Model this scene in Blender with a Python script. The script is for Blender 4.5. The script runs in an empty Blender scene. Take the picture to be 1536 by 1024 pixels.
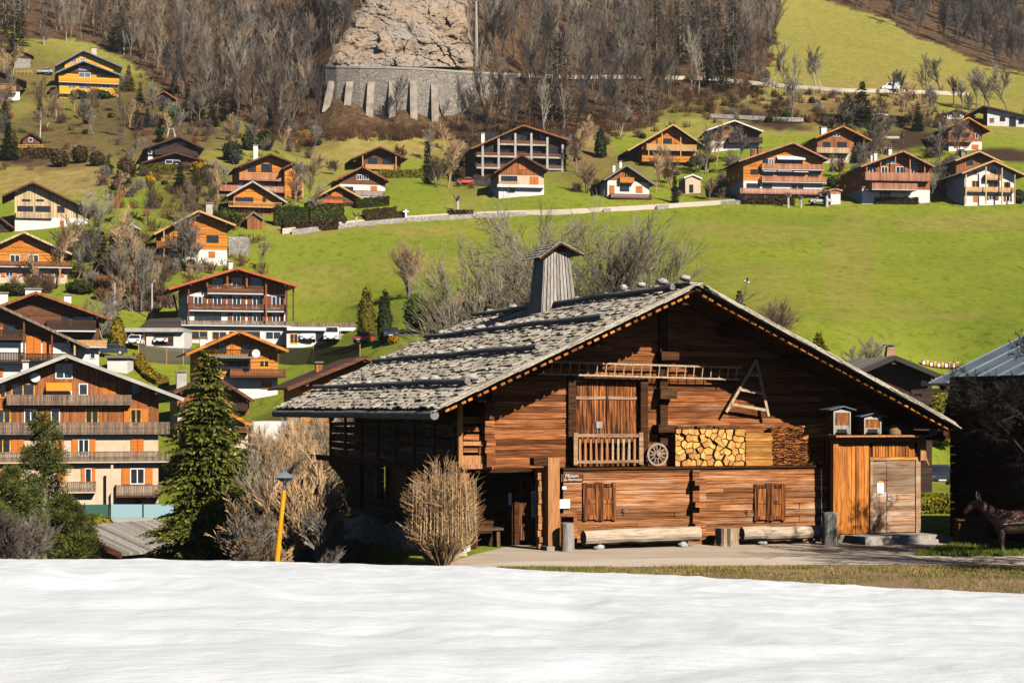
import bpy, math, random
import numpy as np
from mathutils import Vector, Matrix, noise
R = math.radians
rnd = random.Random(7)
sc = bpy.context.scene
col = sc.collection
# ---------------------------------------------------------------- camera model (metres; camera stands at x=0,y=0)
F, CX, HY, CH = 2800.0, 768.0, 613.0, 4.25
def P(px, py, Y):
    return Vector(((px-CX)/F*Y, Y, CH+(HY-py)/F*Y))
cam_d = bpy.data.cameras.new('camera'); cam = bpy.data.objects.new('camera', cam_d); col.objects.link(cam)
cam.location = (0, 0, CH); cam.rotation_euler = (R(90), 0, 0)
cam_d.sensor_width = 36; cam_d.lens = 36*F/1536; cam_d.shift_y = (HY-512)/1536
cam_d.clip_start = .5; cam_d.clip_end = 5000
sc.camera = cam

# ---------------------------------------------------------------- mesh builder
class MB:
    def __init__(s): s.v = []; s.f = []; s.sm = []
    def quad(s, a, b, c, d):
        n = len(s.v); s.v += [tuple(a), tuple(b), tuple(c), tuple(d)]; s.f.append((n, n+1, n+2, n+3))
    def tri(s, a, b, c):
        n = len(s.v); s.v += [tuple(a), tuple(b), tuple(c)]; s.f.append((n, n+1, n+2))
    def hexa(s, p):                       # 8 points: bottom 0-3 ccw, top 4-7
        n = len(s.v); s.v += [tuple(q) for q in p]
        for q in ((0,3,2,1),(4,5,6,7),(0,1,5,4),(1,2,6,5),(2,3,7,6),(3,0,4,7)): s.f.append(tuple(n+i for i in q))
    def box(s, x0, x1, y0, y1, z0, z1, j=0):
        p = [(x0,y0,z0),(x1,y0,z0),(x1,y1,z0),(x0,y1,z0),(x0,y0,z1),(x1,y0,z1),(x1,y1,z1),(x0,y1,z1)]
        if j: p = [(a+rnd.uniform(-j,j), b+rnd.uniform(-j,j), c+rnd.uniform(-j,j)) for a,b,c in p]
        s.hexa(p)
    def obox(s, c, ax, ay, az):           # centre + three half axis vectors
        c = Vector(c); ax = Vector(ax); ay = Vector(ay); az = Vector(az)
        s.hexa([c-ax-ay-az, c+ax-ay-az, c+ax+ay-az, c-ax+ay-az, c-ax-ay+az, c+ax-ay+az, c+ax+ay+az, c-ax+ay+az])
    def beam(s, a, b, w, h, up=(0,0,1)):  # rectangular bar from a to b
        a = Vector(a); b = Vector(b); d = (b-a); L = d.length; d.normalize()
        sd = d.cross(Vector(up));
        if sd.length < 1e-4: sd = d.cross(Vector((1,0,0)))
        sd.normalize(); u = sd.cross(d)
        s.obox((a+b)/2, d*L/2, sd*w/2, u*h/2)
    def prism(s, poly, y0, y1):           # poly in (x,z), extruded along y
        n = len(s.v); k = len(poly)
        s.v += [(x, y0, z) for x, z in poly] + [(x, y1, z) for x, z in poly]
        s.f.append(tuple(n+i for i in range(k))); s.f.append(tuple(n+k+i for i in reversed(range(k))))
        for i in range(k):
            j2 = (i+1) % k; s.f.append((n+i, n+k+i, n+k+j2, n+j2))
    def tube(s, pts, rad, n=6, cap=True, j=0):
        pts = [Vector(p) for p in pts]; N = len(pts)
        if not hasattr(rad, '__len__'): rad = [rad]*N
        base = len(s.v); ref = None
        for i, p in enumerate(pts):
            d = (pts[min(i+1, N-1)]-pts[max(i-1, 0)]).normalized()
            if ref is None: ref = d.orthogonal().normalized()
            a = (ref-d*ref.dot(d)); a = a.normalized() if a.length > 1e-5 else d.orthogonal().normalized()
            ref = a; b = d.cross(a)
            for k in range(n):
                t = 2*math.pi*k/n; r = rad[i]*(1+(rnd.uniform(-j, j) if j else 0))
                s.v.append(tuple(p+a*(math.cos(t)*r)+b*(math.sin(t)*r)))
        for i in range(N-1):
            for k in range(n):
                k2 = (k+1) % n
                s.f.append((base+i*n+k, base+i*n+k2, base+(i+1)*n+k2, base+(i+1)*n+k))
        if cap:
            s.f.append(tuple(base+k for k in reversed(range(n)))); s.f.append(tuple(base+(N-1)*n+k for k in range(n)))
    def twig(s, a, b, r0, r1):            # three sided spike, cheap
        a = Vector(a); b = Vector(b); d = (b-a).normalized(); u = d.orthogonal().normalized(); w = d.cross(u)
        n = len(s.v)
        for c, r in ((a, r0), (b, r1)):
            for k in range(3):
                t = 2.0944*k; s.v.append(tuple(c+u*(math.cos(t)*r)+w*(math.sin(t)*r)))
        for k in range(3):
            k2 = (k+1) % 3; s.f.append((n+k, n+k2, n+3+k2, n+3+k))
    def lathe(s, prof, c=(0,0,0), n=16):  # prof (r,z)
        b = len(s.v)
        for r, z in prof:
            for k in range(n):
                t = 2*math.pi*k/n; s.v.append((c[0]+math.cos(t)*r, c[1]+math.sin(t)*r, c[2]+z))
        for i in range(len(prof)-1):
            for k in range(n):
                k2 = (k+1) % n; s.f.append((b+i*n+k, b+i*n+k2, b+(i+1)*n+k2, b+(i+1)*n+k))
        s.f.append(tuple(b+k for k in reversed(range(n)))); s.f.append(tuple(b+(len(prof)-1)*n+k for k in range(n)))
    def leaf(s, c, size, nrm=None):
        c = Vector(c)
        d = Vector((rnd.gauss(0,1), rnd.gauss(0,1), rnd.gauss(0,1)))
        if nrm is not None: d = d*.6+Vector(nrm)
        d.normalize(); u = d.orthogonal().normalized(); w = d.cross(u); t = rnd.uniform(0, 6.28)
        a = (u*math.cos(t)+w*math.sin(t))*size; b = (w*math.cos(t)-u*math.sin(t))*size*rnd.uniform(.4, .8)
        s.quad(c-a, c-b*.8, c+a, c+b)
    def mesh(s, name):
        me = bpy.data.meshes.new(name); me.from_pydata(s.v, [], s.f); me.update(); return me
    def build(s, name, m, parent=None, smooth=False):
        me = s.mesh(name); me.materials.append(m)
        if smooth: me.polygons.foreach_set('use_smooth', [True]*len(me.polygons))
        o = bpy.data.objects.new(name, me); col.objects.link(o)
        if parent: o.parent = parent
        return o
def tag(o, label=None, cat=None, group=None, kind=None):
    for k, v in (('label', label), ('category', cat), ('group', group), ('kind', kind)):
        if v: o[k] = v
    return o
def empty(name, loc=(0,0,0), rz=0, label=None, cat=None, group=None):
    o = bpy.data.objects.new(name, None); col.objects.link(o); o.empty_display_size = .3
    o.location = loc; o.rotation_euler = (0, 0, rz); return tag(o, label, cat, group)
def copy_tree(o, parent=None):
    c = o.copy(); col.objects.link(c); c.parent = parent
    for ch in list(o.children): copy_tree(ch, c)
    return c

# ---------------------------------------------------------------- materials
def newmat(name):
    m = bpy.data.materials.new(name); m.use_nodes = True
    nt = m.node_tree; nt.nodes.clear()
    out = nt.nodes.new('ShaderNodeOutputMaterial'); b = nt.nodes.new('ShaderNodeBsdfPrincipled')
    nt.links.new(b.outputs[0], out.inputs[0]); return m, nt, b
def N(nt, t, **kw):
    n = nt.nodes.new('ShaderNode'+t)
    for k, v in kw.items():
        if k.startswith('i_'):
            key = k[2:]; key = int(key) if key.isdigit() else key.replace('_', ' ')
            n.inputs[key].default_value = v
        else: setattr(n, k, v)
    return n
def ramp(nt, fac, stops):
    r = N(nt, 'ValToRGB'); e = r.color_ramp.elements
    while len(e) < len(stops): e.new(.5)
    for q, (p, c) in zip(e, stops): q.position = p; q.color = (*c, 1)
    nt.links.new(fac, r.inputs[0]); return r.outputs[0]
def mathn(nt, op, a, b=None):
    n = N(nt, 'Math', operation=op)
    for i, v in enumerate((a, b)):
        if v is None: continue
        if isinstance(v, (int, float)): n.inputs[i].default_value = v
        else: nt.links.new(v, n.inputs[i])
    return n.outputs[0]
def mix(nt, f, a, b, mode='MIX'):
    n = N(nt, 'Mix', data_type='RGBA', blend_type=mode)
    for i, v in ((0, f), (6, a), (7, b)):
        if isinstance(v, (int, float)): n.inputs[i].default_value = v
        elif isinstance(v, tuple): n.inputs[i].default_value = (*v, 1) if len(v) == 3 else v
        else: nt.links.new(v, n.inputs[i])
    return n.outputs[2]
def coords(nt, scale=(1,1,1), kind='Object'):
    t = N(nt, 'TexCoord'); mp = N(nt, 'Mapping'); mp.inputs['Scale'].default_value = scale
    nt.links.new(t.outputs[kind], mp.inputs[0]); return mp.outputs[0]
def noi(nt, vec, scale, detail=5, rough=.6, dist=0):
    n = N(nt, 'TexNoise', i_Scale=scale, i_Detail=detail, i_Roughness=rough, i_Distortion=dist)
    nt.links.new(vec, n.inputs['Vector']); return n.outputs['Fac']
def bump(nt, b, h, strength=.4, dist=.02):
    n = N(nt, 'Bump', i_Strength=strength, i_Distance=dist); nt.links.new(h, n.inputs['Height']); nt.links.new(n.outputs[0], b.inputs['Normal'])
def vary(nt, c, island=0., obj=0.):
    if island:
        g = N(nt, 'NewGeometry'); h = N(nt, 'HueSaturation'); 
        nt.links.new(mathn(nt, 'ADD', mathn(nt, 'MULTIPLY', g.outputs['Random Per Island'], island*2), 1-island), h.inputs['Value'])
        nt.links.new(c, h.inputs['Color']); c = h.outputs[0]
    if obj:
        g = N(nt, 'ObjectInfo'); h = N(nt, 'HueSaturation')
        nt.links.new(mathn(nt, 'ADD', mathn(nt, 'MULTIPLY', g.outputs['Random'], obj*2), 1-obj), h.inputs['Value'])
        nt.links.new(mathn(nt, 'ADD', mathn(nt, 'MULTIPLY', g.outputs['Random'], obj*.06), .5-obj*.03), h.inputs['Hue'])
        nt.links.new(c, h.inputs['Color']); c = h.outputs[0]
    return c
def wood(name, dark, mid, light, grain=(.6,.6,9), rough=.75, island=.3, weather=None, wscale=.5, wamt=(.5,.65), plank=None, bumpk=.5, spec=.3, ct=1.0):
    """grain = coordinate stretch (small along the fibre); plank = (axis, size) paints board joints"""
    m, nt, b = newmat(name)
    v = coords(nt, grain); f = noi(nt, v, 3.2, 8, .68, .3)
    c = ramp(nt, f, [(.5-.2*ct, dark), (.5, mid), (.5+.22*ct, light)])
    if weather:
        w = noi(nt, coords(nt, tuple(.4+.35*g for g in grain)), wscale*3, 4, .6)
        mr = N(nt, 'MapRange'); mr.inputs[1].default_value, mr.inputs[2].default_value = wamt
        nt.links.new(w, mr.inputs[0]); c = mix(nt, mr.outputs[0], c, weather)
    h = f
    if plank:
        t = N(nt, 'TexCoord'); sp = N(nt, 'SeparateXYZ'); nt.links.new(t.outputs['Object'], sp.inputs[0])
        q = mathn(nt, 'DIVIDE', sp.outputs['XYZ'.index(plank[0])], plank[1])
        fl = mathn(nt, 'FLOOR', q); fr = mathn(nt, 'FRACT', q)
        wn = N(nt, 'TexWhiteNoise', noise_dimensions='1D'); nt.links.new(fl, wn.inputs['W'])
        hs = N(nt, 'HueSaturation'); nt.links.new(mathn(nt, 'ADD', mathn(nt, 'MULTIPLY', wn.outputs['Value'], .7), .6), hs.inputs['Value'])
        nt.links.new(c, hs.inputs['Color']); c = hs.outputs[0]
        edge = mathn(nt, 'LESS_THAN', fr, .1); c = mix(nt, edge, c, tuple(.35*q for q in dark))
        h = mathn(nt, 'SUBTRACT', f, edge)
    c = vary(nt, c, island)
    nt.links.new(c, b.inputs['Base Color']); b.inputs['Roughness'].default_value = rough
    b.inputs['Specular IOR Level'].default_value = spec
    if bumpk: bump(nt, b, h, bumpk, .015)
    return m
def plain(name, c1, c2=None, scale=4, rough=.8, island=0, obj=0, bumpk=0, stretch=(1,1,1), metal=0, spec=.3, detail=5, lo=.35, hi=.65, bdist=.02):
    m, nt, b = newmat(name); c2 = c2 or tuple(q*.75 for q in c1)
    f = noi(nt, coords(nt, stretch), scale, detail, .6)
    c = vary(nt, ramp(nt, f, [(lo, c2), (hi, c1)]), island, obj)
    nt.links.new(c, b.inputs['Base Color']); b.inputs['Roughness'].default_value = rough
    b.inputs['Metallic'].default_value = metal; b.inputs['Specular IOR Level'].default_value = spec
    if bumpk: bump(nt, b, f, bumpk, bdist)
    return m
M = {}
M['log'] = wood('farm_log', (.025,.009,.005), (.215,.070,.023), (.54,.22,.08), (.3,.3,15), .85, .55, (.44,.27,.17), .35, (.58,.78), bumpk=.9, spec=.1, ct=.75)
M['loglow'] = wood('farm_log_bleached', (.03,.011,.006), (.29,.103,.035), (.60,.29,.125), (.3,.3,15), .85, .40, (.50,.34,.22), .3, (.52,.76), bumpk=.9, spec=.1, ct=.75)
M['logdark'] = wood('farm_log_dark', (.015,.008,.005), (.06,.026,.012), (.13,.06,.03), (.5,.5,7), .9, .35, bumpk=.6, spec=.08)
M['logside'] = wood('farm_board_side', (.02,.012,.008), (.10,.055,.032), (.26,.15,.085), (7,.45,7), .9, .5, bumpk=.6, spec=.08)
M['boardv'] = wood('farm_board_upright', (.05,.014,.005), (.40,.125,.02), (.72,.30,.05), (8,8,.4), .75, .55, bumpk=.5)
M['doorwood'] = wood('door_board_red', (.012,.005,.003), (.075,.024,.009), (.42,.14,.034), (9,9,.3), .7, .8, bumpk=.5, spec=.12, ct=.6)
M['shutterwood'] = wood('shutter_board', (.04,.012,.005), (.21,.062,.013), (.42,.155,.03), (7,7,.5), .7, .4, ct=.7)
M['greywood'] = wood('weathered_grey', (.12,.10,.085), (.30,.265,.23), (.46,.415,.365), (8,8,.5), .85, .3, bumpk=.6)
M['greydoor'] = wood('weathered_door', (.07,.035,.018), (.30,.165,.09), (.47,.31,.19), (.5,.5,8), .85, .45, (.40,.30,.22), .6, (.45,.7), bumpk=.6)
M['shingle'] = wood('roof_shingle', (.18,.15,.12), (.43,.37,.295), (.64,.565,.46), (5,5,5), .85, .30, bumpk=.5)
M['polegrey'] = wood('roof_pole', (.07,.06,.055), (.20,.18,.165), (.34,.31,.29), (6,.5,6), .85, .2, bumpk=.6)
M['postwood'] = wood('post_wood', (.16,.055,.018), (.40,.17,.06), (.60,.31,.13), (7,7,.4), .7, .2)
M['logbark'] = wood('bench_log', (.20,.13,.08), (.46,.36,.26), (.62,.53,.42), (.5,6,6), .85, .1, bumpk=.6)
M['endgrain'] = plain('cut_wood_end', (.74,.42,.13), (.46,.19,.04), 14, .8, obj=.28, spec=.1, bumpk=.2)
M['bark'] = plain('split_bark', (.12,.06,.03), (.05,.025,.012), 9, .9, island=.4)
M['lath'] = wood('lath_bundle', (.20,.07,.015), (.52,.22,.045), (.72,.40,.12), (.5,5,5), .75, .35)
M['shinglestack'] = wood('shingle_bundle', (.05,.016,.006), (.32,.10,.022), (.58,.27,.07), (.8,5,6), .8, .65)
M['ladderwood'] = wood('ladder_wood', (.20,.13,.075), (.42,.30,.18), (.60,.47,.30), (3,3,3), .75, .15)
M['wheelwood'] = plain('wheel_wood', (.42,.34,.25), (.22,.16,.11), 12, .8)
M['iron'] = plain('dark_iron', (.07,.065,.06), (.03,.028,.027), 14, .5, metal=.6)
M['paper'] = plain('white_sheet', (.85,.85,.84), (.78,.78,.77), 3, .6)
M['ink'] = plain('grey_print', (.30,.30,.30), (.2,.2,.2), 20, .7)
M['orangepaper'] = plain('orange_sheet', (.85,.35,.03), (.75,.28,.02), 3, .6)
M['stone'] = plain('boulder_stone', (.46,.44,.40), (.24,.23,.21), 7, .9, bumpk=.6, island=.2)
M['buttress'] = plain('weathered_concrete', (.40,.34,.28), (.22,.185,.15), .5, .9, bumpk=.3)
M['concrete'] = plain('concrete', (.42,.38,.33), (.28,.25,.21), 5, .9, bumpk=.3)
M['tin'] = plain('grey_tin', (.22,.24,.27), (.12,.13,.15), 6, .42, metal=.5)
M['straw'] = plain('straw_coil', (.36,.22,.10), (.2,.11,.045), 30, .9, bumpk=.8, stretch=(.3,.3,3))
M['glass'] = plain('window_glass', (.03,.035,.045), (.015,.017,.022), 2, .12, spec=.6)
M['glassblue'] = plain('window_glass_sky', (.13,.19,.26), (.08,.12,.17), 2, .12, spec=.7)
M['white'] = plain('white_paint', (.80,.79,.77), (.72,.71,.69), 5, .7)
M['black'] = plain('black_rubber', (.02,.02,.02), (.012,.012,.012), 5, .7)
M['cream'] = plain('cream_render', (.66,.51,.36), (.56,.42,.285), 1.2, .9, bumpk=.15)
M['plaster'] = plain('white_render', (.78,.73,.67), (.68,.62,.56), .9, .9, bumpk=.15)
M['greyplaster'] = plain('grey_render', (.50,.46,.41), (.36,.33,.29), .8, .9, bumpk=.2)
def stonewall(name, c1, c2, scale=2.2, mortar=(.2,.18,.16)):
    m, nt, b = newmat(name)
    v = coords(nt, (1, 1, 1.6)); vo = N(nt, 'TexVoronoi', i_Scale=scale); nt.links.new(v, vo.inputs['Vector'])
    v2 = N(nt, 'TexVoronoi', feature='DISTANCE_TO_EDGE', i_Scale=scale); nt.links.new(v, v2.inputs['Vector'])
    sp = N(nt, 'SeparateColor'); nt.links.new(vo.outputs['Color'], sp.inputs[0])
    c = ramp(nt, sp.outputs[0], [(0, c2), (1, c1)]); f = noi(nt, v, 9, 5)
    c = mix(nt, .35, c, ramp(nt, f, [(.3, tuple(q*.5 for q in c1)), (.7, c1)]))
    e = mathn(nt, 'LESS_THAN', v2.outputs['Distance'], .06); c = mix(nt, e, c, mortar)
    nt.links.new(c, b.inputs['Base Color']); b.inputs['Roughness'].default_value = .9
    bump(nt, b, mathn(nt, 'MINIMUM', v2.outputs['Distance'], .2), .9, .15); return m
M['rubble'] = stonewall('rubble_wall', (.42,.39,.35), (.20,.185,.17))
M['rubblelight'] = stonewall('pale_rubble_wall', (.50,.45,.39), (.26,.235,.20), 1.6)
M['rubblegrey'] = stonewall('retaining_rubble', (.36,.31,.26), (.17,.15,.125), 1.1, (.13,.11,.09))
# village timber
M['v_orange'] = wood('timber_orange', (.30,.085,.008), (.62,.215,.02), (.75,.31,.045), (.5,.5,6), .7, 0, plank=('Z', .22), bumpk=.3)
M['v_yellow'] = wood('timber_yellow', (.66,.27,.012), (.86,.40,.02), (.90,.48,.05), (.5,.5,6), .65, 0, plank=('Z', .2), bumpk=.2)
M['v_brown'] = wood('timber_brown', (.06,.022,.010), (.15,.055,.024), (.25,.10,.045), (.5,.5,6), .75, 0, plank=('Z', .2), bumpk=.3)
M['v_dark'] = wood('timber_dark', (.018,.010,.007), (.05,.025,.016), (.09,.045,.028), (.5,.5,6), .8, 0, plank=('Z', .2), bumpk=.3)
M['v_red'] = wood('timber_red', (.14,.04,.012), (.33,.105,.03), (.48,.19,.06), (6,6,.5), .7, 0, plank=('X', .2), bumpk=.3)
M['v_pink'] = wood('timber_pink', (.30,.11,.06), (.50,.21,.12), (.62,.32,.20), (6,6,.5), .7, 0, plank=('X', .16), bumpk=.3)
M['v_pale'] = wood('timber_pale', (.45,.30,.15), (.62,.44,.24), (.72,.56,.34), (6,6,.5), .7, 0, plank=('X', .2), bumpk=.2)
M['v_tan'] = wood('timber_tan', (.33,.16,.05), (.56,.31,.11), (.68,.44,.19), (1,1,5), .7, 0, bumpk=.2)
M['v_grey'] = wood('timber_grey', (.10,.068,.048), (.25,.172,.12), (.40,.30,.22), (6,6,.5), .85, 0, plank=('X', .14), bumpk=.4)
M['r_dark'] = wood('roof_dark', (.022,.018,.016), (.055,.045,.04), (.10,.085,.075), (2,2,2), .85, 0, plank=('Y', .4), bumpk=.3)
M['r_brown'] = wood('roof_brown', (.045,.02,.013), (.10,.05,.033), (.16,.085,.06), (2,2,2), .85, 0, plank=('Y', .4), bumpk=.3)
M['r_grey'] = wood('roof_grey', (.13,.11,.095), (.28,.25,.215), (.40,.36,.32), (3,3,3), .85, 0, plank=('Y', .35), bumpk=.4)
M['r_blue'] = plain('roof_blue_metal', (.20,.25,.29), (.15,.19,.225), 1.5, .45, spec=.5, metal=.2)
M['r_red'] = plain('roof_red_edge', (.50,.12,.04), (.38,.08,.03), 2, .7)
M['bluegrey'] = plain('blue_grey_paint', (.16,.21,.25), (.12,.16,.19), 2, .6)
M['shut'] = plain('orange_shutter', (.62,.19,.02), (.48,.125,.014), 6, .65, stretch=(4,4,1))
M['shutbrown'] = plain('brown_shutter', (.20,.06,.022), (.13,.038,.015), 6, .65, stretch=(4,4,1))
M['awn'] = plain('orange_awning', (.78,.27,.02), (.7,.22,.018), 2, .8)
# ---------------------------------------------------------------- terrain: thin-plate surface through surveyed points (image column, image row, distance)
TP = [
 (-150,862,60),(150,868,60),(420,880,62),(560,885,66),(560,872,80),
 (150,838,115),(0,840,100),(400,845,90),(-150,830,120),(300,800,125),
 (130,748,165),(0,748,165),(-150,748,165),(260,745,165),(450,700,140),(450,622,172),(560,640,170),
 (360,600,200),(500,560,217),(350,519,250),(490,516,250),(80,560,212),(160,545,222),(-100,560,212),
 (200,450,272),(110,430,278),(50,423,278),(-120,425,278),(290,396,292),(70,341,322),(-120,345,322),(180,370,300),
 (600,480,236),(600,400,290),(600,336,330),(430,350,318),(960,316,348),(780,326,342),
 (1300,311,352),(1536,309,352),(1700,310,352),(1060,318,350),(1300,500,205),(1536,500,205),(1300,440,245),(1536,420,258),(1050,420,262),(1000,470,235),
 (1300,590,165),(1410,733,165),(1300,715,130),(1536,640,160),(1700,640,160),(1536,735,110),(1250,760,95),(900,640,150),(900,760,100),
 (600,272,374),(400,292,358),(1170,293,364),(1360,300,360),(1000,242,405),(780,262,385),(1440,222,412),(1536,205,425),(1265,243,398),(1100,228,408),
 (130,150,482),(250,212,424),(40,218,420),(-100,215,420),(10,150,480),(30,103,510),(250,160,470),(380,205,430),
 (500,187,446),(570,188,446),(650,188,446),(570,184,453.5),(640,184,453.5),(690,183,454),(480,180,456),(600,103,462),(500,104,462),(700,112,466),(840,118,478),(1000,117,482),(1150,127,484),(1300,136,484),(1420,145,486),(1536,165,470),
 (600,0,490),(560,-80,510),(680,0,492),(450,60,520),(450,-60,600),(800,40,560),(800,-100,680),
 (200,60,565),(200,0,625),(200,-150,800),(0,40,570),(-150,0,620),(-150,-150,800),
 (1250,60,600),(1190,0,680),(1000,40,580),(1000,-100,720),(1536,115,590),(1400,60,650),(1536,0,760),(1700,0,760),(1300,-120,860),(1650,-150,880),(1700,160,480),
]
_a = np.array(TP, float)
_x = np.stack([_a[:,0]/260., np.log(_a[:,2])*3.2], 1)
_e = HY-_a[:,1]
def _k(d): return np.where(d > 1e-9, d*d*np.log(np.maximum(d, 1e-9)), 0)
_n = len(_a); _D = np.sqrt(((_x[:,None]-_x[None])**2).sum(-1))
_A = np.zeros((_n+3, _n+3)); _A[:_n,:_n] = _k(_D)+np.eye(_n)*.02; _A[:_n,_n] = 1; _A[:_n,_n+1:] = _x; _A[_n,:_n] = 1; _A[_n+1:,:_n] = _x.T
_w = np.linalg.solve(_A, np.concatenate([_e, [0,0,0]]))
def sstep(a, b, x): t = np.clip((x-a)/(b-a), 0, 1); return t*t*(3-2*t)
def ground(X, Y):
    X = np.atleast_1d(np.asarray(X, float)); Y = np.atleast_1d(np.asarray(Y, float)); sh = X.shape; X = X.ravel(); Y = Y.ravel()
    Yc = np.maximum(Y, 55); px = np.clip(CX+F*X/np.maximum(Yc, 1), -190, 1740)
    q = np.stack([px/260., np.log(Yc)*3.2], 1); z = np.empty(len(q))
    for i in range(0, len(q), 4000):
        d = np.sqrt(((q[i:i+4000,None]-_x[None])**2).sum(-1)); z[i:i+4000] = _k(d)@_w[:_n]+_w[_n]+q[i:i+4000]@_w[_n+1:]
    Z = CH+z*Yc/F
    # level yard round the farmhouse
    yl = -1.9-.385*(Y-56)
    m = sstep(yl-1.0, yl+.7, X)*(1-sstep(74, 92, Y))
    m = np.maximum(m, 1-sstep(48, 54, Y+np.where(X < -3.0, 6.5, -6)))
    Z = Z*(1-m)
    return Z.reshape(sh)
def gz(x, y): return float(ground(x, y)[0])
_Ys = np.exp(np.linspace(math.log(56), math.log(950), 900)); _Ps = np.arange(-200, 1761, 7.0)
_T = ground(((_Ps[:,None]-CX)/F)*_Ys[None], np.repeat(_Ys[None], len(_Ps), 0)); _T = HY-F*(_T-CH)/_Ys[None]   # image row of the ground, per column and distance
def hit(px, py, ymin=56):
    c = min(max((px+200)/7.0, 0), len(_Ps)-1.001); i = int(c); row = _T[i]*(1-c+i)+_T[i+1]*(c-i)
    ok = np.nonzero((row <= py) & (_Ys >= ymin))[0]; k = ok[0] if len(ok) else len(_Ys)-1; Y = _Ys[k]
    if 0 < k and row[k-1] > py: Y = _Ys[k-1]+(_Ys[k]-_Ys[k-1])*(row[k-1]-py)/(row[k-1]-row[k])
    X = (px-CX)/F*Y; return Vector((X, Y, gz(X, Y)))

# zones of ground cover (true ground, not light): woodland floor, dry grass, bare earth
def lin(x, pts): return np.interp(x, [p[0] for p in pts], [p[1] for p in pts])
WOOD1 = [(-200,45),(0,55),(140,62),(200,95),(260,150),(330,170),(420,205),(500,195),(620,200),(700,215),(720,225),(860,205),(940,195),(1000,165),(1060,150),(1110,140),(1150,118),(1163,60),(1170,-5),(1185,-400)]
WOOD2 = [(1190,-400),(1205,-8),(1290,20),(1340,38),(1420,72),(1470,92),(1536,112),(1750,190)]
def woodmask(px, py):
    w1 = (py < lin(px, WOOD1)) & (px < 1186); w2 = (py < lin(px, WOOD2)) & (px >= 1186)
    return w1 | w2
def make_ground():
    ks = np.concatenate([np.linspace(-.75, -.32, 30), np.linspace(-.31, .31, 420), np.linspace(.32, .75, 30)])
    ys = np.concatenate([np.linspace(-12, 54, 34), np.exp(np.linspace(math.log(55), math.log(950), 430))])
    K, YY = np.meshgrid(ks, ys); W = np.maximum(YY, 62); XX = K*W
    Z = ground(XX, YY)
    px = CX+F*XX/np.maximum(YY, 5); py = HY-F*(Z-CH)/np.maximum(YY, 5)
    nv = np.array([noise.fractal(Vector((x*.05, y*.05, 3)), .8, 2, 4) for x, y in zip(XX.ravel(), YY.ravel())]).reshape(XX.shape)
    nb = np.array([noise.fractal(Vector((x*.3, y*.3, 9)), .8, 2, 3) for x, y in zip(XX.ravel(), YY.ravel())]).reshape(XX.shape)
    far = sstep(70, 120, YY)
    Z = Z+nv*.25*far+nb*.07*far
    pyn = py+nv*14; pxn = px+nv*10
    wood_ = woodmask(pxn, pyn).astype(float)*(YY > 250)
    def blob(cx, cy, rx, ry): return np.clip(1.4-((pxn-cx)/rx)**2-((pyn-cy)/ry)**2, 0, 1)
    farm = (YY > 90)
    wood_ = np.maximum.reduce([wood_]+[np.clip(k*blob(*q)*(YY > 150), 0, 1) for *q, k in ((70,205,130,40,.75),(60,120,120,40,.6),(230,180,140,60,.85),(300,300,70,60,.5),(200,390,80,50,.6),(1160,166,200,16,.6),(900,255,80,36,.5),(700,250,40,40,.4),(120,250,90,14,.5),(1340,185,130,12,.4),(430,215,90,14,.5),(1080,290,60,14,.4),(30,110,90,40,.6))]+[np.clip(blob(450,760,130,150)*1.5, 0, 1)*(YY > 50)*(YY < 185)*.9])
    dry = np.maximum.reduce([blob(70,262,130,34), blob(600,215,170,30)*.85, blob(220,230,200,40)*.6, blob(90,120,110,40)*.6, blob(350,270,90,50)*.5, blob(520,235,90,26)*.7, blob(1180,170,140,18)*.8, blob(1230,155,170,22), blob(1330,125,190,16)*.8, blob(500,250,80,40)*.6, blob(60,175,120,22)*.5, blob(1080,470,90,90)*.25,
        blob(1190,60,120,60)*.35, blob(1275,400,45,90)*.42, blob(1350,470,160,14)*.3, blob(640,400,90,22)*.32, blob(480,425,60,26)*.35, blob(1130,345,120,12)*.45, blob(560,345,140,9)*.5, blob(1440,330,140,10)*.45, blob(1160,440,60,50)*.3, blob(300,210,200,26)*.55, blob(160,200,140,40)*.5, blob(900,255,120,26)*.45, blob(880,225,40,30), blob(430,340,40,10), blob(1250,178,110,10)*.5, blob(700,300,40,60)*.3])*farm
    dry = np.maximum(dry, .55*(py < 205)*farm*(1-wood_))
    earth = np.maximum.reduce([blob(1360,208,70,16), blob(1500,238,70,14), blob(255,178,80,9), blob(45,232,45,12), blob(1160,183,50,8)])*farm
    verts = np.stack([XX.ravel(), YY.ravel(), Z.ravel()], 1)
    h, w = XX.shape; idx = np.arange(h*w).reshape(h, w)
    faces = np.stack([idx[:-1,:-1], idx[:-1,1:], idx[1:,1:], idx[1:,:-1]], -1).reshape(-1, 4)
    me = bpy.data.meshes.new('ground'); me.from_pydata(verts.tolist(), [], faces.tolist()); me.update()
    at = me.color_attributes.new('zone', 'FLOAT_COLOR', 'POINT')
    cl = np.stack([wood_.ravel(), np.clip(dry, 0, 1).ravel(), np.clip(earth, 0, 1).ravel(), np.ones(h*w)], 1)
    at.data.foreach_set('color', cl.ravel().astype(np.float32))
    me.polygons.foreach_set('use_smooth', [True]*len(me.polygons))
    m, nt, b = newmat('meadow')
    g1 = noi(nt, coords(nt, (1,1,1)), .035, 6, .6); g2 = noi(nt, coords(nt, (1,.5,1)), .45, 7, .75); g3 = noi(nt, coords(nt, (1,1,1)), 3.5, 4, .7)
    green = mix(nt, ramp(nt, g1, [(.3, (0,0,0)), (.7, (1,1,1))]), (.11,.20,.010), (.235,.285,.02))
    green = mix(nt, mathn(nt, 'MULTIPLY', g2, .6), green, (.36,.31,.05))
    g4 = noi(nt, coords(nt, (1,.35,1)), .9, 8, .8)
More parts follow.
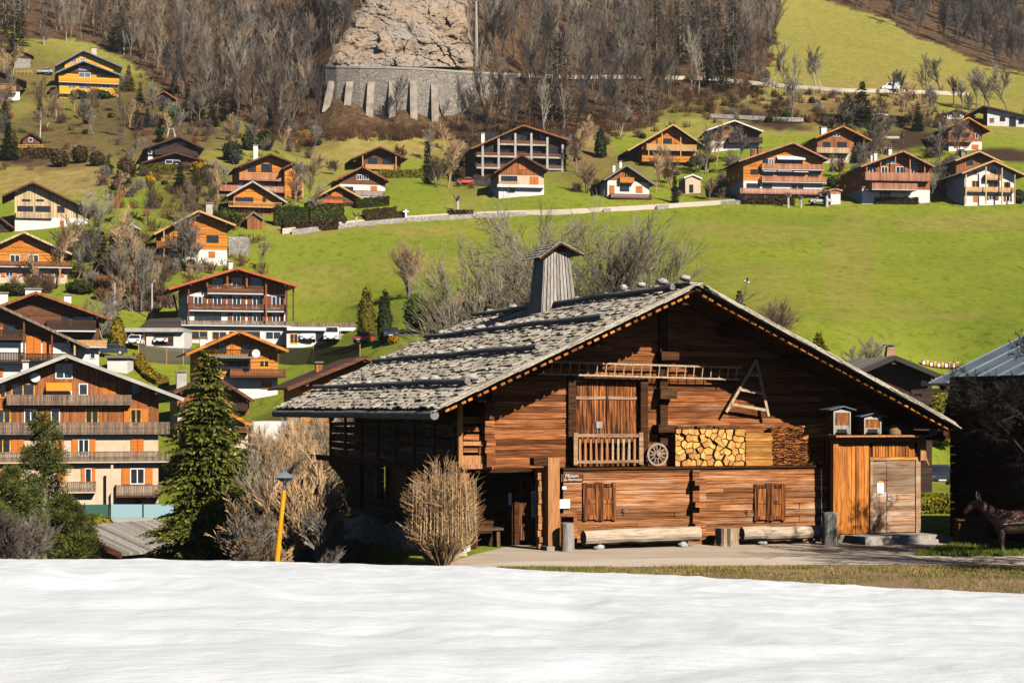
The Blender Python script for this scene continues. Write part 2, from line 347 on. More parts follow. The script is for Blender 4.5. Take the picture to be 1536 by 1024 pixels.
    green = mix(nt, ramp(nt, g4, [(.5, (0,0,0)), (.64, (.85,.85,.85))]), green, (.10,.13,.010))
    z = N(nt, 'Attribute', attribute_name='zone'); sp = N(nt, 'SeparateColor'); nt.links.new(z.outputs['Color'], sp.inputs[0])
    dryc = ramp(nt, g2, [(.3, (.20,.125,.04)), (.55, (.36,.25,.09)), (.75, (.44,.33,.14))])
    dm = mathn(nt, 'MULTIPLY', sp.outputs[1], mathn(nt, 'ADD', mathn(nt, 'MULTIPLY', g2, 1.4), .15)); dm = mathn(nt, 'MINIMUM', dm, 1)
    c = mix(nt, dm, green, dryc)
    litter = ramp(nt, noi(nt, coords(nt), .6, 7, .75), [(.32, (.035,.021,.012)), (.5, (.10,.058,.03)), (.70, (.23,.135,.07))])
    c = mix(nt, sp.outputs[0], c, litter)
    c = mix(nt, sp.outputs[2], c, ramp(nt, g3, [(.3, (.03,.017,.010)), (.7, (.085,.05,.03))]))
    nt.links.new(c, b.inputs['Base Color']); b.inputs['Roughness'].default_value = .95; b.inputs['Specular IOR Level'].default_value = .1
    bump(nt, b, mathn(nt, 'ADD', g3, g4), .5, .25)
    me.materials.append(m)
    o = bpy.data.objects.new('ground', me); col.objects.link(o); tag(o, kind='structure'); return o
make_ground()

# gravel yard and lane (sheets a few mm above the ground)
def sheet(name, rows, m, kind='structure', lift=.006, seg=.8):
    """rows: list of (polyline left, polyline right) world xy pairs -> strip following the ground"""
    mb = MB(); prev = None
    for a, b2 in rows:
        a = Vector(a); b2 = Vector(b2); n = 12
        line = [a.lerp(b2, i/n) for i in range(n+1)]
        zz = ground([p.x for p in line], [p.y for p in line])
        line = [(p.x, p.y, float(z)+lift) for p, z in zip(line, zz)]
        if prev:
            for i in range(n): mb.quad(prev[i], prev[i+1], line[i+1], line[i])
        prev = line
    o = mb.build(name, m); return tag(o, kind=kind)
def gravelmat(name, c1, c2, c3, sc1=26):
    m, nt, b = newmat(name); f = noi(nt, coords(nt), sc1, 6, .75); g = noi(nt, coords(nt, (.35,1,1)), .9, 5, .6)
    c = mix(nt, .55, ramp(nt, f, [(.3, c2), (.6, c1), (.75, c3)]), ramp(nt, g, [(.35, c2), (.65, c1)]))
    nt.links.new(c, b.inputs['Base Color']); b.inputs['Roughness'].default_value = .95; bump(nt, b, f, .4, .02); return m
M['gravel'] = gravelmat('yard_gravel', (.58,.46,.355), (.36,.28,.21), (.70,.59,.47))
M['lane'] = gravelmat('lane_gravel', (.64,.53,.42), (.50,.40,.31), (.72,.62,.50))
def gp(px, py, z=0): Y = (CH-z)*F/(py-HY); return ((px-CX)/F*Y, Y)
yard = [gp(655,848), gp(700,826), gp(760,806), gp(1000,798), gp(1250,796), gp(1400,800), gp(1450,807), gp(1540,812)]
lane_n = [gp(655,852), gp(720,846), gp(800,842), gp(1000,837), gp(1250,834), gp(1400,834), gp(1450,836), gp(1700,834)]
sheet('gravel_yard', list(zip(yard, lane_n)), M['gravel'])
lane_s = [gp(640,856), gp(720,853), gp(800,852), gp(1000,850), gp(1250,847), gp(1400,847), gp(1450,848), gp(1700,848)]
sheet('lane', list(zip([(x, y+.02) for x, y in lane_n], lane_s)), M['lane'], lift=.012)

# snow bank: one thick sheet sloping from the camera down to the verge, with melt hollows
def make_snow():
    edge = [(-400,834),(-100,837),(0,838.5),(200,838),(400,841.5),(560,846),(700,849),(850,857),(1000,862),(1200,874),(1400,884),(1536,890),(1800,903),(2100,915)]
    mb = MB(); NX, NY = 420, 220
    idx = []
    for j in range(NY+1):
        row = []
        for i in range(NX+1):
            px = -420+i*(2500/NX); pe = float(lin(px, edge)); pv = pe+1.8*noise.noise(Vector((px*.02, 0, 0)))+1.5*noise.noise(Vector((px*.09, 4, 0)))+1.0*noise.noise(Vector((px*.3, 9, 0)))+.7*noise.noise(Vector((px*.8, 19, 0)))
            Ye = (CH-.16)*F/(pe-HY); Yv = (CH-.16)*F/(pv-HY)-Ye; t = j/NY
            Y = 2.0+(Ye-2.0)*(1-(1-t)**1.25)+Yv*max(0, t*6-5)**2
            X = (px-CX)/F*max(Y, 9)*(1 if Y >= 9 else 1)
            zl = 2.62-.0*Y; ze = .16
            s_ = (Y-9)/(Ye-9); z = 2.62+(ze-2.62)*s_ if s_ > 0 else 2.62-.12*s_
            v = Vector((X, Y, 0))
            fade = min(1, (1-t)*6)
            wx, wy = X+.6*noise.noise(Vector((X*.3, Y*.3, 7))), Y+.6*noise.noise(Vector((X*.3, Y*.3, 17)))
            rp = noise.noise(Vector((wx*.55, wy*.50, 5))); rp2 = noise.noise(Vector((wx*1.25, wy*1.0, 8)))
            z += fade*((.06+.05*s_)*noise.fractal(Vector((X*.12, Y*.16, 1)), .7, 2, 3)+.075*(rp-abs(rp)*.5)+.035*(rp2-abs(rp2)*.4)+.012*noise.noise(Vector((X*3.2, Y*2.2, 3))))
            # swell along the far left rim
            g = math.exp(-((Y-30)/5.)**2)*float(sstep(-1, -9, X)); z += .22*g+.16*g*noise.noise(Vector((X*.6, Y*.35, 2)))+.10*g*noise.noise(Vector((X*1.4, Y*.8, 4)))
            if t > .7: z += min(1, (t-.7)*6)*min(1, (1-t)*25+.25)*(.05*noise.noise(Vector((X*1.1, Y*.7, 21)))+.03*noise.noise(Vector((X*2.6, Y*1.5, 25))))
            row.append(len(mb.v)); mb.v.append((X, Y, z))
        idx.append(row)
    for j in range(NY):
        for i in range(NX): mb.f.append((idx[j][i], idx[j][i+1], idx[j+1][i+1], idx[j+1][i]))
    for i in range(NX):     # rounded lip down to the ground
        a, b2 = mb.v[idx[NY][i]], mb.v[idx[NY][i+1]]
        mb.quad(a, b2, (b2[0], b2[1]+.2, -.4 if b2[0] > -1 else -3), (a[0], a[1]+.2, -.4 if a[0] > -1 else -3))
    m, nt, b = newmat('old_snow')
    n1 = noi(nt, coords(nt, (.8,1,1)), .5, 3, .5); n2 = noi(nt, coords(nt), 30, 4, .7); n3 = noi(nt, coords(nt, (.8,1,1)), 5, 3, .5)
    c = ramp(nt, n1, [(.3, (.72,.755,.80)), (.6, (.80,.825,.86))])
    dirt = N(nt, 'TexVoronoi', i_Scale=5.5); nt.links.new(coords(nt), dirt.inputs['Vector'])
    c = mix(nt, mathn(nt, 'MULTIPLY', mathn(nt, 'LESS_THAN', dirt.outputs['Distance'], .035), .35), c, (.3,.27,.22))
    nt.links.new(c, b.inputs['Base Color']); b.inputs['Roughness'].default_value = .6; b.inputs['Specular IOR Level'].default_value = .25
    bump(nt, b, mathn(nt, 'ADD', n3, mathn(nt, 'MULTIPLY', n2, .25)), .45, .05)
    o = mb.build('snow', m, smooth=True); tag(o, kind='structure')
make_snow()

# ragged dry grass on the verge
def grass_strip():
    m = plain('dry_grass_blade', (.34,.23,.08), (.15,.17,.02), .8, .9, island=.45, lo=.42, hi=.58)
    mb = MB(); r2 = random.Random(3)
    for k in range(42000):
        px = r2.uniform(640, 1640); t = r2.random()
        lo = float(lin(px, [(640,853),(700,852),(850,851.5),(1000,850.5),(1250,848),(1640,848)])); hi = float(lin(px, [(640,849),(700,850.5),(850,860),(1000,866),(1200,878),(1400,888),(1536,895),(1640,900)]))
        if hi < lo+1: continue
        py = lo+(hi-lo)*t; x, y = gp(px, py)
        if noise.noise(Vector((x*.5, y*.7, 0))) < -.15 and r2.random() < .85: continue
        if t > .45 and r2.random() < .72: continue
        h = r2.uniform(.03, .12)*(1+.5*noise.noise(Vector((x*.8, y, 3)))); a = r2.uniform(0, 6.28); w = .009
        dx, dy = math.cos(a)*w, math.sin(a)*w; lx, ly = r2.gauss(0, .05), r2.gauss(0, .05)
        mb.tri((x-dx, y-dy, 0), (x+dx, y+dy, 0), (x+lx, y+ly, h))
    tag(mb.build('verge_grass', m), kind='stuff')
    md = gravelmat('verge_soil', (.30,.19,.095), (.16,.10,.05), (.40,.28,.15), 9)
    vn = [(x, y) for x, y in lane_s]; vs = [(x*.8, y*.8) for x, y in lane_s]
    sheet('verge', list(zip(vn, vs)), md, lift=.004)
    m2 = plain('green_grass_blade', (.17,.22,.02), (.07,.11,.012), .8, .9, island=.4)
    mb = MB()
    for k in range(15000):
        px = r2.uniform(1375, 1640); py = r2.uniform(float(lin(px, [(1375,829),(1440,814),(1536,808),(1640,806)])), 834)
        x, y = gp(px, py); h = r2.uniform(.05, .16); a = r2.uniform(0, 6.28); dx, dy = math.cos(a)*.011, math.sin(a)*.011
        mb.tri((x-dx, y-dy, 0), (x+dx, y+dy, 0), (x+r2.gauss(0,.05), y+r2.gauss(0,.05), h))
    tag(mb.build('lawn_grass', m2), kind='stuff')
grass_strip()
# ---------------------------------------------------------------- local frames: u along the front, v into the building, z up
class Fr:
    def __init__(s, P0, th): s.P0 = Vector(P0); s.th = th; s.c = math.cos(th); s.s = math.sin(th)
    def U(s, px, v=0):
        k = (px-CX)/F; ox = s.P0.x-v*s.s; oy = s.P0.y+v*s.c; return (k*oy-ox)/(s.c-k*s.s)
    def Z(s, px, py, v=0):
        Y = s.P0.y+v*s.c+s.U(px, v)*s.s; return CH+(HY-py)/F*Y-s.P0.z
    def V(s, px, u):
        k = (px-CX)/F; return (s.P0.x+u*s.c-k*(s.P0.y+u*s.s))/(s.s+k*s.c)
    def Zs(s, px, py, u):
        v = s.V(px, u); return CH+(HY-py)/F*(s.P0.y+v*s.c+u*s.s)-s.P0.z
    def p(s, px, py, v=0): return Vector((s.U(px, v), v, s.Z(px, py, v)))
    def ps(s, px, py, u): return Vector((u, s.V(px, u), s.Zs(px, py, u)))
    def w(s, q): q = Vector(q); return Vector((s.P0.x+q.x*s.c-q.y*s.s, s.P0.y+q.x*s.s+q.y*s.c, s.P0.z+q.z))
    def ground(s, u, v): q = s.w((u, v, 0)); return gz(q.x, q.y)-s.P0.z
f = Fr((-1.566, 56.1, 0), R(20.85))
farm = empty('farmhouse', f.P0, f.th, 'large old dark timber farmhouse with a shingled gable roof beside the snow', 'farmhouse')
OH = -2.3                                            # verge stands this far in front of the wall
rg = f.p(1045, 430, OH); el = f.p(655, 614, OH); er = f.p(1430, 639, OH)
VB = f.V(415, el.x)                                   # back verge
zfl = f.Z(900, 700, 0)                                # floor line of the upper storey
u0, u1 = 0.0, f.U(1385, 0)
ub = f.U(738, 0)                                      # log body starts here, gallery left of it
def roofz(u, under=.0):
    return (el.z+(rg.z-el.z)*(u-el.x)/(rg.x-el.x) if u < rg.x else rg.z+(er.z-rg.z)*(u-rg.x)/(er.x-rg.x))-under
def logrow(mb, ua, ub_, za, zb, v, h=.17, th=.16, j=.012, cuts=(), roof=None):
    z = za
    while z < zb-.02:
        hh = min(h*rnd.uniform(.75, 1.3), zb-z)
        if zb-z-hh < .06: hh = zb-z
        segs = [(ua, ub_)]; top = None
        if roof:
            def lim(zz): return (max(ua, el.x+(rg.x-el.x)*(zz+.11-el.z)/(rg.z-el.z)), min(ub_, rg.x+(er.x-rg.x)*(zz+.11-rg.z)/(er.z-rg.z)))
            a, b2 = lim(z); top = lim(z+hh-.004)
            if top[1]-top[0] < .1: break
            segs = [(a, b2)]
        for c0, c1, z0, z1 in cuts:
            if z+hh*.5 > z0 and z+hh*.5 < z1:
                segs = [q for s_ in segs for q in ((s_[0], min(s_[1], c0)), (max(s_[0], c1), s_[1])) if q[1]-q[0] > .02]
        for a, b2 in segs:
            cur = a
            while cur < b2-.01:
                e = min(b2, cur+rnd.uniform(2.2, 6.5))
                if b2-e < .6: e = b2
                dv = rnd.uniform(-.02, .02)
                x0t, x1t = (max(cur, top[0]) if top and cur == segs[0][0] else cur), (min(e-.004, top[1]) if top and e == segs[-1][1] else e-.004)
                q = [(cur, v+dv, z+.006), (e-.004, v+dv, z+.006), (e-.004, v+dv+th, z+.006), (cur, v+dv+th, z+.006), (x0t, v+dv, z+hh-.004), (x1t, v+dv, z+hh-.004), (x1t, v+dv+th, z+hh-.004), (x0t, v+dv+th, z+hh-.004)]
                mb.hexa([(x_+rnd.uniform(-j, j)*.5, y_+rnd.uniform(-j, j), z_+rnd.uniform(-j, j)*.6) for x_, y_, z_ in q])
                cur = e
        z += hh
# upper log front
dL, dR = f.U(852), f.U(968); dT, dB = f.Z(900, 566), f.Z(900, 700)
mb = MB(); logrow(mb, ub, u1, zfl, rg.z-.2, 0, cuts=[(dL, dR, dB-.1, dT)], roof=True)
mb.build('upper_wall', M['log'], farm)
mb = MB()
us = np.linspace(ub+.02, u1-.02, 24)
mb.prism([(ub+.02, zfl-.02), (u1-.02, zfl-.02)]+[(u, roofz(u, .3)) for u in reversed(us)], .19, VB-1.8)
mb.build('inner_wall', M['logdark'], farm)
# stacked log ends of the cross walls on the upper front
def logends(name, pxa, pxb, pya, pyb, v0, v1, m, big=()):
    mb = MB(); z = f.Z(pxa, pyb, v0); zt = f.Z(pxa, pya, v0); a, b2 = f.U(pxa, v0), f.U(pxb, v0)
    while z < zt:
        h = rnd.uniform(.17, .23); k = rnd.uniform(-.05, .05)
        mb.box(a+k*.5, b2+k*.5, v0-abs(k), v1, z+.01, z+h-.01, .012); z += h
    return mb.build(name, m, farm)
logends('log_ends', 728, 742, 604, 700, -.32, .02, M['log'])
# upright wall tie with wedged blocks
def tie(pxa, pxb, pya, pyb, v, blocks):
    mb = MB(); a, b2 = f.U(pxa, v), f.U(pxb, v); mb.box(a, b2, v-.16, v, f.Z(pxa, pyb, v), f.Z(pxa, pya, v), .01)
    for x0, x1, y0, y1 in blocks: mb.box(f.U(x0, v), f.U(x1, v), v-.42, v+.0, f.Z(x0, y1, v), f.Z(x0, y0, v), .015)
    mb.build('wall_tie', M['logdark'] if pya < 600 else M['log'], farm)
tie(987, 999, 455, 668, -.02, [(979,1004,637,648),(982,1007,583,598),(984,1010,528,540)])
# lower log front, standing proud as a ledge
VL = -.5
lu0, lu1 = f.U(845, VL), f.U(1249, VL)
zl = f.Z(900, 704, VL)
mb = MB(); logrow(mb, lu0, lu1, -.05, zl, VL, .165, .2)
mb.build('lower_wall', M['loglow'], farm)
mb = MB(); mb.box(lu0+.03, lu1-.03, VL+.22, 8, -.1, zl-.02); mb.box(lu0-.02, lu1+.02, VL-.07, .1, zl+.002, zl+.06, .01)
mb.build('ledge', M['logdark'], farm)
tie(1036, 1046, 704, 797, VL-.01, [(1034,1050,719,727),(1034,1050,752,760),(1034,1050,784,794)])
M['railwood'] = wood('rail_brown', (.10,.05,.025), (.30,.17,.09), (.46,.30,.18), (.5,6,6), .8, .2)
# big upper door with railing
vd = .02
fr = MB(); w_ = .16
for x0, x1 in ((850,861),(958,969)): fr.box(f.U(x0, vd), f.U(x1, vd), -.14, .17, dB, f.Z(900, 563), .006)
fr.box(f.U(861.2, vd), f.U(957.8, vd), -.12, .17, f.Z(900, 571.5), f.Z(900, 563), .004)
dfr = fr.build('door_frame', M['logdark'], farm)
for x0, x1 in ((861,909),(910,957)):
    mb = MB(); a, b2 = f.U(x0, .1), f.U(x1, .1); n = 4; t = a
    ws = [rnd.uniform(.8, 1.3) for _ in range(n)]; tot = sum(ws)
    for q in ws:
        e = t+(b2-a)*q/tot; mb.box(t+.004, e-.004, .09+rnd.uniform(-.008, .008), .14, dB+.02, f.Z(900, 572), .002); t = e
    o = mb.build('door_leaf', M['doorwood'], farm)
    mb = MB(); z = f.Z(900, 596.5); mb.box(a+.03, b2-.03, .055, .088, z-.045, z+.045, .003); mb.build('batten', M['greydoor'], o)
    if x0 > 900:
        mb = MB(); z0, z1 = f.Z(900, 642), f.Z(900, 632); mb.box(f.U(895), f.U(904), .03, .085, z0, z1)
        mb.tube([(f.U(897), .05, z0), (f.U(896), .04, z0-.12), (f.U(898), .04, z0-.22)], .012, 5); mb.tube([(f.U(902), .05, z0), (f.U(902), .04, z0-.2)], .012, 5)
        mb.build('lock', M['greywood'], o)
vr = -.36; mb = MB(); zt, zb = f.Z(900, 653, vr), f.Z(900, 692, vr)
mb.box(f.U(861, vr), f.U(964, vr), vr-.03, vr+.03, zt-.05, zt+.05, .004); mb.box(f.U(861, vr), f.U(964, vr), vr-.025, vr+.025, zb-.05, zb+.04, .004)
for x in (863, 961): mb.box(f.U(x-3, vr), f.U(x+3, vr), vr-.05, vr+.045, zb-.1, zt+.09, .004)
mb.build('railing', M['railwood'], farm)
for i in range(11):
    mb = MB(); x = f.U(871+i*8.2, vr); mb.box(x-.032, x+.032, vr-.016+.06, vr+.016+.06, zb-.06, zt+.03, .004)
    mb.build('baluster', M['postwood'] if i < 6 or i > 9 else M['ladderwood'], farm)
# ground floor shutters
def shutters(px0, px1, py0, py1):
    for k in range(2):
        a = px0+(px1-px0)*k/2; b2 = a+(px1-px0)/2; mb = MB(); v = VL-.05
        ua, ue = f.U(a+.4, v), f.U(b2-.4, v); z0, z1 = f.Z(a, py1, v), f.Z(a, py0, v)
        mb.box(ua+.1, ue-.1, v+.0, v+.03, z0+.03, z1-.03)
        pan = mb; mb = MB()
        for x in (ua, ue-.12): mb.box(x, x+.12, v-.03, v+.03, z0-.03, z1+.03, .004)
        for zz in (z0, (z0+z1)/2-.06, z1-.11): mb.box(ua+.122, ue-.122, v-.022, v+.02, zz, zz+.11, .003)
        o = pan.build('shutter', M['shutterwood'], farm); mb.build('shutter_frame', M['doorwood'], o)
shutters(874, 924, 725, 779); shutters(1131, 1178, 727, 779)
for x, y in ((934, 764), (1119, 766)):
    mb = MB(); p = f.p(x, y, VL-.02); mb.tube([p, p+Vector((0, -.12, 0)), p+Vector((.06, -.14, .02)), p+Vector((.07, -.13, -.08))], .018, 6)
    mb.build('hook', M['greywood'], farm)
# gallery frame left of the log body
mb = MB(); v = -.05
for x0, x1, y0, y1 in ((687,693,604,700),(692,735,696,703),(692,735,662,668)): mb.box(f.U(x0, v), f.U(x1, v), v-.09, v+.09, f.Z(x0, y1, v), f.Z(x0, y0, v), .006)
mb.box(f.U(692), f.U(738), -.1, .25, zfl-.02, f.Z(700, 683), .008)
mb.build('gallery_post', M['postwood'], farm)
mb = MB()
for y in (628, 641, 654, 672): mb.box(f.U(695), f.U(729), -.03, .02, f.Z(700, y+6), f.Z(700, y-2), .02)
mb.box(f.U(717), f.U(729), -.08, .0, f.Z(700, 682), f.Z(700, 668), .006)
mb.build('gallery_lattice', M['log'], farm)
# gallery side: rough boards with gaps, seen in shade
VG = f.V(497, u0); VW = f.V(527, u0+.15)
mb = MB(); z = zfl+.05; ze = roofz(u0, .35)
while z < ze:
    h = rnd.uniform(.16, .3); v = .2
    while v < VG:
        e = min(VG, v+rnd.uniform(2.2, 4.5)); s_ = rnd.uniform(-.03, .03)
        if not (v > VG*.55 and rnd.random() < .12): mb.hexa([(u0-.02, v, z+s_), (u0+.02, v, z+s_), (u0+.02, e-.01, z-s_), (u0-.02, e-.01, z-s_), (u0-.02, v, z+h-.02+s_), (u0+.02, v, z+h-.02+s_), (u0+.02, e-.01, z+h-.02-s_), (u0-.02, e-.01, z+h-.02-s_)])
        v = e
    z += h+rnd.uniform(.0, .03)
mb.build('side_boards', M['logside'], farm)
for i in range(8):
    v = .3+(VG-.4)*i/7; mb = MB(); mb.box(u0-.09, u0-.025, v-.08, v+.08, zfl-.05, roofz(u0, .3), .008); mb.build('side_post', M['logside'], farm)
mb = MB(); mb.box(u0-.12, u0+.12, .0, f.V(470, u0), zfl-.16, zfl+.04, .012); mb.box(u0-.05, ub, .1, VG, zfl-.12, zfl-.03); mb.build('gallery_floor', M['logdark'], farm)
# curved bracket carrying the rear of the gallery
mb = MB(); pr = [f.ps(497, 690, u0+.1), f.ps(499, 697, u0+.1), f.ps(507, 706, u0+.1), f.ps(517, 718, u0+.1), f.ps(523, 732, u0+.1), f.ps(525, 752, u0+.1), f.ps(527, 760, u0+.1), f.ps(545, 760, u0+.1), f.ps(545, 690, u0+.1)]
n = len(pr); b0 = len(mb.v); mb.v += [(u0-.02, q.y, q.z) for q in pr]+[(u0+.5, q.y, q.z) for q in pr]
mb.f += [tuple(range(b0, b0+n)), tuple(range(b0+2*n-1, b0+n-1, -1))]+[(b0+i, b0+n+i, b0+n+(i+1) % n, b0+(i+1) % n) for i in range(n)]
mb.build('bracket', M['logdark'], farm)
# lower side wall with opening, on a rubble base
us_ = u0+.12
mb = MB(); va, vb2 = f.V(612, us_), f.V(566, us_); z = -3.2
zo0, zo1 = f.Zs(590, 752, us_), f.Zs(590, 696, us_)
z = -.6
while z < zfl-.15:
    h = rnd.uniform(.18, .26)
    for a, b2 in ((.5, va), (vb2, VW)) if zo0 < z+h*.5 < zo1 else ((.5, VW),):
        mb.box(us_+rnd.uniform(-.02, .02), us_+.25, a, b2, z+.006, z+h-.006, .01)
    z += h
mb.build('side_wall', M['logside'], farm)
mb = MB(); mb.box(us_+.35, us_+.4, va-.2, vb2+.2, zo0-.2, zo1+.1); mb.box(us_+.2, us_+.34, va+.1, (va+vb2)/2, zo0, zo1-.05, .01); mb.build('side_door', M['doorwood'], farm)
mb = MB(); mb.box(us_-.1, us_+.1, va-.1, vb2+.1, zo0-.12, zo0-.0, .01)
for v in (va, vb2): mb.box(us_-.06, us_+.1, v-.1, v+.1, zo0+.003, zo1, .006)
mb.build('side_sill', M['logside'], farm)
mb = MB(); zs = f.Zs(600, 783, us_-.25)
k = 14; ring = []
for i in range(k+1):
    v = 1.0+(VW-1.2)*i/k
    for z in (-4.5, zs-.1+.15*math.sin(i*1.3)): ring.append((us_-.28+rnd.uniform(-.05, .05), v, z))
b0 = len(mb.v); mb.v += ring+[(us_+.3, q[1], q[2]) for q in ring]
for i in range(k):
    a = b0+2*i; o2 = 2*(k+1)
    mb.f += [(a, a+2, a+3, a+1), (a+1, a+3, a+3+o2, a+1+o2)]
mb.f += [(b0, b0+1, b0+1+o2, b0+o2)]
mb.build('stone_base', M['rubble'], farm)
# corner pier beside the bush, lit on its end
mb = MB(); v = -.1
mb.box(f.U(690, v), f.U(704, v), v, .9, f.Z(700, 757, v), zfl-.14, .008); mb.build('corner_post', M['postwood'], farm)
mb = MB(); mb.box(f.U(689, v), f.U(705, v), v-.04, .9, -.3, f.Z(700, 757, v)-.01, .02); mb.build('corner_pier', M['plaster'], farm)
# porch: back wall, door, notice board, bench
vp = 1.5
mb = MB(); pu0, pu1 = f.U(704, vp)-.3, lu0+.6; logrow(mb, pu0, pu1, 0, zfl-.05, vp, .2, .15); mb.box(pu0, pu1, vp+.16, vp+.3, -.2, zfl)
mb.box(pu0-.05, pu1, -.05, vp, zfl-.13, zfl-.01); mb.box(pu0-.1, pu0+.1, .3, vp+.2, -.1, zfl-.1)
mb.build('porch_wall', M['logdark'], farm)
mb = MB(); a, b2 = f.U(778, vp-.1), f.U(812, vp-.1)
for i in range(5): x = a+(b2-a)*i/5; mb.box(x+.004, x+(b2-a)/5-.004, vp-.1, vp-.02, .05, f.Z(790, 716, vp), .003)
pd = mb.build('porch_door', M['doorwood'], farm)
mb = MB(); mb.box(a-.16, a-.005, vp-.16, vp-.02, .0, f.Z(790, 710, vp)); mb.box(f.U(756, vp)-.05, a-.17, vp-.07, vp-.01, .05, f.Z(790, 716, vp), .003); mb.build('frame', M['logdark'], pd)
mb = MB(); mb.box(f.U(797, vp-.14), f.U(811, vp-.14), vp-.15, vp-.105, f.Z(800, 776, vp-.14), f.Z(800, 736, vp-.14)); o = mb.build('notice_board', M['paper'], farm)
mb = MB()
for i in range(7):
    z = f.Z(800, 741+i*4.6, vp-.15); x = f.U(799, vp-.15); mb.box(x, x+rnd.uniform(.12, .2), vp-.153, vp-.1505, z-.012, z+.012)
mb.build('print', M['ink'], o)
mb = MB(); mb.box(f.U(763.5, vp-.14), f.U(768, vp-.14), vp-.1, vp-.072, f.Z(766, 757, vp-.1), f.Z(766, 739, vp-.1)); mb.build('door_plate', M['paper'], farm)
mb = MB(); mb.box(f.U(706, .9), f.U(752, .9), .7, 1.2, .52, .6, .01)
for x in (712, 745): mb.box(f.U(x, .9)-.05, f.U(x, .9)+.05, .75, 1.15, 0, .515, .01)
mb.build('porch_bench', M['logside'], farm)
# stub wall of the porch, log ends in the sun, great post with head beam
mb = MB(); z = .05; a, b2 = f.U(808, -.75), f.U(818, -.75)
while z < f.Z(810, 702, -.75):
    h = rnd.uniform(.15, .22); mb.box(a+rnd.uniform(-.02, .02), b2+rnd.uniform(-.02, .02), -.75+rnd.uniform(-.03, .03), -.5, z+.008, z+h-.008, .008); z += h
mb.build('stub_wall', M['postwood'], farm)
mb = MB(); vq = -1.05; mb.box(f.U(822, vq), f.U(839, vq), vq-.02, vq+.36, .12, f.Z(830, 686, vq), .008)
mb.build('porch_post', M['postwood'], farm)
mb = MB(); mb.box(f.U(802, vq)-.02, f.U(821.6, vq), vq+.01, vq+.36, f.Z(830, 698, vq), f.Z(830, 686, vq), .008); mb.box(f.U(822, vq)+.02, f.U(838, vq)-.02, vq+.37, VL-.02, f.Z(830, 700, vq), f.Z(830, 687, vq), .008); mb.build('head_beam', M['logdark'], farm)
mb = MB(); mb.box(f.U(818, vq), f.U(843, vq), vq-.12, vq+.45, -.05, .12, .02); mb.build('post_foot', M['concrete'], farm)
# box under the notice plate
mb = MB(); v = -.75; z1 = f.Z(850, 770, v); mb.box(f.U(838, v), f.U(866, v), v, VL-.03, z1-.1, z1, .01)
mb.box(f.U(838, v), f.U(842, v), v+.02, VL-.03, 0, z1-.102, .006); mb.box(f.U(861, v), f.U(866, v), v+.02, VL-.03, 0, z1-.102, .006); mb.build('stand', M['log'], farm)
# roof: deck, purlins, shingles, poles, verge
deck = MB(); t = .1
for a, b2 in ((el, rg), (rg, er)):
    deck.hexa([(a.x, OH, a.z-t), (b2.x, OH, b2.z-t), (b2.x, VB, b2.z-t), (a.x, VB, a.z-t), (a.x, OH, a.z), (b2.x, OH, b2.z), (b2.x, VB, b2.z), (a.x, VB, a.z)])
roof = deck.build('roof', M['logdark'], farm)
for u in (u0+.05, ub+.9, (u0+rg.x)/2+.4, rg.x-.12, rg.x+2.0, rg.x+4.1, u1-.4):
    mb = MB(); zz = roofz(u, .13); mb.box(u-.13, u+.13, OH+.5, 1, zz-.34, zz-.03, .01); mb.build('purlin', M['logdark'], roof)
mb = MB()
for a, b2 in ((el, rg), (er, rg)):                     # barge strips
    for k2, (dz, dv, hh) in enumerate(((-.13, .16, .08),)):
        d = (b2-a); mb.beam((a.x, OH+dv, a.z+dz), (b2.x, OH+dv, b2.z+dz), .06, hh)
mb.build('barge_strip', M['log'], roof)
for a, b2 in ((el, rg), (er, rg)):                     # lath ends under the verge, catching the sun
    mb = MB()
    L = (b2-a).length; n = int(L/.27)
    d = (b2-a).normalized()
    for i in range(1, n):
        q = a+d*(i*.27+rnd.uniform(-.04, .04)); nn = Vector((-d.z, 0, d.x)); nn = nn if nn.z > 0 else -nn
        mb.obox(Vector((q.x, OH+.08, q.z))-nn*.15, d*.085*rnd.uniform(.7, 1.2), Vector((0, .1, 0)), nn*.034)
    mb.build('lath_ends', M['boardv'], roof)
def shingles(a, b2, name, width=(.18, .46), vmax=VB, expo=.25):
    mb = MB(); d = Vector((b2.x-a.x, 0, b2.z-a.z)); L = d.length; d.normalize(); nn = Vector((-d.z, 0, d.x)); nn = nn if nn.z > 0 else -nn
    rows = int(L/expo)+1
    for r in range(rows):
        s0 = r*expo-.06; v = OH-.1+rnd.uniform(-.1, .05)
        while v < vmax:
            w2 = rnd.uniform(*width); ln = .62; lift = .035+.028*noise.noise(Vector((v*1.1, r*.7, 0)))+rnd.uniform(-.02, .04)
            if rnd.random() < .08: lift += rnd.uniform(.02, .05)
            if rnd.random() < .012: v += w2*.8; continue
            s1 = min(s0+ln, L+.03); sk = rnd.uniform(-.05, .05); ss = s0+rnd.uniform(-.045, .045)
            o = Vector((a.x, 0, a.z))
            A = o+d*ss+nn*(lift+.02); B = o+d*s1+nn*(.015+.01*rnd.random()); th = nn*rnd.uniform(.022, .042)
            y0, y1 = v+.006, v+w2-.006
            q = [Vector((A.x, y0, A.z)), Vector((A.x, y1, A.z+sk*.25)), Vector((B.x, y1+sk, B.z)), Vector((B.x, y0+sk, B.z))]
            mb.hexa([*q, *(p+th for p in q)]); v += w2
    return mb.build(name, M['shingle'], roof)
shingles(el, rg, 'shingles'); shingles(er, rg, 'shingles', vmax=VB)
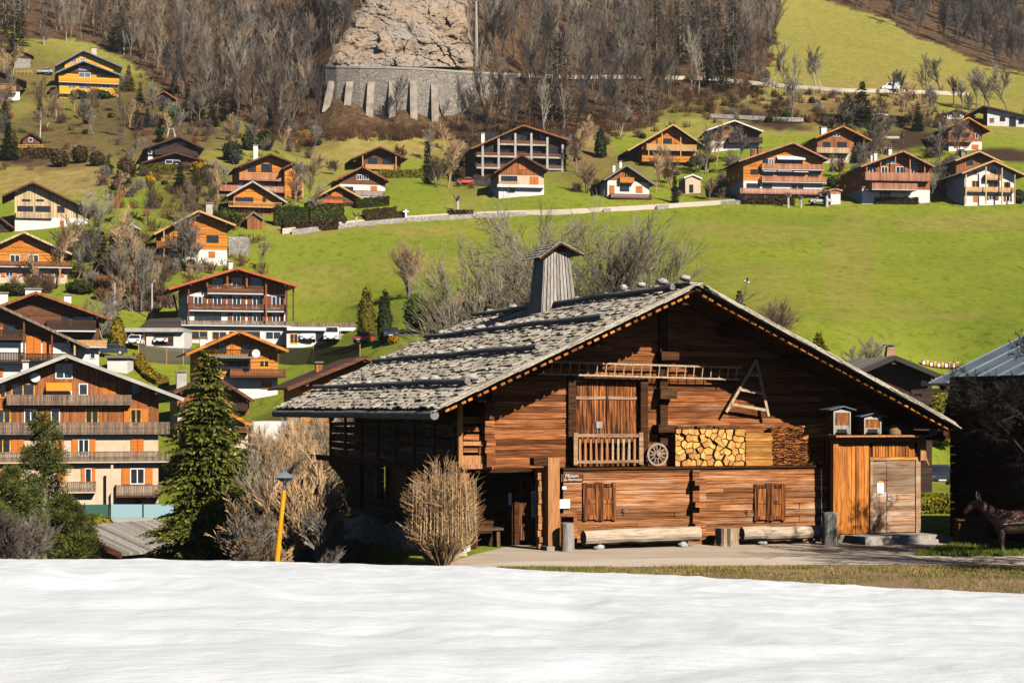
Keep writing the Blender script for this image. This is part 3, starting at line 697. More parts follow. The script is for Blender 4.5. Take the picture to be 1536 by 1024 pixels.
def layered_verge(a, b2):
    mb = MB(); d = Vector((b2.x-a.x, 0, b2.z-a.z)); L = d.length; d.normalize(); nn = Vector((-d.z, 0, d.x)); nn = nn if nn.z > 0 else -nn
    s = -.1
    while s < L-1.0:
        ln = rnd.uniform(.5, .8)
        for k2 in range(3):
            q = Vector((a.x, OH-.06+rnd.uniform(-.03, .03), a.z))+d*(s+ln/2+k2*.13)+nn*(.02+k2*.038)
            tl = (d*ln*.62+nn*.012)
            mb.obox(q, tl, Vector((0, .16, 0)), nn*.014)
        s += rnd.uniform(.28, .4)
    mb.build('verge_shingles', M['shingle'], roof)
layered_verge(el, rg); layered_verge(er, rg)
mb = MB()
for i in range(int((VB-OH)/.4)): mb.obox((rg.x+rnd.uniform(-.04, .04), OH+.2+i*.4, rg.z+.12), (.22, 0, .0), (0, .22, rnd.uniform(-.02, .02)), (0, 0, .02))
mb.build('ridge_cap', M['shingle'], roof)
# roof poles weighed down with stones
d = Vector((rg.x-el.x, 0, rg.z-el.z)); LS = d.length; d.normalize(); nn = Vector((-d.z, 0, d.x))
def slope_s(px, py, v):                               # distance up the slope where this pixel meets the roof at depth v
    best = min((abs(f.Z(px, py, v)-roofz(f.U(px, v)+0)-.15), s) for s in (0,)); u = f.U(px, v); return (u-el.x)/d.x
def front_v(px, py):                                  # depth at which the ray meets the left slope
    lo, hi = OH, VB
    for _ in range(50):
        mid = (lo+hi)/2
        if f.Z(px, py, mid) > roofz(f.U(px, mid))+.16: lo = mid
        else: hi = mid
    return lo
def roundrock(c, r, name='roof_stone'):
    mb = MB(); nx, nz = 9, 6; sx, sy, sz = r*rnd.uniform(.9, 1.5), r*rnd.uniform(.8, 1.2), r*rnd.uniform(.5, .75); sd = rnd.uniform(0, 99)
    for j in range(nz+1):
        for i in range(nx):
            t = 2*math.pi*i/nx; ph = math.pi*j/nz; q = Vector((math.cos(t)*math.sin(ph), math.sin(t)*math.sin(ph), math.cos(ph)))
            k = 1+.6*noise.noise(q*1.7+Vector((sd, 0, 0))); mb.v.append((c[0]+q.x*sx*k, c[1]+q.y*sy*k, c[2]+q.z*sz*k))
    for j in range(nz):
        for i in range(nx): mb.f.append((j*nx+i, (j+1)*nx+i, (j+1)*nx+(i+1) % nx, j*nx+(i+1) % nx))
    return mb
stones = []
for px, py in ((1012,430),(907,475),(811,521),(706,572)):
    v0 = front_v(px, py); u = f.U(px, v0); s = (u-el.x)/d.x
    if px > 1000: v0 = OH+.9; s = LS-.32
    q = Vector((el.x, 0, el.z))+d*s+nn*.2
    pts = []; k = 9; e = VB-.3
    for i in range(k+1): v = v0+(e-v0)*i/k; pts.append((q.x+rnd.uniform(-.03, .03), v, q.z+rnd.uniform(-.025, .025)))
    mb = MB(); mb.tube(pts, [.095-.02*i/k for i in range(k+1)], 9, j=.08); mb.build('roof_pole', M['polegrey'], roof, smooth=False)
    v = v0+rnd.uniform(.2, .8)
    while v < min(e, v0+20):
        r = rnd.uniform(.10, .2); up = Vector((q.x, v, q.z))+d*(.12+r*.8)+nn*(r*.3-.06)
        mb = roundrock(up, r); stones.append(tag(mb.build('roof_stone', M['stone'], None, True), 'grey stone weighing down a pole on the shingle roof', 'stone', 'stones on the shingle roof'))
        v += rnd.uniform(.7, 2.6)
for px, py, r in ((1012,424,.2),(1038,425,.18),(985,432,.14),(962,436,.12)):
    v = OH+.3+(1045-px)*.06; q = Vector((rg.x-.05, v, rg.z+.3)); mb = roundrock(q, r)
    stones.append(tag(mb.build('roof_stone', M['stone'], None, True), 'grey stone weighing down a pole on the shingle roof', 'stone', 'stones on the shingle roof'))
for o in stones: o.location = f.P0; o.rotation_euler = (0, 0, f.th)
# eave gutter log
mb = MB(); k = 12; mb.tube([(el.x-.1, OH-.12+(VB-OH)*i/k, el.z-.16+rnd.uniform(-.015, .015)) for i in range(k+1)], .13, 10, j=.03); mb.build('gutter', M['polegrey'], roof)
mb = MB(); mb.tube([(er.x-.35, OH+.8, er.z-.2), (er.x-.1, OH+.75, er.z-.19)], .1, 10); mb.tube([(er.x-1.6, -.2, er.z-.12), (er.x-.15, -.2, er.z-.16)], .08, 8); mb.build('eave_log', M['polegrey'], roof)
# braced post and beam behind the annex corner
# tall boarded chimney on the ridge
vc = f.V(836, rg.x); cz = rg.z
c0, c1 = f.U(812, vc-.7), f.U(867, vc-.7); cm = (c0+c1)/2; hw = (c1-c0)/2
zt = f.Z(835, 385, vc); zb = cz-.8
mb = MB(); tw = hw*.66
def face(p0, p1, q0, q1, n):
    for i in range(n):
        a, b2 = i/n, (i+1)/n; g = .012
        A, B, C, D = p0.lerp(p1, a+g), p0.lerp(p1, b2-g), q0.lerp(q1, b2-g), q0.lerp(q1, a+g); nr = (B-A).cross(D-A).normalized()*rnd.uniform(.015, .035)
        mb.hexa([A-nr*.5, B-nr*.5, B+nr, A+nr, D-nr*.5, C-nr*.5, C+nr, D+nr])
cb = [Vector((cm+x*hw, vc+y*hw, zb)) for x, y in ((-1,-1),(1,-1),(1,1),(-1,1))]; ct = [Vector((cm+x*tw, vc+y*tw, zt+.12)) for x, y in ((-1,-1),(1,-1),(1,1),(-1,1))]
for i in range(4): face(cb[i], cb[(i+1) % 4], ct[i], ct[(i+1) % 4], 9)
ch = mb.build('chimney', M['greywood'], roof)
mb = MB(); rz = f.Z(835, 367, vc); e0, e1 = f.p(796, 391, vc), f.p(864, 386, vc)
apx = (cm, rz)
for a in (e0, e1):
    for r in range(5):
        t0, t1 = r/5, (r+1.35)/5; dd = Vector((apx[0]-a.x, 0, apx[1]-a.z)); A = Vector((a.x, 0, a.z))+dd*t0; B = Vector((a.x, 0, a.z))+dd*min(1, t1)
        y = vc-hw-.1
        while y < vc+hw+.1:
            w2 = rnd.uniform(.15, .26); l = Vector((0, 0, .03+rnd.uniform(0, .02))); hh = Vector((0, 0, .03))
            q = [A+l+Vector((0, y, 0)), A+l+Vector((0, y+w2-.01, 0)), B+Vector((0, y+w2-.01, 0)), B+Vector((0, y, 0))]; mb.hexa([*q, *(p+hh for p in q)]); y += w2
mb.build('chimney_cap', M['greywood'], ch)
mb = MB()
for a in (e0, e1): mb.beam((a.x*.97+cm*.03, vc-hw-.1, a.z-.0), (cm, vc-hw-.1, rz-.03), .06, .06)
mb.build('cap_frame', M['logdark'], ch)
# sign, plates
v = VL-.06
mb = MB(); mb.box(f.U(842, v), f.U(875, v), v, v+.03, f.Z(858, 722, v), f.Z(858, 710.5, v)); sg = mb.build('sign_board', M['logdark'] if 0 else M['doorwood'], farm)
def text(s, loc, size, m, parent, shear=.35, name='lettering', ext=.003):
    cu = bpy.data.curves.new(name, 'FONT'); cu.body = s; cu.size = size; cu.extrude = ext; cu.shear = shear; cu.align_x = 'CENTER'
    tmp = bpy.data.objects.new('tmp', cu); col.objects.link(tmp); dg = bpy.context.evaluated_depsgraph_get(); me = bpy.data.meshes.new_from_object(tmp.evaluated_get(dg))
    bpy.data.objects.remove(tmp); me.materials.clear(); me.materials.append(m); me.transform(Matrix.Translation(loc) @ Matrix.Rotation(R(90), 4, 'X'))
    o = bpy.data.objects.new(name, me); col.objects.link(o); o.parent = parent; return o
text('Maison', (f.U(857, v), v-.006, f.Z(858, 715.6, v)), .15, M['white'], sg)
text('du Patrimoine', (f.U(859, v), v-.006, f.Z(858, 720.6, v)), .105, M['white'], sg)
mb = MB(); mb.box(f.U(838.5, v), f.U(855, v), v, v+.03, f.Z(846, 762, v), f.Z(846, 748.5, v)); mb.build('white_panel', M['paper'], farm)
mb = MB(); mb.box(f.U(844, v), f.U(850, v), v+.02, v+.04, f.Z(846, 734, v), f.Z(846, 729, v)); mb.build('small_plate', M['paper'], farm)  # small blank white plate on the log wall, no light source
# beam stub beside the trestle
mb = MB(); mb.box(f.U(1136), f.U(1174), -.1, .0, f.Z(1150, 557), f.Z(1150, 546), .01); mb.build('beam_stub', M['log'], farm)
# ---------------------------------------------------------------- shed annex at the sunny end
va_ = -1.2
ann = empty('annex_shed', f.P0, f.th, 'plank shed with grey weathered door built against the sunny end of the farmhouse', 'shed')
A = lambda x, y=700: f.U(x, va_)
az = lambda x, y: f.Z(x, y, va_)
mb = MB(); x = A(1257); e = A(1304)
while x < e-.03:
    w2 = min(rnd.uniform(.12, .2), e-x); mb.box(x+.005, x+w2-.005, va_+rnd.uniform(-.015, .015), va_+.05, az(1280, 800), az(1280, 663), .004); x += w2
mb.build('board_wall', M['boardv'], ann)
mb = MB(); mb.box(A(1258), A(1377), va_+.06, 1.5, .1, az(1300, 662)); mb.build('inner_wall', M['logdark'], ann)
mb = MB(); mb.box(A(1247.5), A(1255.5), va_-.1, va_+.1, .12, az(1250, 657), .006); mb.build('corner_post', M['boardv'], ann)
mb = MB(); mb.box(A(1249), A(1384), va_-.06, va_+.05, az(1300, 663), az(1300, 655.5), .006); mb.build('top_beam', M['postwood'], ann)
mb = MB(); mb.box(A(1244), A(1387), va_-.42, -.02, az(1300, 655), az(1300, 652.3), .006); mb.build('roof_shelf', M['postwood'], ann)
mb = MB(); mb.box(A(1378), A(1386), va_-.12, va_+.15, az(1380, 690), az(1380, 656), .006); mb.beam((A(1384)+.02, va_-.1, az(1380, 684)), (A(1388)+.05, va_-.1, az(1380, 697)), .05, .05); mb.build('bracket', M['postwood'], ann)
mb = MB(); x = A(1309); e = A(1373)
while x < e-.03:
    w2 = rnd.uniform(.1, .15); mb.box(x+.012, min(e, x+w2)-.012, va_+.02+rnd.uniform(-.01, .01), va_+.055, az(1340, 685), az(1340, 664), .006); x += w2
mb.build('slat_panel', M['boardv'], ann)
mb = MB(); mb.box(A(1304.5), A(1376), va_-.03, va_+.05, az(1340, 689.5), az(1340, 685.3), .004); mb.build('lintel', M['lath'], ann)
for a, b2 in ((1304.5,1308.3),(1373,1380)):
    mb = MB(); mb.box(A(a), A(b2), va_-.04, va_+.058, az(1340, 799), az(1340, 690), .004); mb.build('door_post', M['greydoor'], ann)
for a, b2 in ((1309,1329.6),(1330.4,1372.4)):
    mb = MB(); z = az(1340, 798); zt2 = az(1340, 690.5)
    while z < zt2-.02:
        h = min(rnd.uniform(.14, .24), zt2-z); mb.box(A(a), A(b2), va_+rnd.uniform(-.006, .006), va_+.04, z+.004, z+h-.003, .002); z += h
    o = mb.build('door_leaf', M['greydoor'], ann)
    mb = MB(); mb.box(A(a)+.02, A(b2)-.02, va_-.03, va_-.008, az(1340, 786.5), az(1340, 784), .002); mb.build('door_rail', M['postwood'], o)
    if a > 1320:
        mb = MB(); p = Vector((A(1332.5), va_-.03, az(1340, 745))); mb.box(p.x-.05, p.x+.05, p.y-.01, p.y+.02, p.z-.11, p.z+.1); mb.tube([p+Vector((0, -.02, .02)), p+Vector((.08, -.07, .04)), p+Vector((.09, -.06, -.08))], .018, 6); mb.build('handle', M['greywood'], o)
    else:
        mb = MB(); mb.box(A(1315.5), A(1325.5), va_-.016, va_-.01, az(1320, 740), az(1320, 724)); q = mb.build('notice', M['paper'], o)
        mb = MB(); mb.prism([(A(1315.8), az(1320, 723.6)), (A(1325.2), az(1320, 723.6)), (A(1323), az(1320, 721)), (A(1318), az(1320, 721))], va_-.016, va_-.01); mb.build('notice_tab', M['orangepaper'], o)
mb = MB(); mb.box(A(1255), A(1381), va_-.08, 1.4, -.1, az(1300, 800.5), .015); mb.build('foundation', M['concrete'], ann)
mb = MB(); mb.box(f.U(1298, -2.5), f.U(1419, -2.5), -2.5, va_-.1, -.05, f.Z(1350, 801, -1.75), .015); tag(mb.build('doorstep', M['concrete']), 'low concrete slab in front of the grey shed door', 'step'); bpy.data.objects['doorstep'].location = f.P0; bpy.data.objects['doorstep'].rotation_euler = (0, 0, f.th)
# ---------------------------------------------------------------- things hanging, stacked and standing at the farmhouse
def fthing(name, label, cat, loc=(0,0,0), group=None):
    return empty(name, f.w(loc), f.th, label, cat, group)
def fobj(mb, name, m, label, cat, group=None, smooth=False):
    o = mb.build(name, m, None, smooth); o.location = f.P0; o.rotation_euler = (0, 0, f.th); return tag(o, label, cat, group)
# ladder on pegs
vl = -.3; l0, l1, k0, k1 = f.p(808, 542, vl), f.p(1112, 551.5, vl), f.p(806, 560.5, vl), f.p(1110, 569, vl)
o = fthing('ladder', 'long wooden ladder hung sideways above the upper door', 'ladder')
def loc_build(mb, name, m, root, smooth=False):      # geometry in farm coordinates under a thing whose empty stands at farm origin offset
    ob = mb.build(name, m, root, smooth); ob.location = -root_off(root); return ob
def root_off(root):
    q = root.location-f.P0; return Vector((q.x*f.c+q.y*f.s, -q.x*f.s+q.y*f.c, q.z))
for a, b2 in ((l0, l1), (k0, k1)): mb = MB(); mb.beam(a, b2, .045, .055); mb.build('rail', M['ladderwood'], o)
for i in range(23):
    t = (i+.5)/23; mb = MB(); mb.tube([k0.lerp(k1, t), l0.lerp(l1, t)], .02, 6); mb.build('rung', M['ladderwood'], o)
mb = MB()
for x, y in ((855, 563), (992, 567), (1085, 570)): q = f.p(x, y, vl); mb.tube([(q.x, .05, q.z+.02), (q.x, vl-.08, q.z-.01)], .025, 6)
mb.build('peg', M['logdark'], o)
# A-shaped trestle
vt = -.3; o = fthing('trestle', 'pale A shaped wooden frame hung on the gable wall', 'trestle')
ap = f.p(1134, 540, vt); fl_ = f.p(1089, 618, vt); fr_ = f.p(1152.5, 624, vt)
for q in (fl_, fr_): mb = MB(); mb.beam(ap, q, .08, .085); mb.build('leg', M['ladderwood'], o)
for a, b2 in ((f.p(1121.5, 562, vt), f.p(1140, 563, vt)), (f.p(1109, 584, vt), f.p(1143, 590, vt)), (f.p(1096, 606, vt), f.p(1149, 615, vt))):
    mb = MB(); mb.beam(a-Vector((0,.045,0)), b2-Vector((0,.045,0)), .05, .085); mb.build('crossbar', M['ladderwood'], o)
# cart wheel on the ledge
vw = -.3; c = f.p(986, 682, vw); rr = .36; c.z = zl+.06+rr+.02; o = fthing('cart_wheel', 'spoked wooden cart wheel leaning on the ledge beside the firewood', 'wheel')
mb = MB(); n = 28
for i in range(n):
    a, b2 = 2*math.pi*i/n, 2*math.pi*(i+1)/n
    q = [c+Vector((math.cos(t)*r, dy, math.sin(t)*r)) for t in (a, b2) for r in (rr-.065, rr) for dy in (-.035, .035)]
    mb.hexa([q[0], q[2], q[6], q[4], q[1], q[3], q[7], q[5]])
mb.build('rim', M['wheelwood'], o)
for i in range(12):
    t = 2*math.pi*i/12+.1; dd = Vector((math.cos(t), 0, math.sin(t))); mb = MB(); mb.tube([c+dd*.05, c+dd*(rr-.06)], [.026, .018], 6); mb.build('spoke', M['wheelwood'], o)
mb = MB(); mb.tube([c+Vector((0, -.1, 0)), c+Vector((0, -.04, 0)), c+Vector((0, .06, 0))], [.055, .075, .075], 12); mb.build('hub', M['wheelwood'], o)
# firewood: split logs, each one its own
fw0, fw1 = f.U(1012, -.4), f.U(1117, -.4); fz0 = zl+.065; fz1 = f.Z(1060, 643, -.4)
def halfplane(poly, px_, pz_, nx, nz):
    out = []
    for i in range(len(poly)):
        a, b2 = poly[i], poly[(i+1) % len(poly)]; da = (a[0]-px_)*nx+(a[1]-pz_)*nz; db = (b2[0]-px_)*nx+(b2[1]-pz_)*nz
        if da <= 0: out.append(a)
        if da*db < 0: t = da/(da-db); out.append((a[0]+(b2[0]-a[0])*t, a[1]+(b2[1]-a[1])*t))
    return out
seeds = []; r3 = random.Random(11); rows_ = 6; cols_ = 12
for j in range(rows_):
    for i in range(cols_): seeds.append((fw0+(i+.5+(j % 2)*.5-.25+r3.uniform(-.42, .42))*(fw1-fw0)/cols_, fz0+(j+.5+r3.uniform(-.4, .4))*(fz1-fz0)/rows_))
for s_ in seeds:
    top = fz1+.1*math.sin(s_[0]*3)
    poly = [(fw0, fz0), (fw1, fz0), (fw1, fz1), (fw0, fz1)]
    for q in seeds:
        if q is s_: continue
        dx, dz = q[0]-s_[0], q[1]-s_[1]
        if dx*dx+dz*dz > .5: continue
        poly = halfplane(poly, (s_[0]+q[0])/2, (s_[1]+q[1])/2, dx, dz)
        if len(poly) < 3: break
    if len(poly) < 3: continue
    g = .90; poly = [(s_[0]+(x-s_[0])*g, s_[1]+(z-s_[1])*g) for x, z in poly]
    o = fthing('firewood_log', 'split firewood log showing its pale cut end in the stack on the ledge', 'log', (s_[0], 0, s_[1]), 'firewood logs stacked on the ledge')
    pl = [(x-s_[0], z-s_[1]) for x, z in poly]; dv = r3.uniform(-.09, .06)
    mb = MB(); mb.prism(pl, -.44+dv, -.03); mb.build('bark', M['bark'], o)
    mb = MB(); mb.prism([(x*.94, z*.94) for x, z in pl], -.446+dv, -.439+dv); mb.build('cut_face', M['endgrain'], o)
for k in range(16):
    x = r3.uniform(fw0, fw1); z = fz1+r3.uniform(.02, .07); a = r3.uniform(-.25, .25); mb = MB(); ln = r3.uniform(.1, .25); mb.obox((x, -.2+r3.uniform(-.1,.1), z), (math.cos(a)*ln, 0, math.sin(a)*.04), (0, .12, .0), (0, 0, .03))
    fobj(mb, 'bark_slab', M['bark'], 'dark bark slab lying on top of the firewood stack', 'bark', 'bark slabs on the firewood')
# bundle of laths, end boards
for (a, b2, y0, y1, nm, lb, tl) in ((1119, 1158.5, 649, 699, 'plank_stack', 'neat stack of thin orange planks beside the firewood', 0), (1205, 1246, 637, 658, 'plank_stack', 'tilted bundle of orange laths on top of the dark shingle pile', .14)):
    mb = MB(); v = -.42; z0 = f.Z(a, y1, v) if not tl else f.Z(a, y1, v); zt2 = f.Z(a, y0, v) if not tl else z0+.36
    if not tl: z0 = zl+.065
    ua, ue = f.U(a, v), f.U(b2, v); z = z0
    while z < zt2:
        h = rnd.uniform(.03, .055) if not tl else .07; dz = tl*(ue-ua)
        q = [(ua+rnd.uniform(-.03, .02), v+rnd.uniform(-.02, .02), z), (ue+rnd.uniform(-.02, .02), v+rnd.uniform(-.02, .02), z+dz), (ue, 0-.03, z+dz), (ua, -.03, z)]
        mb.hexa([*q, *((x, y, zz+h-.012) for x, y, zz in q)]); z += h
    fobj(mb, nm, M['lath'], lb, 'planks')
mb = MB(); a, b2 = f.U(1160, -.4), f.U(1239, -.4); z = zl+.066
zt2 = f.Z(1160, 641, -.4)
mb.box(a+.03, b2-.03, -.3, -.05, z, zt2-.08)
row = 0
while z < zt2:
    x = a+rnd.uniform(-.1, .0); h = rnd.uniform(.018, .032)
    while x < b2-.05:
        w2 = rnd.uniform(.06, .28); tl = rnd.uniform(-.035, .035)+.02
        lim = b2-.02-(.5 if z > zt2-.33 else 0)
        if x+w2 < lim: mb.hexa([(x, -.42+rnd.uniform(-.05, .05), z), (x+w2, -.42+rnd.uniform(-.05, .05), z+tl), (x+w2, -.1, z+tl), (x, -.1, z), (x, -.42+rnd.uniform(-.04, .05), z+h-.004), (x+w2, -.42+rnd.uniform(-.04, .05), z+h+tl-.004), (x+w2, -.1, z+h+tl), (x, -.1, z+h)])
        x += w2+.012
    z += h
fobj(mb, 'shingle_pile', M['shinglestack'], 'dark pile of split wooden shingles stacked on the ledge', 'shingles')
mb = MB(); mb.box(f.U(1239.5, -.45), f.U(1243.5, -.45), -.5, -.42, zl+.065, f.Z(1240, 657, -.45), .004); fobj(mb, 'batten', M['lath'], 'upright yellow batten at the end of the shingle pile', 'batten')
# beehives and straw skep on the shed roof
ztop = az(1300, 652.2)+.004
def hive(px0, px1, pyt, pye, label, side):
    v = -1.5; a, b2 = f.U(px0, v), f.U(px1, v); hgt = f.Z(px0, pyt, v)-ztop; dp = .5
    o = fthing('beehive', label, 'beehive', ((a+b2)/2, v, ztop), 'wooden beehives on the shed roof'); hw = (b2-a)/2
    mb = MB(); mb.box(-hw, hw, .02, dp, .03, hgt, .003); mb.build('hive_box', M['log'], o)
    mb = MB()
    for s_ in (-1, 1): mb.box(s_*hw-.02, s_*hw+.02, -.01, .02, 0.03, hgt, .001)
    mb.box(-hw+.021, hw-.021, -.008, .02, hgt-.1, hgt, .001); mb.build('front_trim', M['bluegrey'] if 0 else M['greyplaster'], o)
    mb = MB(); mb.box(-hw+.03, hw-.03, .0, .0195, hgt*.40, hgt-.11, .002); mb.build('front_board', M['shutterwood'], o)
    mb = MB(); mb.box(-hw+.03, hw-.03, .003, .0195, .04, hgt*.39, .002); mb.build('entrance_board', M['greywood'], o)
    mb = MB(); mb.box(-hw*.65, hw*.6, -.004, .001, .1, .19); mb.box(-hw*.8, hw*.7, -.06, -.005, .08, .095); mb.build('entrance', M['black'], o)
    mb = MB(); z = hgt; h2 = .1; mb.prism([(-hw-.22, z-.03), (-hw-.22, z), (0, z+h2+.02), (hw+.16, z), (hw+.16, z-.03), (0, z+h2-.02)], -.12, dp+.06); mb.build('hive_roof', M['tin'], o)
hive(1251, 1275, 614, 605, 'taller wooden beehive with grey pitched lid on the shed roof', 1); hive(1297, 1321, 624, 617, 'shorter wooden beehive with grey lid, between the taller hive and the straw skep', 1)
c = f.p(1341.5, 650, -1.38); mb = MB(); prof = []
for i in range(13):
    t = i/12; r = .21*(1-t**3.2)**.5+.004; prof.append((r+.010*math.sin(i*3.14), t*.33))
mb.lathe([(r, z) for r, z in prof], (c.x, c.y, ztop+.005), 18); fobj(mb, 'straw_skep', M['straw'], 'domed straw bee skep on the end of the shed roof', 'skep', smooth=True)
# logs, stump and posts on the yard
def logthing(name, label, a, b2, r, m=M['logbark'], supports=()):
    mb = MB(); k = 8; a = Vector(a); b2 = Vector(b2)
    mb.tube([a.lerp(b2, i/k)+Vector((0, 0, rnd.uniform(-.015, .015))) for i in range(k+1)], [r*rnd.uniform(.94, 1.04) for i in range(k+1)], 14, j=.03)
    o = fobj(mb, name, m, label, 'log bench', smooth=False); return o
va1 = -1.15
b1 = logthing('log_bench', 'long pale log laid as a bench between the round post and the stump', (f.U(875, va1), va1, .37), (f.U(1050, va1), va1+.1, .39), .235)
b2_ = logthing('log_bench', 'shorter shaded log bench between the stump and the thick post', (f.U(1113, va1), va1, .36), (f.U(1233, va1-.2), va1-.2, .36), .215)
for x, m in ((898, 0), (1024, 0), (1143, 1), (1214, 1)):
    mb = roundrock((f.U(x, va1), va1, .05), .16); fobj(mb, 'support_stone', M['stone'], 'small stone propped under a log bench', 'stone', 'stones under the log benches', True)
def upright(name, label, px, pyt, w_, v, m=M['greywood'], cat='post'):
    x = f.U(px, v); z1 = f.Z(px, pyt, v); mb = MB(); mb.tube([(x, v, -.05), (x+.01, v, z1*.5), (x, v, z1)], [w_*1.04, w_*.98, w_*.97], 16, j=.04); return fobj(mb, name, m, label, cat)
upright('log_post', 'round grey log post in front of the porch', 851, 784, .2, -1.5)
upright('log_post', 'thick grey log post at the end of the shaded bench', 1244, 768, .24, -1.9)
x = f.U(1090, -1.2); mb = MB(); n = 22; pts = []
for z, k in ((-.03, 1.12), (.1, 1.02), (.35, .97), (.56, 1.0)): pts.append([(x+.33*k*(1+.1*math.sin(7*t)+.05*math.sin(11*t+1))*math.cos(t), -1.2+.33*k*(1+.1*math.sin(7*t)+.05*math.sin(11*t+1))*math.sin(t), z) for t in [2*math.pi*i/n for i in range(n)]])
b0 = 0
for ring in pts: mb.v += ring
for j in range(3):
    for i in range(n): mb.f.append((j*n+i, j*n+(i+1) % n, (j+1)*n+(i+1) % n, (j+1)*n+i))
mb.f.append(tuple(3*n+i for i in range(n))); fobj(mb, 'tree_stump', wood('stump', (.10,.06,.035), (.34,.24,.15), (.5,.4,.29), (7,7,.6), .85, 0, bumpk=.8), 'squat brown tree stump between the two log benches', 'stump')
# ---------------------------------------------------------------- village chalets
def boxy(fr, mb, x0, x1, y0, y1, va, vb2):          # pixel rectangle at depth va extruded to vb2
    mb.box(fr.U(x0, va), fr.U(x1, va), va, vb2, fr.Z((x0+x1)/2, y1, va), fr.Z((x0+x1)/2, y0, va))
def window(fr, root, x0, x1, y0, y1, kind='w', v=0):
    """w white frame, o orange frame, n no frame, b sky-blue glass; +s orange shutters, +d brown shutters, +c closed shutters"""
    vf = v-.07; a, b2 = fr.U(x0, vf), fr.U(x1, vf); z0, z1 = fr.Z((x0+x1)/2, y1, vf), fr.Z((x0+x1)/2, y0, vf)
    fm = M['v_yellow'] if 'o' in kind else M['v_dark'] if 'n' in kind else M['white']
    w_ = b2-a; sh = M['shut'] if 's' in kind else M['shutbrown']; mb = MB()
    if 'c' in kind:
        for k in range(2):
            c0 = a+w_*k/2+.02; c1 = c0+w_/2-.04; mb.box(c0, c1, vf, v-.01, z0, z1)
            for i in range(5): zz = z0+(z1-z0)*(i+.2)/5; mb.box(c0+.08, c1-.08, vf-.025, vf-.002, zz, zz+(z1-z0)*.11)
        return mb.build('shutter', M['shut'], root)
    if 's' in kind or 'd' in kind: sw = w_*.26; a2, b3 = a+sw, b2-sw
    else: a2, b3 = a, b2
    t = min(.09, (b3-a2)*.12)
    for q in ((a2, a2+t, z0, z1), (b3-t, b3, z0, z1), (a2+t, b3-t, z0, z0+t), (a2+t, b3-t, z1-t, z1)): mb.box(q[0], q[1], vf, v+.02, q[2], q[3])
    if b3-a2 > .9 and 'n' not in kind: mb.box((a2+b3)/2-t*.5, (a2+b3)/2+t*.5, vf+.012, v+.02, z0+t, z1-t)
    o = mb.build('window', fm, root)
    mb = MB(); mb.box(a2+t*.5, b3-t*.5, v-.035, v+.01, z0+t*.5, z1-t*.5); mb.build('pane', M['glassblue'] if 'b' in kind else M['glass'], o)
    if 's' in kind or 'd' in kind:
        for c0, c1 in ((a, a2-.02), (b3+.02, b2)):
            mb = MB(); mb.box(c0, c1, vf-.03, v-.01, z0, z1); mb.box(c0+.05, c1-.05, vf-.045, vf-.032, (z0+z1)/2-.05, (z0+z1)/2+.05); mb.build('shutter', sh, o)
    return o
def balcony(fr, root, x0, x1, yt, yb, m, slab=None, d=.85, v=0, style='board', side=True):
    vd_ = v-d; a, b2 = fr.U(x0, vd_), fr.U(x1, vd_); zt, zb = fr.Z((x0+x1)/2, yt, vd_), fr.Z((x0+x1)/2, yb, vd_); th = .2
    mb = MB(); mb.box(a, b2, vd_, v-.01, zb-.02, zb+th); o = mb.build('balcony', slab or m, root)
    mb = MB(); mb.box(a-.02, b2+.02, vd_-.06, vd_+.06, zt-.1, zt)
    if style == 'board':
        mb.box(a, b2, vd_-.03, vd_+.03, zb+th+.08, zb+th+.16); w_ = .17; x = a
        while x < b2-.05: e = min(x+w_-.035, b2); mb.box(x, e, vd_-.045, vd_-.032, zb+th*.6, zt-.05+rnd.uniform(-.01, .03)); x += w_
    elif style == 'solid':
        z = zb+th*.5
        while z < zt-.12: mb.box(a, b2, vd_-.04, vd_+.04, z, min(z+.2, zt-.11)); z += .225
    else:
        x = a
        while x < b2: mb.box(x, x+.05, vd_-.025, vd_+.025, zb+th, zt-.1); x += .28
    if side:
        for x in (a, b2-.06):
            mb.box(x, x+.06, vd_+.07, v-.02, zt-.1, zt-.001); y = vd_+.1
            while y < v-.1: mb.box(x+.01, x+.05, y, y+.12, zb+th+.002, zt-.1); y += .17
    mb.build('railing', m, o); return o
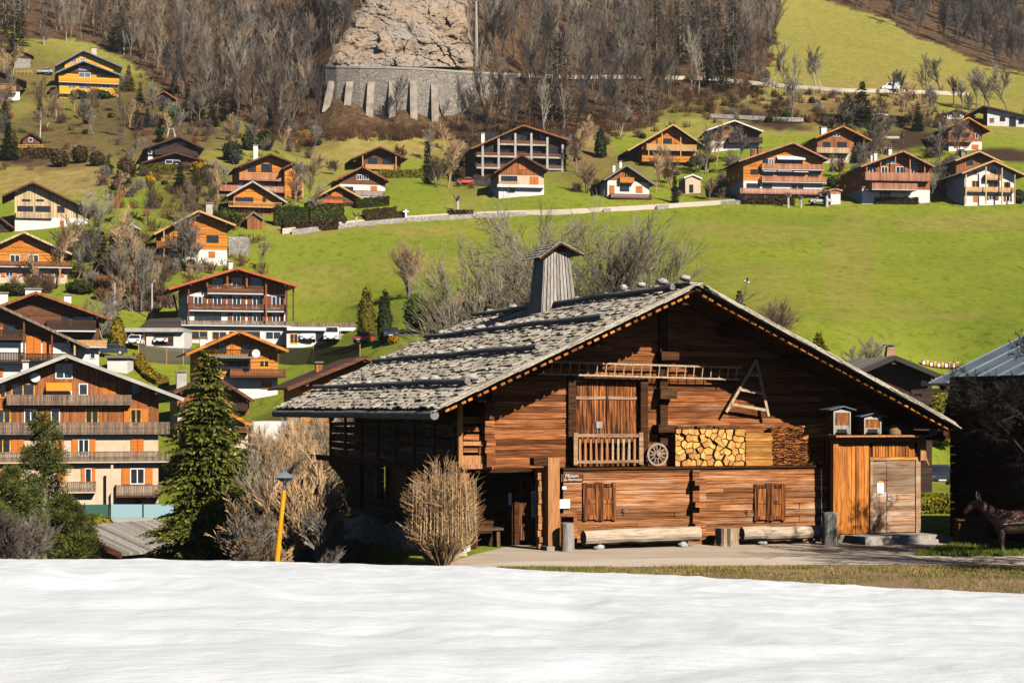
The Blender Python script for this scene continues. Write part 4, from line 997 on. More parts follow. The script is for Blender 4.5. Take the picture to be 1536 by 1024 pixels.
def chalet(name, label, base, ridge, le, re, wl, wr, th=0, depth=11, oh=1.5, mats=(), roofm='r_dark', fascia='v_brown', bal=(), win=(), chim=(), posts=(), awn=(), cat='chalet', Y=None, group=None, zd=0, sidewin=0, thick=.26, purl=True, ridge_back=1.0):
    base = base[1]; bx = (wl+wr)/2; th = (15 if bx < 690 else 10) if abs(th) <= 6 and bx < 1060 else 8 if th == 24 else 2 if th == 14 else th; P0 = hit(bx, base) if Y is None else P(bx, base, Y)
    fr = Fr(P0, R(th)); root = empty(name, P0, R(th), label, cat, group)
    r_, l_, e_ = fr.p(*ridge, -oh), fr.p(*le, -oh), fr.p(*re, -oh)
    ua, ub_ = fr.U(wl), fr.U(wr); D = depth+.8
    def rz(u, t=0): return (l_.z+(r_.z-l_.z)*(u-l_.x)/(r_.x-l_.x) if u < r_.x else r_.z+(e_.z-r_.z)*(u-r_.x)/(e_.x-r_.x))-t
    # walls: mats = [(material, y of its lower edge or None)], top band carries the gable
    ys = [fr.Z(bx, y) if y is not None else -6 for m_, y in mats]
    for i, (m_, y) in enumerate(mats):
        mb = MB(); zb = ys[i]; k = .03*(i % 2)
        if i == 0:
            pts = [(ua, zb), (ub_, zb), (ub_, rz(ub_, thick+.02))]+([(r_.x, r_.z-thick-.02)] if ua < r_.x < ub_ else [])+[(ua, rz(ua, thick+.02))]
            mb.prism(pts, 0, depth); nm = 'gable_wall' if len(mats) > 1 else 'wall'
        else: mb.box(ua+k, ub_-k, k, depth-k, zb, ys[i-1]-.002); nm = 'lower_wall'
        mb.build(nm, M[m_], root)
    mb = MB()
    for a, b2, s_ in ((l_, r_, 1), (r_, e_, 1)):
        mb.hexa([(a.x, -oh, a.z-thick*.6), (b2.x, -oh, b2.z-thick*.6), (b2.x, D, b2.z-thick*.6), (a.x, D, a.z-thick*.6), (a.x, -oh, a.z), (b2.x, -oh, b2.z), (b2.x, D, b2.z), (a.x, D, a.z)])
    ro = mb.build('roof', M[roofm], root)
    for a, b2 in ((l_, r_), (r_, e_)):
        mb = MB(); mb.beam((a.x, -oh-.04, a.z-thick*.5), (b2.x, -oh-.04, b2.z-thick*.5), .06, thick*1.15); mb.build('barge_board', M[fascia], ro)
    if purl:
        for u in (r_.x, ua+.3, ub_-.3):
            mb = MB(); mb.box(u-.12, u+.12, -oh+.1, 0, rz(u, thick+.28)-(0 if u != r_.x else .0), rz(u, thick*.62+.1)); mb.build('purlin', M['v_brown'], ro)
    for c in chim:
        x0, x1, yt = c[:3]; v = depth*.45; a, b2 = fr.U(x0, v), fr.U(x1, v); zt = fr.Z(x0, yt, v); w_ = b2-a
        mb = MB(); mb.box(a, b2, v, v+w_, min(rz(a), rz(b2))-.6, zt-.25); o = mb.build('chimney', M[c[3] if len(c) > 3 else 'plaster'], ro)
        mb = MB(); mb.box(a-.12, b2+.12, v-.12, v+w_+.12, zt-.12, zt); mb.box(a+.1, b2-.1, v+.1, v+w_-.1, zt-.25, zt-.12); mb.build('chimney_cap', M['r_grey'], o)
    for w_ in win: window(fr, root, *w_)
    for b_ in bal: balcony(fr, root, *b_[:4], M[b_[4]], M[b_[5]] if len(b_) > 5 and b_[5] else None, *(b_[6:] if len(b_) > 6 else ()))
    for p_ in posts:
        x, y0, y1, m_, v = p_; mb = MB(); u = fr.U(x, v); mb.box(u-.1, u+.1, v-.1, v+.1, fr.Z(x, y1, v), min(fr.Z(x, y0, v), rz(u, thick))); mb.build('post', M[m_], root)
    for a_ in awn:
        x0, x1, y0, y1, m_ = a_; a, b2 = fr.U(x0, -.6), fr.U(x1, -.6); z1, z0 = fr.Z(x0, y0), fr.Z(x0, y1, -.9)
        mb = MB(); mb.hexa([(a, -.9, z0), (b2, -.9, z0), (b2, -.02, z1-.05), (a, -.02, z1-.05), (a, -.9, z0+.06), (b2, -.9, z0+.06), (b2, -.02, z1+.01), (a, -.02, z1+.01)]); mb.build('awning', M[m_], root)
    if sidewin:                                       # windows on the shaded long side
        for i in range(sidewin):
            y = depth*(i+.7)/(sidewin+.3); z = ys[0]+1.0 if len(mats) > 1 else fr.Z(bx, base)+1.2; mb = MB(); mb.box(ua-.05, ua+.02, y, y+1, z, z+1.1); o = mb.build('window', M['v_brown'], root)
            mb = MB(); mb.box(ua-.07, ua-.052, y+.1, y+.9, z+.1, z+1); mb.build('pane', M['glass'], o)
    return fr, root

W = lambda xs, y0, y1, w_, k: [(x-w_/2, x+w_/2, y0, y1, k) for x in xs]
# --- lower left: apartment chalet and neighbours
fr, apt = chalet('apartment_chalet', 'large cream apartment chalet with four rows of grey wooden balconies behind the green fence', (100,760), (100,531), (-78,600), (276,597), -60, 238, 0, 14, 1.6,
  [('v_red',650),('cream',None)], 'r_grey', 'greyplaster',
  bal=[(10,197,592,607,'v_grey'),(-60,255,633,651,'v_grey',None,.7),(-60,255,677,694,'v_grey','cream',.7),(88,144,722,739,'v_grey','cream'),(174,241,727,745,'v_grey','v_brown',1.4)],
  win=[(83,109,545,568,'w'),(118,132,575,593,'w'),(153,174,573,605,'c'),(196,211,574,593,'n'),(17,52,575,597,'o'),(-8,9,575,597,'o'),(69,108,586,605,'w'),
    (-4,16,613,640,'o'),(36,56,613,640,'w'),(76,90,613,640,'w'),(128,148,613,640,'o'),(186,222,613,640,'os'),(60,74,614,640,'c'),
    (-8,16,657,680,'o'),(17,37,657,680,'c'),(108,143,658,684,'s'),(196,216,658,684,'c'),(84,96,660,682,'os'),(-10,17,702,724,'c'),(122,143,702,724,'s'),(183,229,702,726,'s'),(86,98,705,724,'c'),(200,213,746,760,'o')],
  chim=[(34,43,540,'plaster')], awn=[(69,108,574,586,'awn')], posts=[(168,697,757,'cream',-1.4)], ridge_back=1)
mb = MB(); p0 = fr.p(53, 566, -.5); mb.tube([p0, p0+Vector((0, .1, .02)), p0+Vector((0, .2, .03))], [.42, .3, .06], 14); mb.tube([p0+Vector((0, .15, 0)), p0+Vector((.1, .48, -.3))], .03, 6); mb.build('satellite_dish', M['white'], apt)
chalet('chalet', 'brown chalet with wide sloping roof behind the apartment chalet, long white balcony beam', (80,562), (54,437), (-60,480), (163,476), -50, 149, 0, 11, 1.5,
  [('v_brown',520),('plaster',None)], 'r_dark', 'v_red', bal=[(70,144,480,497,'v_dark','white',1.2),(110,160,510,521,'v_tan','plaster',1.0)], win=[(92,104,474,490,'n'),(108,142,474,491,'n'),(135,143,527,538,'w'),(20,45,474,490,'n')], chim=[(38,62,432,'plaster'),(96,107,441,'plaster'),(0,12,438,'plaster')])
chalet('chalet', 'chalet with bright orange door panels under a long roof slope, beside the apartment chalet', (40,575), (-70,425), (-230,517), (134,520), -190, 106, 0, 12, 1.6,
  [('v_brown',513),('plaster',None)], 'r_brown', 'v_grey', bal=[(-60,34,494,509,'v_dark','v_brown',1.2),(-60,36,528,544,'v_dark',None,1.3),(36,110,530,542,'v_dark',None,1.2)], win=[(39,62,504,538,'c'),(64,80,510,538,'c'),(-2,4,490,504,'c'),(6,24,486,500,'n'),(-5,5,552,565,'c')], posts=[(36,478,545,'v_brown',-1.2),(78,497,545,'v_brown',-1.2),(112,510,533,'v_tan',-1.2)], chim=[])
chalet('chalet', 'small orange chalet with pale chimney, half hidden behind the big spruce', (320,640), (322,562), (261,587), (381,600), 266, 374, 0, 9, 1.3, [('v_red',622),('cream',None)], 'r_brown', 'v_brown', bal=[(270,372,604,616,'v_dark')], win=[(280,296,602,614,'o'),(350,366,602,614,'o')], chim=[(265,280,556,'greyplaster')])
chalet('chalet', 'orange timber chalet with white satellite dish and dark balconies below the hotel', (356,600), (359,495), (279,530), (433,525), 298, 417, 3, 10, 1.5,
  [('v_orange',566),('plaster',None)], 'r_brown', 'v_orange', bal=[(309,379,524,537,'v_dark','bluegrey',1.2,0,'bar'),(345,429,553,566,'v_brown',None,1.6)], win=[(326,340,512,530,'n'),(346,352,512,530,'c'),(362,376,514,530,'n'),(389,404,540,551,'o'),(320,376,542,556,'n'),(392,408,571,583,'c')], chim=[(300,308,505,'plaster')])
mb = MB(); h = hit(384, 600); q = P(384, 530, h.y-.5); dsh = empty('satellite_dish', q, 0, 'round white satellite dish on the orange timber chalet below the hotel', 'dish')
mb.tube([(0, 0, 0), (0, .08, 0), (0, .2, 0)], [.44, .32, .06], 14); mb.build('reflector', M['white'], dsh); mb = MB(); mb.tube([(0, .15, 0), (0, 1.2, .05)], .03, 6); mb.build('arm', M['iron'], dsh)
chalet('chalet', 'chalet with bright orange gable rising behind the shingle roof of the farmhouse', (500,612), (548,533), (431,581), (650,585), 452, 620, 0, 10, 1.2, [('v_orange',None)], 'r_brown', 'v_brown', chim=[(474,483,542,'v_red')], win=[(500,516,575,590,'o')], Y=150)
chalet('cottage', 'low white house with orange roof edge seen through the bare thicket', (400,700), (330,610), (270,640), (378,636), 280, 372, 0, 8, 1.0, [('cream',None)], 'r_brown', 'v_orange', win=[(350,362,650,664,'d')], bal=[(352,374,640,648,'v_brown')])
mb = MB(); a = P(376, 630, 142); b_ = P(490, 690, 142); mb.box(a.x, b_.x, 142, 150, b_.z-3, P(0, 668, 142).z); mb.box(a.x, P(420, 0, 142).x, 142.5, 150, P(0, 668, 142).z, P(0, 632, 142).z)
lw = empty('white_building', (0,0,0), 0, 'long flat white building glimpsed through the bare thicket', 'building'); mb.build('wall', M['plaster'], lw)
mb = MB(); mb.box(a.x-.3, b_.x+.3, 141.7, 150.4, P(0, 668, 142).z+.003, P(0, 664, 142).z); mb.build('roof', M['r_grey'], lw)
mb = MB(); mb.box(P(384,0,142).x, P(400,0,142).x, 141.9, 142.05, P(0,690,142).z, P(0,676,142).z); mb.build('window', M['glass'], lw)
# --- hotel
fr, hotel = chalet('hotel', 'big white and brown hotel chalet with red roof edge and three rows of balconies', (350,519), (356,401), (253,432), (447,428), 281, 428, 3, 14, 2.2,
  [('v_red',440),('plaster',489),('plaster',None)], 'r_red', 'r_red',
  bal=[(311,399,428,441,'v_brown','white',.9),(281,430,456,467,'v_brown','white',.9),(268,436,481,489,'v_grey','white',.8)],
  win=[*W((326,355,384),417,432,15,'w'),*W((297,326,355,385,414),444,462,27,'d'),(292,332,469,482,'n'),(342,368,470,484,'d'),(372,398,470,484,'d'),(402,426,470,484,'d'),(286,312,496,509,'o'),(318,340,497,509,'o'),(344,360,497,516,'n'),(366,390,497,509,'n'),(398,422,497,509,'w')],
  posts=[(283,426,482,'v_brown',-1.3),(311,420,430,'v_red',-1.3),(341,410,430,'v_red',-1.3),(370,410,430,'v_red',-1.3),(399,418,482,'v_red',-1.3),(430,425,482,'v_brown',-1.3),(440,428,482,'v_brown',-1.3)], chim=[(343,349,391,'plaster')])
mb = MB(); a = fr.p(260, 442, 2.0); b_ = fr.p(268, 475, 2.0); mb.beam(a, b_, .25, .25); mb.build('prop', M['v_dark'], hotel)
h = hit(480, 516); ax = empty('hotel_annex', h, R(12), 'flat white annex with roof terrace beside the hotel, vans parked in front', 'annex'); fa = Fr(h, R(12))
mb = MB(); mb.box(fa.U(430), fa.U(531), 0, 9, -2, fa.Z(480, 496)); mb.build('wall', M['plaster'], ax)
mb = MB(); mb.box(fa.U(430), fa.U(533), -.6, 9, fa.Z(480, 496)+.003, fa.Z(480, 491)); mb.build('terrace_slab', M['white'], ax)
mb = MB(); x = fa.U(436, -.5); e = fa.U(532, -.5)
while x < e: mb.box(x, x+.16, -.52, -.47, fa.Z(480, 491)+.004, fa.Z(480, 483.5)); x += .2
mb.build('railing', M['v_grey'], ax)
for w_ in ((435,447,500,515,'o'),(474,487,499,512,'n'),(512,525,501,515,'o'),(455,470,499,512,'n'),(492,506,499,512,'n')): window(fa, ax, *w_)
h = hit(235, 522); cp = empty('carport', h, 0, 'flat white garage and carport beside the hotel with dark roof above', 'garage'); fa = Fr(h, 0)
mb = MB(); mb.box(fa.U(219), fa.U(276), .1, 6, -2, fa.Z(235, 498)); mb.build('wall', M['plaster'], cp)
mb = MB(); mb.box(fa.U(188), fa.U(276), -.6, 6, fa.Z(235, 498)+.003, fa.Z(235, 492)); mb.build('roof', M['greyplaster'], cp)
mb = MB(); mb.hexa([fa.p(206,493,3), fa.p(272,493,3), fa.p(272,493,8), fa.p(206,493,8), fa.p(224,478,6.5), fa.p(272,476,6.5), fa.p(272,476,7), fa.p(224,478,7)]); mb.build('upper_roof', M['r_dark'], cp)
mb = MB(); mb.box(fa.U(231), fa.U(260), .0, .09, fa.Z(235, 518), fa.Z(235, 501)); mb.build('garage_door', M['v_dark'], cp)
mb = MB(); mb.box(fa.U(190), fa.U(217), 5.5, 5.6, -1, fa.Z(235, 498)); mb.build('back_wall', M['v_dark'], cp)
for x in (190, 217): mb = MB(); mb.box(fa.U(x)-.1, fa.U(x)+.1, -.4, -.2, -1, fa.Z(235, 498)); mb.build('post', M['v_brown'], cp)
h = hit(176, 560); sh = empty('garden_hut', h, 0, 'small white flat roofed block beside the brown chalet', 'hut'); fa = Fr(h, 0)
mb = MB(); mb.box(fa.U(161), fa.U(191), 0, 3.5, -1.5, fa.Z(176, 537)); mb.build('wall', M['plaster'], sh)
mb = MB(); mb.box(fa.U(158), fa.U(194), -.4, 4, fa.Z(176, 537)+.003, fa.Z(176, 533)); mb.build('roof', M['r_grey'], sh)
# --- middle left
chalet('chalet', 'brown chalet with cream ground floor and orange shutters, pale yellow roof edge', (50,424), (36,347), (-42,382), (108,380), -30, 101, 0, 11, 1.3,
  [('v_orange',402),('cream',None)], 'r_brown', 'v_pale', bal=[(-20,108,392,401,'v_brown','plaster',1.2)], win=[(15,30,382,393,'w'),(42,58,382,393,'w'),(17,35,358,371,'c'),(2,26,407,415,'s'),(50,72,407,415,'s'),(76,96,407,415,'s'),(33,44,407,415,'c')])
chalet('chalet', 'pale timber chalet with grey stone lower part and a wide brown roof', (70,342), (49,272), (3,293), (140,316), 22, 133, 0, 11, 1.5,
  [('v_pale',326),('plaster',None)], 'r_brown', 'v_brown', bal=[(24,78,318,327,'v_pale','v_pale',.5)], win=[(26,50,309,319,'n'),(53,76,309,319,'n'),(33,46,299,302,'n'),(54,66,299,302,'n'),(86,97,309,319,'n'),(90,96,331,341,'c')])
chalet('chalet', 'dark low roofed house between the pale chalet and the yellow edged chalet', (5,350), (0,325), (-30,334), (21,341), -26, 14, 0, 7, .8, [('v_dark',None)], 'r_dark', 'v_brown', chim=[(8,14,344,'v_red')], win=[(-6,4,336,342,'n')])
chalet('kiosk', 'tiny pale kiosk with blue door and grey pitched roof on the meadow edge', (191,368), (195,334), (174,343), (211,343), 179, 204, 5, 3, .5, [('v_pale',None)], 'r_grey', 'greyplaster', win=[(189,198,352,366,'b')], cat='kiosk', purl=False)
chalet('chalet', 'orange timber chalet with white ground floor and deep loggia beside a pale garden wall', (290,395), (298,315), (231,350), (354,337), 242, 341, 6, 11, 1.6,
  [('v_orange',374),('plaster',None)], 'r_brown', 'v_tan', bal=[(235,299,362,373,'v_red','v_brown',1.5),(275,296,338,349,'v_red',None,.9)], win=[(310,328,353,364,'n'),(268,294,352,366,'n'),(260,272,326,346,'n'),(304,310,331,340,'c'),(266,278,377,388,'n'),(313,323,377,386,'c'),(246,254,377,388,'o')], chim=[(309,319,304,'greyplaster')], posts=[(246,346,394,'v_tan',-1.4)])
h = hit(357, 382); mb = MB(); fa = Fr(h, 0); mb.box(fa.U(343), fa.U(372), 0, 2.5, -2, fa.Z(357, 355)); tag(mb.build('garden_wall', M['rubblelight']), 'pale stone garden wall beside the orange chalet with a loggia', 'wall').location = h
chalet('chalet', 'small orange chalet with grey roof edge and dark windows above the dark garage', (385,322), (379,271), (340,293), (431,303), 350, 420, 4, 9, 1.2,
  [('v_orange',306),('v_red',None)], 'r_grey', 'greyplaster', bal=[(343,423,303,311,'v_tan','v_tan',1.2,0,'bar')], win=[(353,366,296,304,'n'),(366,380,296,304,'n'),(394,399,296,303,'n'),(406,418,312,321,'c')])
chalet('garage', 'dark red brown gabled garage below the small orange chalet', (383,345), (380,317), (369,327), (396,328), 371, 394, 0, 5, .4, [('v_red',None)], 'r_dark', 'r_grey', cat='garage', purl=False)
chalet('chalet', 'broad brown chalet with a long pinkish balcony and two stepped gables', (406,294), (406,230), (352,251), (467,254), 358, 455, 4, 11, 1.6,
  [('v_orange',276),('plaster',None)], 'r_brown', 'v_brown', bal=[(359,428,260,271,'v_pink',None,1.4),(428,453,260,270,'v_pink',None,1.6),(330,454,279,288,'v_pink',None,2.5)], win=[(372,384,246,258,'n'),(392,408,246,258,'n'),(432,448,250,260,'c'),(398,416,272,281,'n'),(366,384,272,281,'n')], chim=[(380,387,217,'plaster')])
chalet('dormer_house', 'smaller side gable standing in front of the broad brown chalet', (441,272), (441,243), (424,252), (462,254), 427, 454, 4, 6, 1.0, [('v_orange',None)], 'r_brown', 'v_brown', purl=False, Y=hit(406,294).y-1.6, win=[(434,447,256,264,'c')])
chalet('chalet', 'dark brown chalet with stacked double gables and white corners beside the ploughed plot', (258,248), (268,204), (216,222), (307,222), 222, 298, 0, 11, 1.3,
  [('v_dark',236),('plaster',None)], 'r_brown', 'r_brown', win=[(222,228,225,231,'w'),(240,252,216,222,'n'),(262,280,212,219,'n')], bal=[(232,296,226,233,'v_dark')])
chalet('chalet', 'low brown front house of the stacked gable pair', (256,249), (262,228), (211,244), (306,240), 222, 298, 0, 4, 1.2, [('v_dark',None)], 'r_brown', 'r_brown', Y=hit(258,248).y-6, purl=False, win=[(248,270,240,246,'w')])
chalet('chalet', 'dark brown open gabled chalet alone on the dry upper meadow', (572,256), (569.5,219.5), (529,237), (612,238), 545, 601, 2, 10, 2.0, [('v_brown',None)], 'r_brown', 'v_brown', bal=[(548,590,247,254,'v_tan',None,1.0)], win=[(552,566,236,247,'n'),(574,588,236,247,'n')], posts=[(544,232,255,'v_tan',-1.6),(594,234,255,'v_tan',-1.6)])
chalet('chalet', 'brown chalet with paired white shutters in the gable and a white balcony', (543,298), (544,249), (502,270), (585,271), 509, 578, 0, 10, 1.3, [('v_brown',277),('plaster',None)], 'r_brown', 'v_red', bal=[(532,578,286,296,'v_grey','white',1.2)], win=[(535,543,262,270,'w'),(545,553,262,270,'w'),(556,566,279,286,'c'),(512,530,280,292,'n')])
chalet('chalet', 'small brown chalet with a red awning and bright tan roof edge behind the dark hedge', (504,312), (508,277), (464,300), (545,297), 474, 534, 0, 9, 1.2, [('v_brown',303),('v_orange',None)], 'r_brown', 'v_tan', win=[(497,514,287,295,'c'),(484,496,304,309,'n'),(515,528,304,309,'n')], awn=[(476,514,299,304,'r_red')])
# --- upper left
chalet('house', 'modern bright yellow timber house with blue grey roof edge and two long balconies', (133,148), (125,91), (83,109), (183,113), 89, 178, 0, 10, 1.8,
  [('v_brown',108),('v_yellow',None)], 'r_blue', 'bluegrey', bal=[(88,179,116,125,'v_yellow','plaster',1.0,0,'solid'),(89,174,133,142,'v_yellow','plaster',1.0,0,'solid')], win=[(118,136,100,105.5,'b'),(118,136,109,116,'b'),(118,137,126,134,'b'),(153,165,127,133,'b'),(102,114,128,133,'b'),(145,158,109,116,'n')], purl=False, cat='house')
chalet('house', 'upper rear gable of yellow timber with white chimney above the modern house', (133,120), (125,75), (83,98), (184,100), 97, 170, 0, 8, 1.5, [('v_yellow',None)], 'r_blue', 'bluegrey', Y=hit(133,148).y+9, win=[(107,115,88,94,'b'),(141,149,87,93,'b'),(120,128,87,91,'b')], chim=[(137,145,71,'cream')], cat='house')
chalet('hut', 'small old hut on a white stone base below the wood', (33,102), (29.5,73), (17,80), (51,83), 21, 46, 4, 5, .7, [('v_dark',88),('rubblelight',None)], 'r_brown', 'v_red', cat='hut', purl=False, win=[(26,32,81,86,'n')])
chalet('chalet', 'dark chalet with white balcony at the upper edge of the village', (5,152), (-18,100), (-70,122), (40,122), -60, 30, 0, 9, 1.2, [('v_dark',136),('plaster',None)], 'r_dark', 'v_dark', bal=[(-40,24,128,138,'v_orange','plaster',1.2)], win=[(2,14,126,134,'o'),(-10,0,126,134,'o')])
chalet('hut', 'little brown garden hut above the heather bank', (47,218), (46,199), (31,209), (64,210), 34, 60, 0, 4, .5, [('v_brown',None)], 'r_dark', 'v_dark', cat='hut', purl=False, win=[(40,52,207,213,'d')])
chalet('hut', 'dark hut half hidden among the trees beside the round evergreen', (244,158), (246,136), (226,147), (266,149), 230, 262, 0, 6, .8, [('v_dark',None)], 'r_dark', 'v_red', cat='hut', purl=False, win=[(240,252,147,153,'n')])
# --- centre
fr, blk = chalet('apartment_block', 'wide dark apartment block with white concrete balcony grid under one broad gable', (781,260), (785,187), (707,222), (860,211), 713, 849, -3, 14, 1.8,
  [('v_dark',None)], 'r_brown', 'v_red', win=[*W((738,762,790,818),198,213,18,'n'),*W((730,758,798,832),222,234,19,'n'),*W((730,758,798,832),240,251,19,'n')], chim=[(722,727,199,'white')], cat='building')
for i, (a, b_, y) in enumerate(((750,822,217),(715,852,235.5),(715,850,253))):
    mb = MB(); mb.box(fr.U(a,-1.3), fr.U(b_,-1.3), -1.3, -.0, fr.Z(781, y+1.2, -1.3), fr.Z(781, y-1.2, -1.3)); mb.build('balcony_slab', M['greyplaster'], blk)
    mb = MB(); mb.box(fr.U(a+1,-1.25), fr.U(b_-1,-1.25), -1.26, -1.2, fr.Z(781, y-1.3, -1.2), fr.Z(781, y-6, -1.2)); mb.build('railing', M['v_brown'], blk)
for x, y0 in ((724,217),(748,206),(773,200),(797,200),(821,206),(844,217)): mb = MB(); mb.box(fr.U(x,-1.3)-.22, fr.U(x,-1.3)+.22, -1.36, -.0, -1, fr.Z(x, y0, -1.3)); mb.build('column', M['greyplaster'], blk)
chalet('chalet', 'brown gabled house with cream walls and white base in front of the dark apartment block', (782,295), (782,231), (741,259), (824,255), 748, 816, 0, 10, 1.5,
  [('v_red',263),('cream',280),('plaster',None)], 'r_brown', 'v_brown', win=[(778,789,245,254.5,'c'),(795,808,265,278,'c'),(752,776,264,278,'n'),(760,772,283,289,'n')], bal=[(748,778,272,279,'v_tan',None,.8),(746,816,277,281,'white','white',1.0)])
chalet('chalet', 'orange timber house with two long balconies and tan roof edge above the cottage', (1003,248), (1010,186), (942,225), (1057,218), 963, 1045, 5, 11, 1.9,
  [('v_orange',None)], 'r_brown', 'v_tan', bal=[(970,1045,216.5,226,'v_tan','v_pale',1.5),(963,1045,234,243,'v_orange','v_orange',1.8)], win=[(995,1008,208,218,'n'),(1012,1030,209,218,'c'),(996,1020,196,203,'c'),(975,990,228,238,'n'),(996,1010,228,238,'n'),(1024,1036,228,238,'n')], posts=[(993,200,240,'v_tan',-1.5),(1021,206,240,'v_tan',-1.5),(973,216,240,'v_tan',-1.5),(1043,218,240,'v_tan',-1.5)])
chalet('cottage', 'little white and brown cottage with two white chimneys and orange shutters', (942,298), (940,247), (906,269), (983,276), 911, 974, 3, 9, 1.2,
  [('v_red',271),('plaster',None)], 'r_grey', 'r_grey', bal=[(930,951,266,274,'v_orange',None,.9),(916,978,291,298,'v_brown',None,1.6)], win=[(936,944,259,267,'o'),(914,922,278,290,'c'),(954,964,279,289,'c'),(930,944,276,287,'n')], chim=[(919,923,246,'plaster'),(929,933,241,'plaster')])
chalet('cottage', 'small sandy rendered outbuilding with arched door below the orange house', (1038,290), (1039,261), (1026,266), (1053,267), 1028, 1051, 4, 5, .3, [('cream',None)], 'r_grey', 'plaster', cat='outbuilding', purl=False, win=[(1034,1040,277,289,'n')])
# --- right
chalet('chalet', 'dark chalet with white base and pale roof edge highest in the meadow', (1103,226), (1102,180), (1059,195), (1145,196.5), 1067, 1139, 14, 11, 1.8,
  [('v_brown',212),('plaster',None)], 'r_dark', 'plaster', bal=[(1093,1144,206,214,'v_dark','v_dark',1.4)], win=[(1079,1084,198,205,'n'),(1096,1112,199,207,'n'),(1075,1088,215,222,'d'),(1115,1122,215,224,'n')])
chalet('chalet', 'large orange apartment chalet with two rows of pink balconies and white awnings', (1175,297), (1190,213), (1108,241), (1244,239), 1115, 1234, 24, 13, 1.8,
  [('v_orange',272),('plaster',None)], 'r_brown', 'v_pink', bal=[(1143,1236,246,255,'v_pink','plaster',1.0),(1143,1240,265,274,'v_pink','plaster',1.0),(1110,1235,283,291,'v_pink','v_pink',1.8)], win=[(1126,1137,254,262,'n'),(1127,1136,240,248,'c'),(1144,1152,238,247,'n'),(1153,1161,238,247,'b'),(1168,1186,239,248,'n'),(1188,1204,239,248,'n'),(1144,1160,258,267,'n'),(1166,1186,258,267,'n'),(1190,1206,258,267,'n'),(1212,1228,258,267,'n'),(1120,1140,275,282,'n'),(1144,1158,276,284,'n'),(1186,1206,276,284,'w')], awn=[(1166,1208,234,239,'white'),(1144,1164,254.5,257,'white'),(1166,1188,254.5,257,'white'),(1190,1212,255,258,'white')], chim=[(1127,1133,224,'v_red'),(1137,1144,220,'v_red')], sidewin=3)
chalet('chalet', 'brown chalet with bright orange roof edge half behind a dark spruce', (1252,244), (1265,188.5), (1223,206), (1308,210), 1226, 1281, 24, 11, 1.6,
  [('v_red',229),('cream',None)], 'r_brown', 'v_orange', bal=[(1225,1275,221.5,229.5,'v_pale','v_pale',1.3)], win=[(1235,1246,213,222,'n'),(1256,1270,213,222,'n'),(1250,1260,199,205,'w'),(1232,1242,231,236,'n'),(1258,1268,231,236,'n'),(1274,1280,214,221,'c')], chim=[(1232,1240,190,'white')])
chalet('chalet', 'pink brown chalet with tall gallery posts and a white garage base', (1343,306), (1355,225.5), (1291,249), (1402,249), 1293, 1395, 24, 13, 2.0,
  [('v_red',284),('plaster',None)], 'r_grey', 'v_pink', bal=[(1298,1396,259,271,'v_pink','v_pink',1.3),(1308,1376,275,285,'v_pink','plaster',3.0)], win=[(1304,1314,252,262,'w'),(1322,1332,250,262,'w'),(1344,1356,250,262,'w'),(1366,1376,250,262,'w'),(1330,1344,240,246,'b'),(1368,1378,240,246,'b'),(1320,1336,288,300,'n'),(1340,1356,272,279,'n')], posts=[(1300,246,270,'v_pink',-1.3),(1321,240,270,'v_pink',-1.3),(1343,231,270,'v_pink',-1.3),(1365,232,270,'v_pink',-1.3),(1387,243,270,'v_pink',-1.3)], chim=[(1306,1309,231,'plaster'),(1311,1316,228,'plaster'),(1333,1338,222,'plaster')], sidewin=2)
chalet('chalet', 'red brown chalet with orange roof edge, white base and a yellow garage door', (1447,226), (1453,175.5), (1421,190), (1487,196), 1423, 1473, 24, 12, 1.6,
  [('v_red',212),('plaster',None)], 'r_grey', 'v_orange', bal=[(1422,1460,206,212.5,'v_red','v_tan',1.2)], win=[(1426,1434,198,206,'n'),(1441,1454,199,207,'n'),(1460,1470,200,208,'d'),(1431,1436,214,222,'c'),(1445,1451,215,222,'c'),(1458,1468,217,224,'c')])
chalet('chalet', 'rear gable with tan roof edge just behind the scaffolded white house', (1440,270), (1469,226), (1433,240), (1505,243), 1434, 1500, 24, 9, 1.6, [('v_red',None)], 'r_grey', 'v_tan', Y=hit(1485,306).y+10, win=[(1450,1460,240,248,'n')], chim=[(1442,1448,226,'r_grey')])
chalet('chalet', 'white house with tan roof edge and wooden scaffolding across its front', (1485,307), (1491,240), (1443,259), (1541,263), 1447, 1523, 24, 13, 1.8,
  [('plaster',None)], 'r_grey', 'v_tan', bal=[(1448,1522,281,288,'v_tan','v_pale',.9),(1478,1502,262,270,'v_tan','v_tan',.9)], win=[(1458,1469,271,281,'o'),(1482,1500,272,281,'o'),(1506,1516,273,282,'o'),(1460,1466,256,262,'o'),(1478,1498,291,300,'d'),(1506,1518,293,302,'d'),(1460,1468,292,303,'c'),(1486,1494,254,261,'o')], posts=[(1449,262,306,'v_pale',-1.6),(1479,250,306,'v_pale',-1.6),(1503,252,306,'v_pale',-1.6),(1522,262,306,'v_pale',-1.6)])
chalet('house', 'long white house with dark roof at the forest edge above the red brown chalet', (1510,191), (1475,158), (1448,172), (1600,186), 1481, 1590, -8, 9, 1.0, [('plaster',None)], 'r_brown', 'v_brown', win=[(1485,1491,177,184,'d'),(1500,1508,175,182,'n'),(1514,1524,175,190,'n'),(1528,1536,178,186,'n')], cat='house', purl=False)
chalet('hut', 'dark gabled hut between the long white house and the lone spruce', (1437,178), (1435,163.5), (1408,174), (1464,175), 1414, 1458, 8, 5, .5, [('v_dark',170),('plaster',None)], 'r_dark', 'v_dark', cat='hut', purl=False, win=[(1428,1440,171,176,'n')])
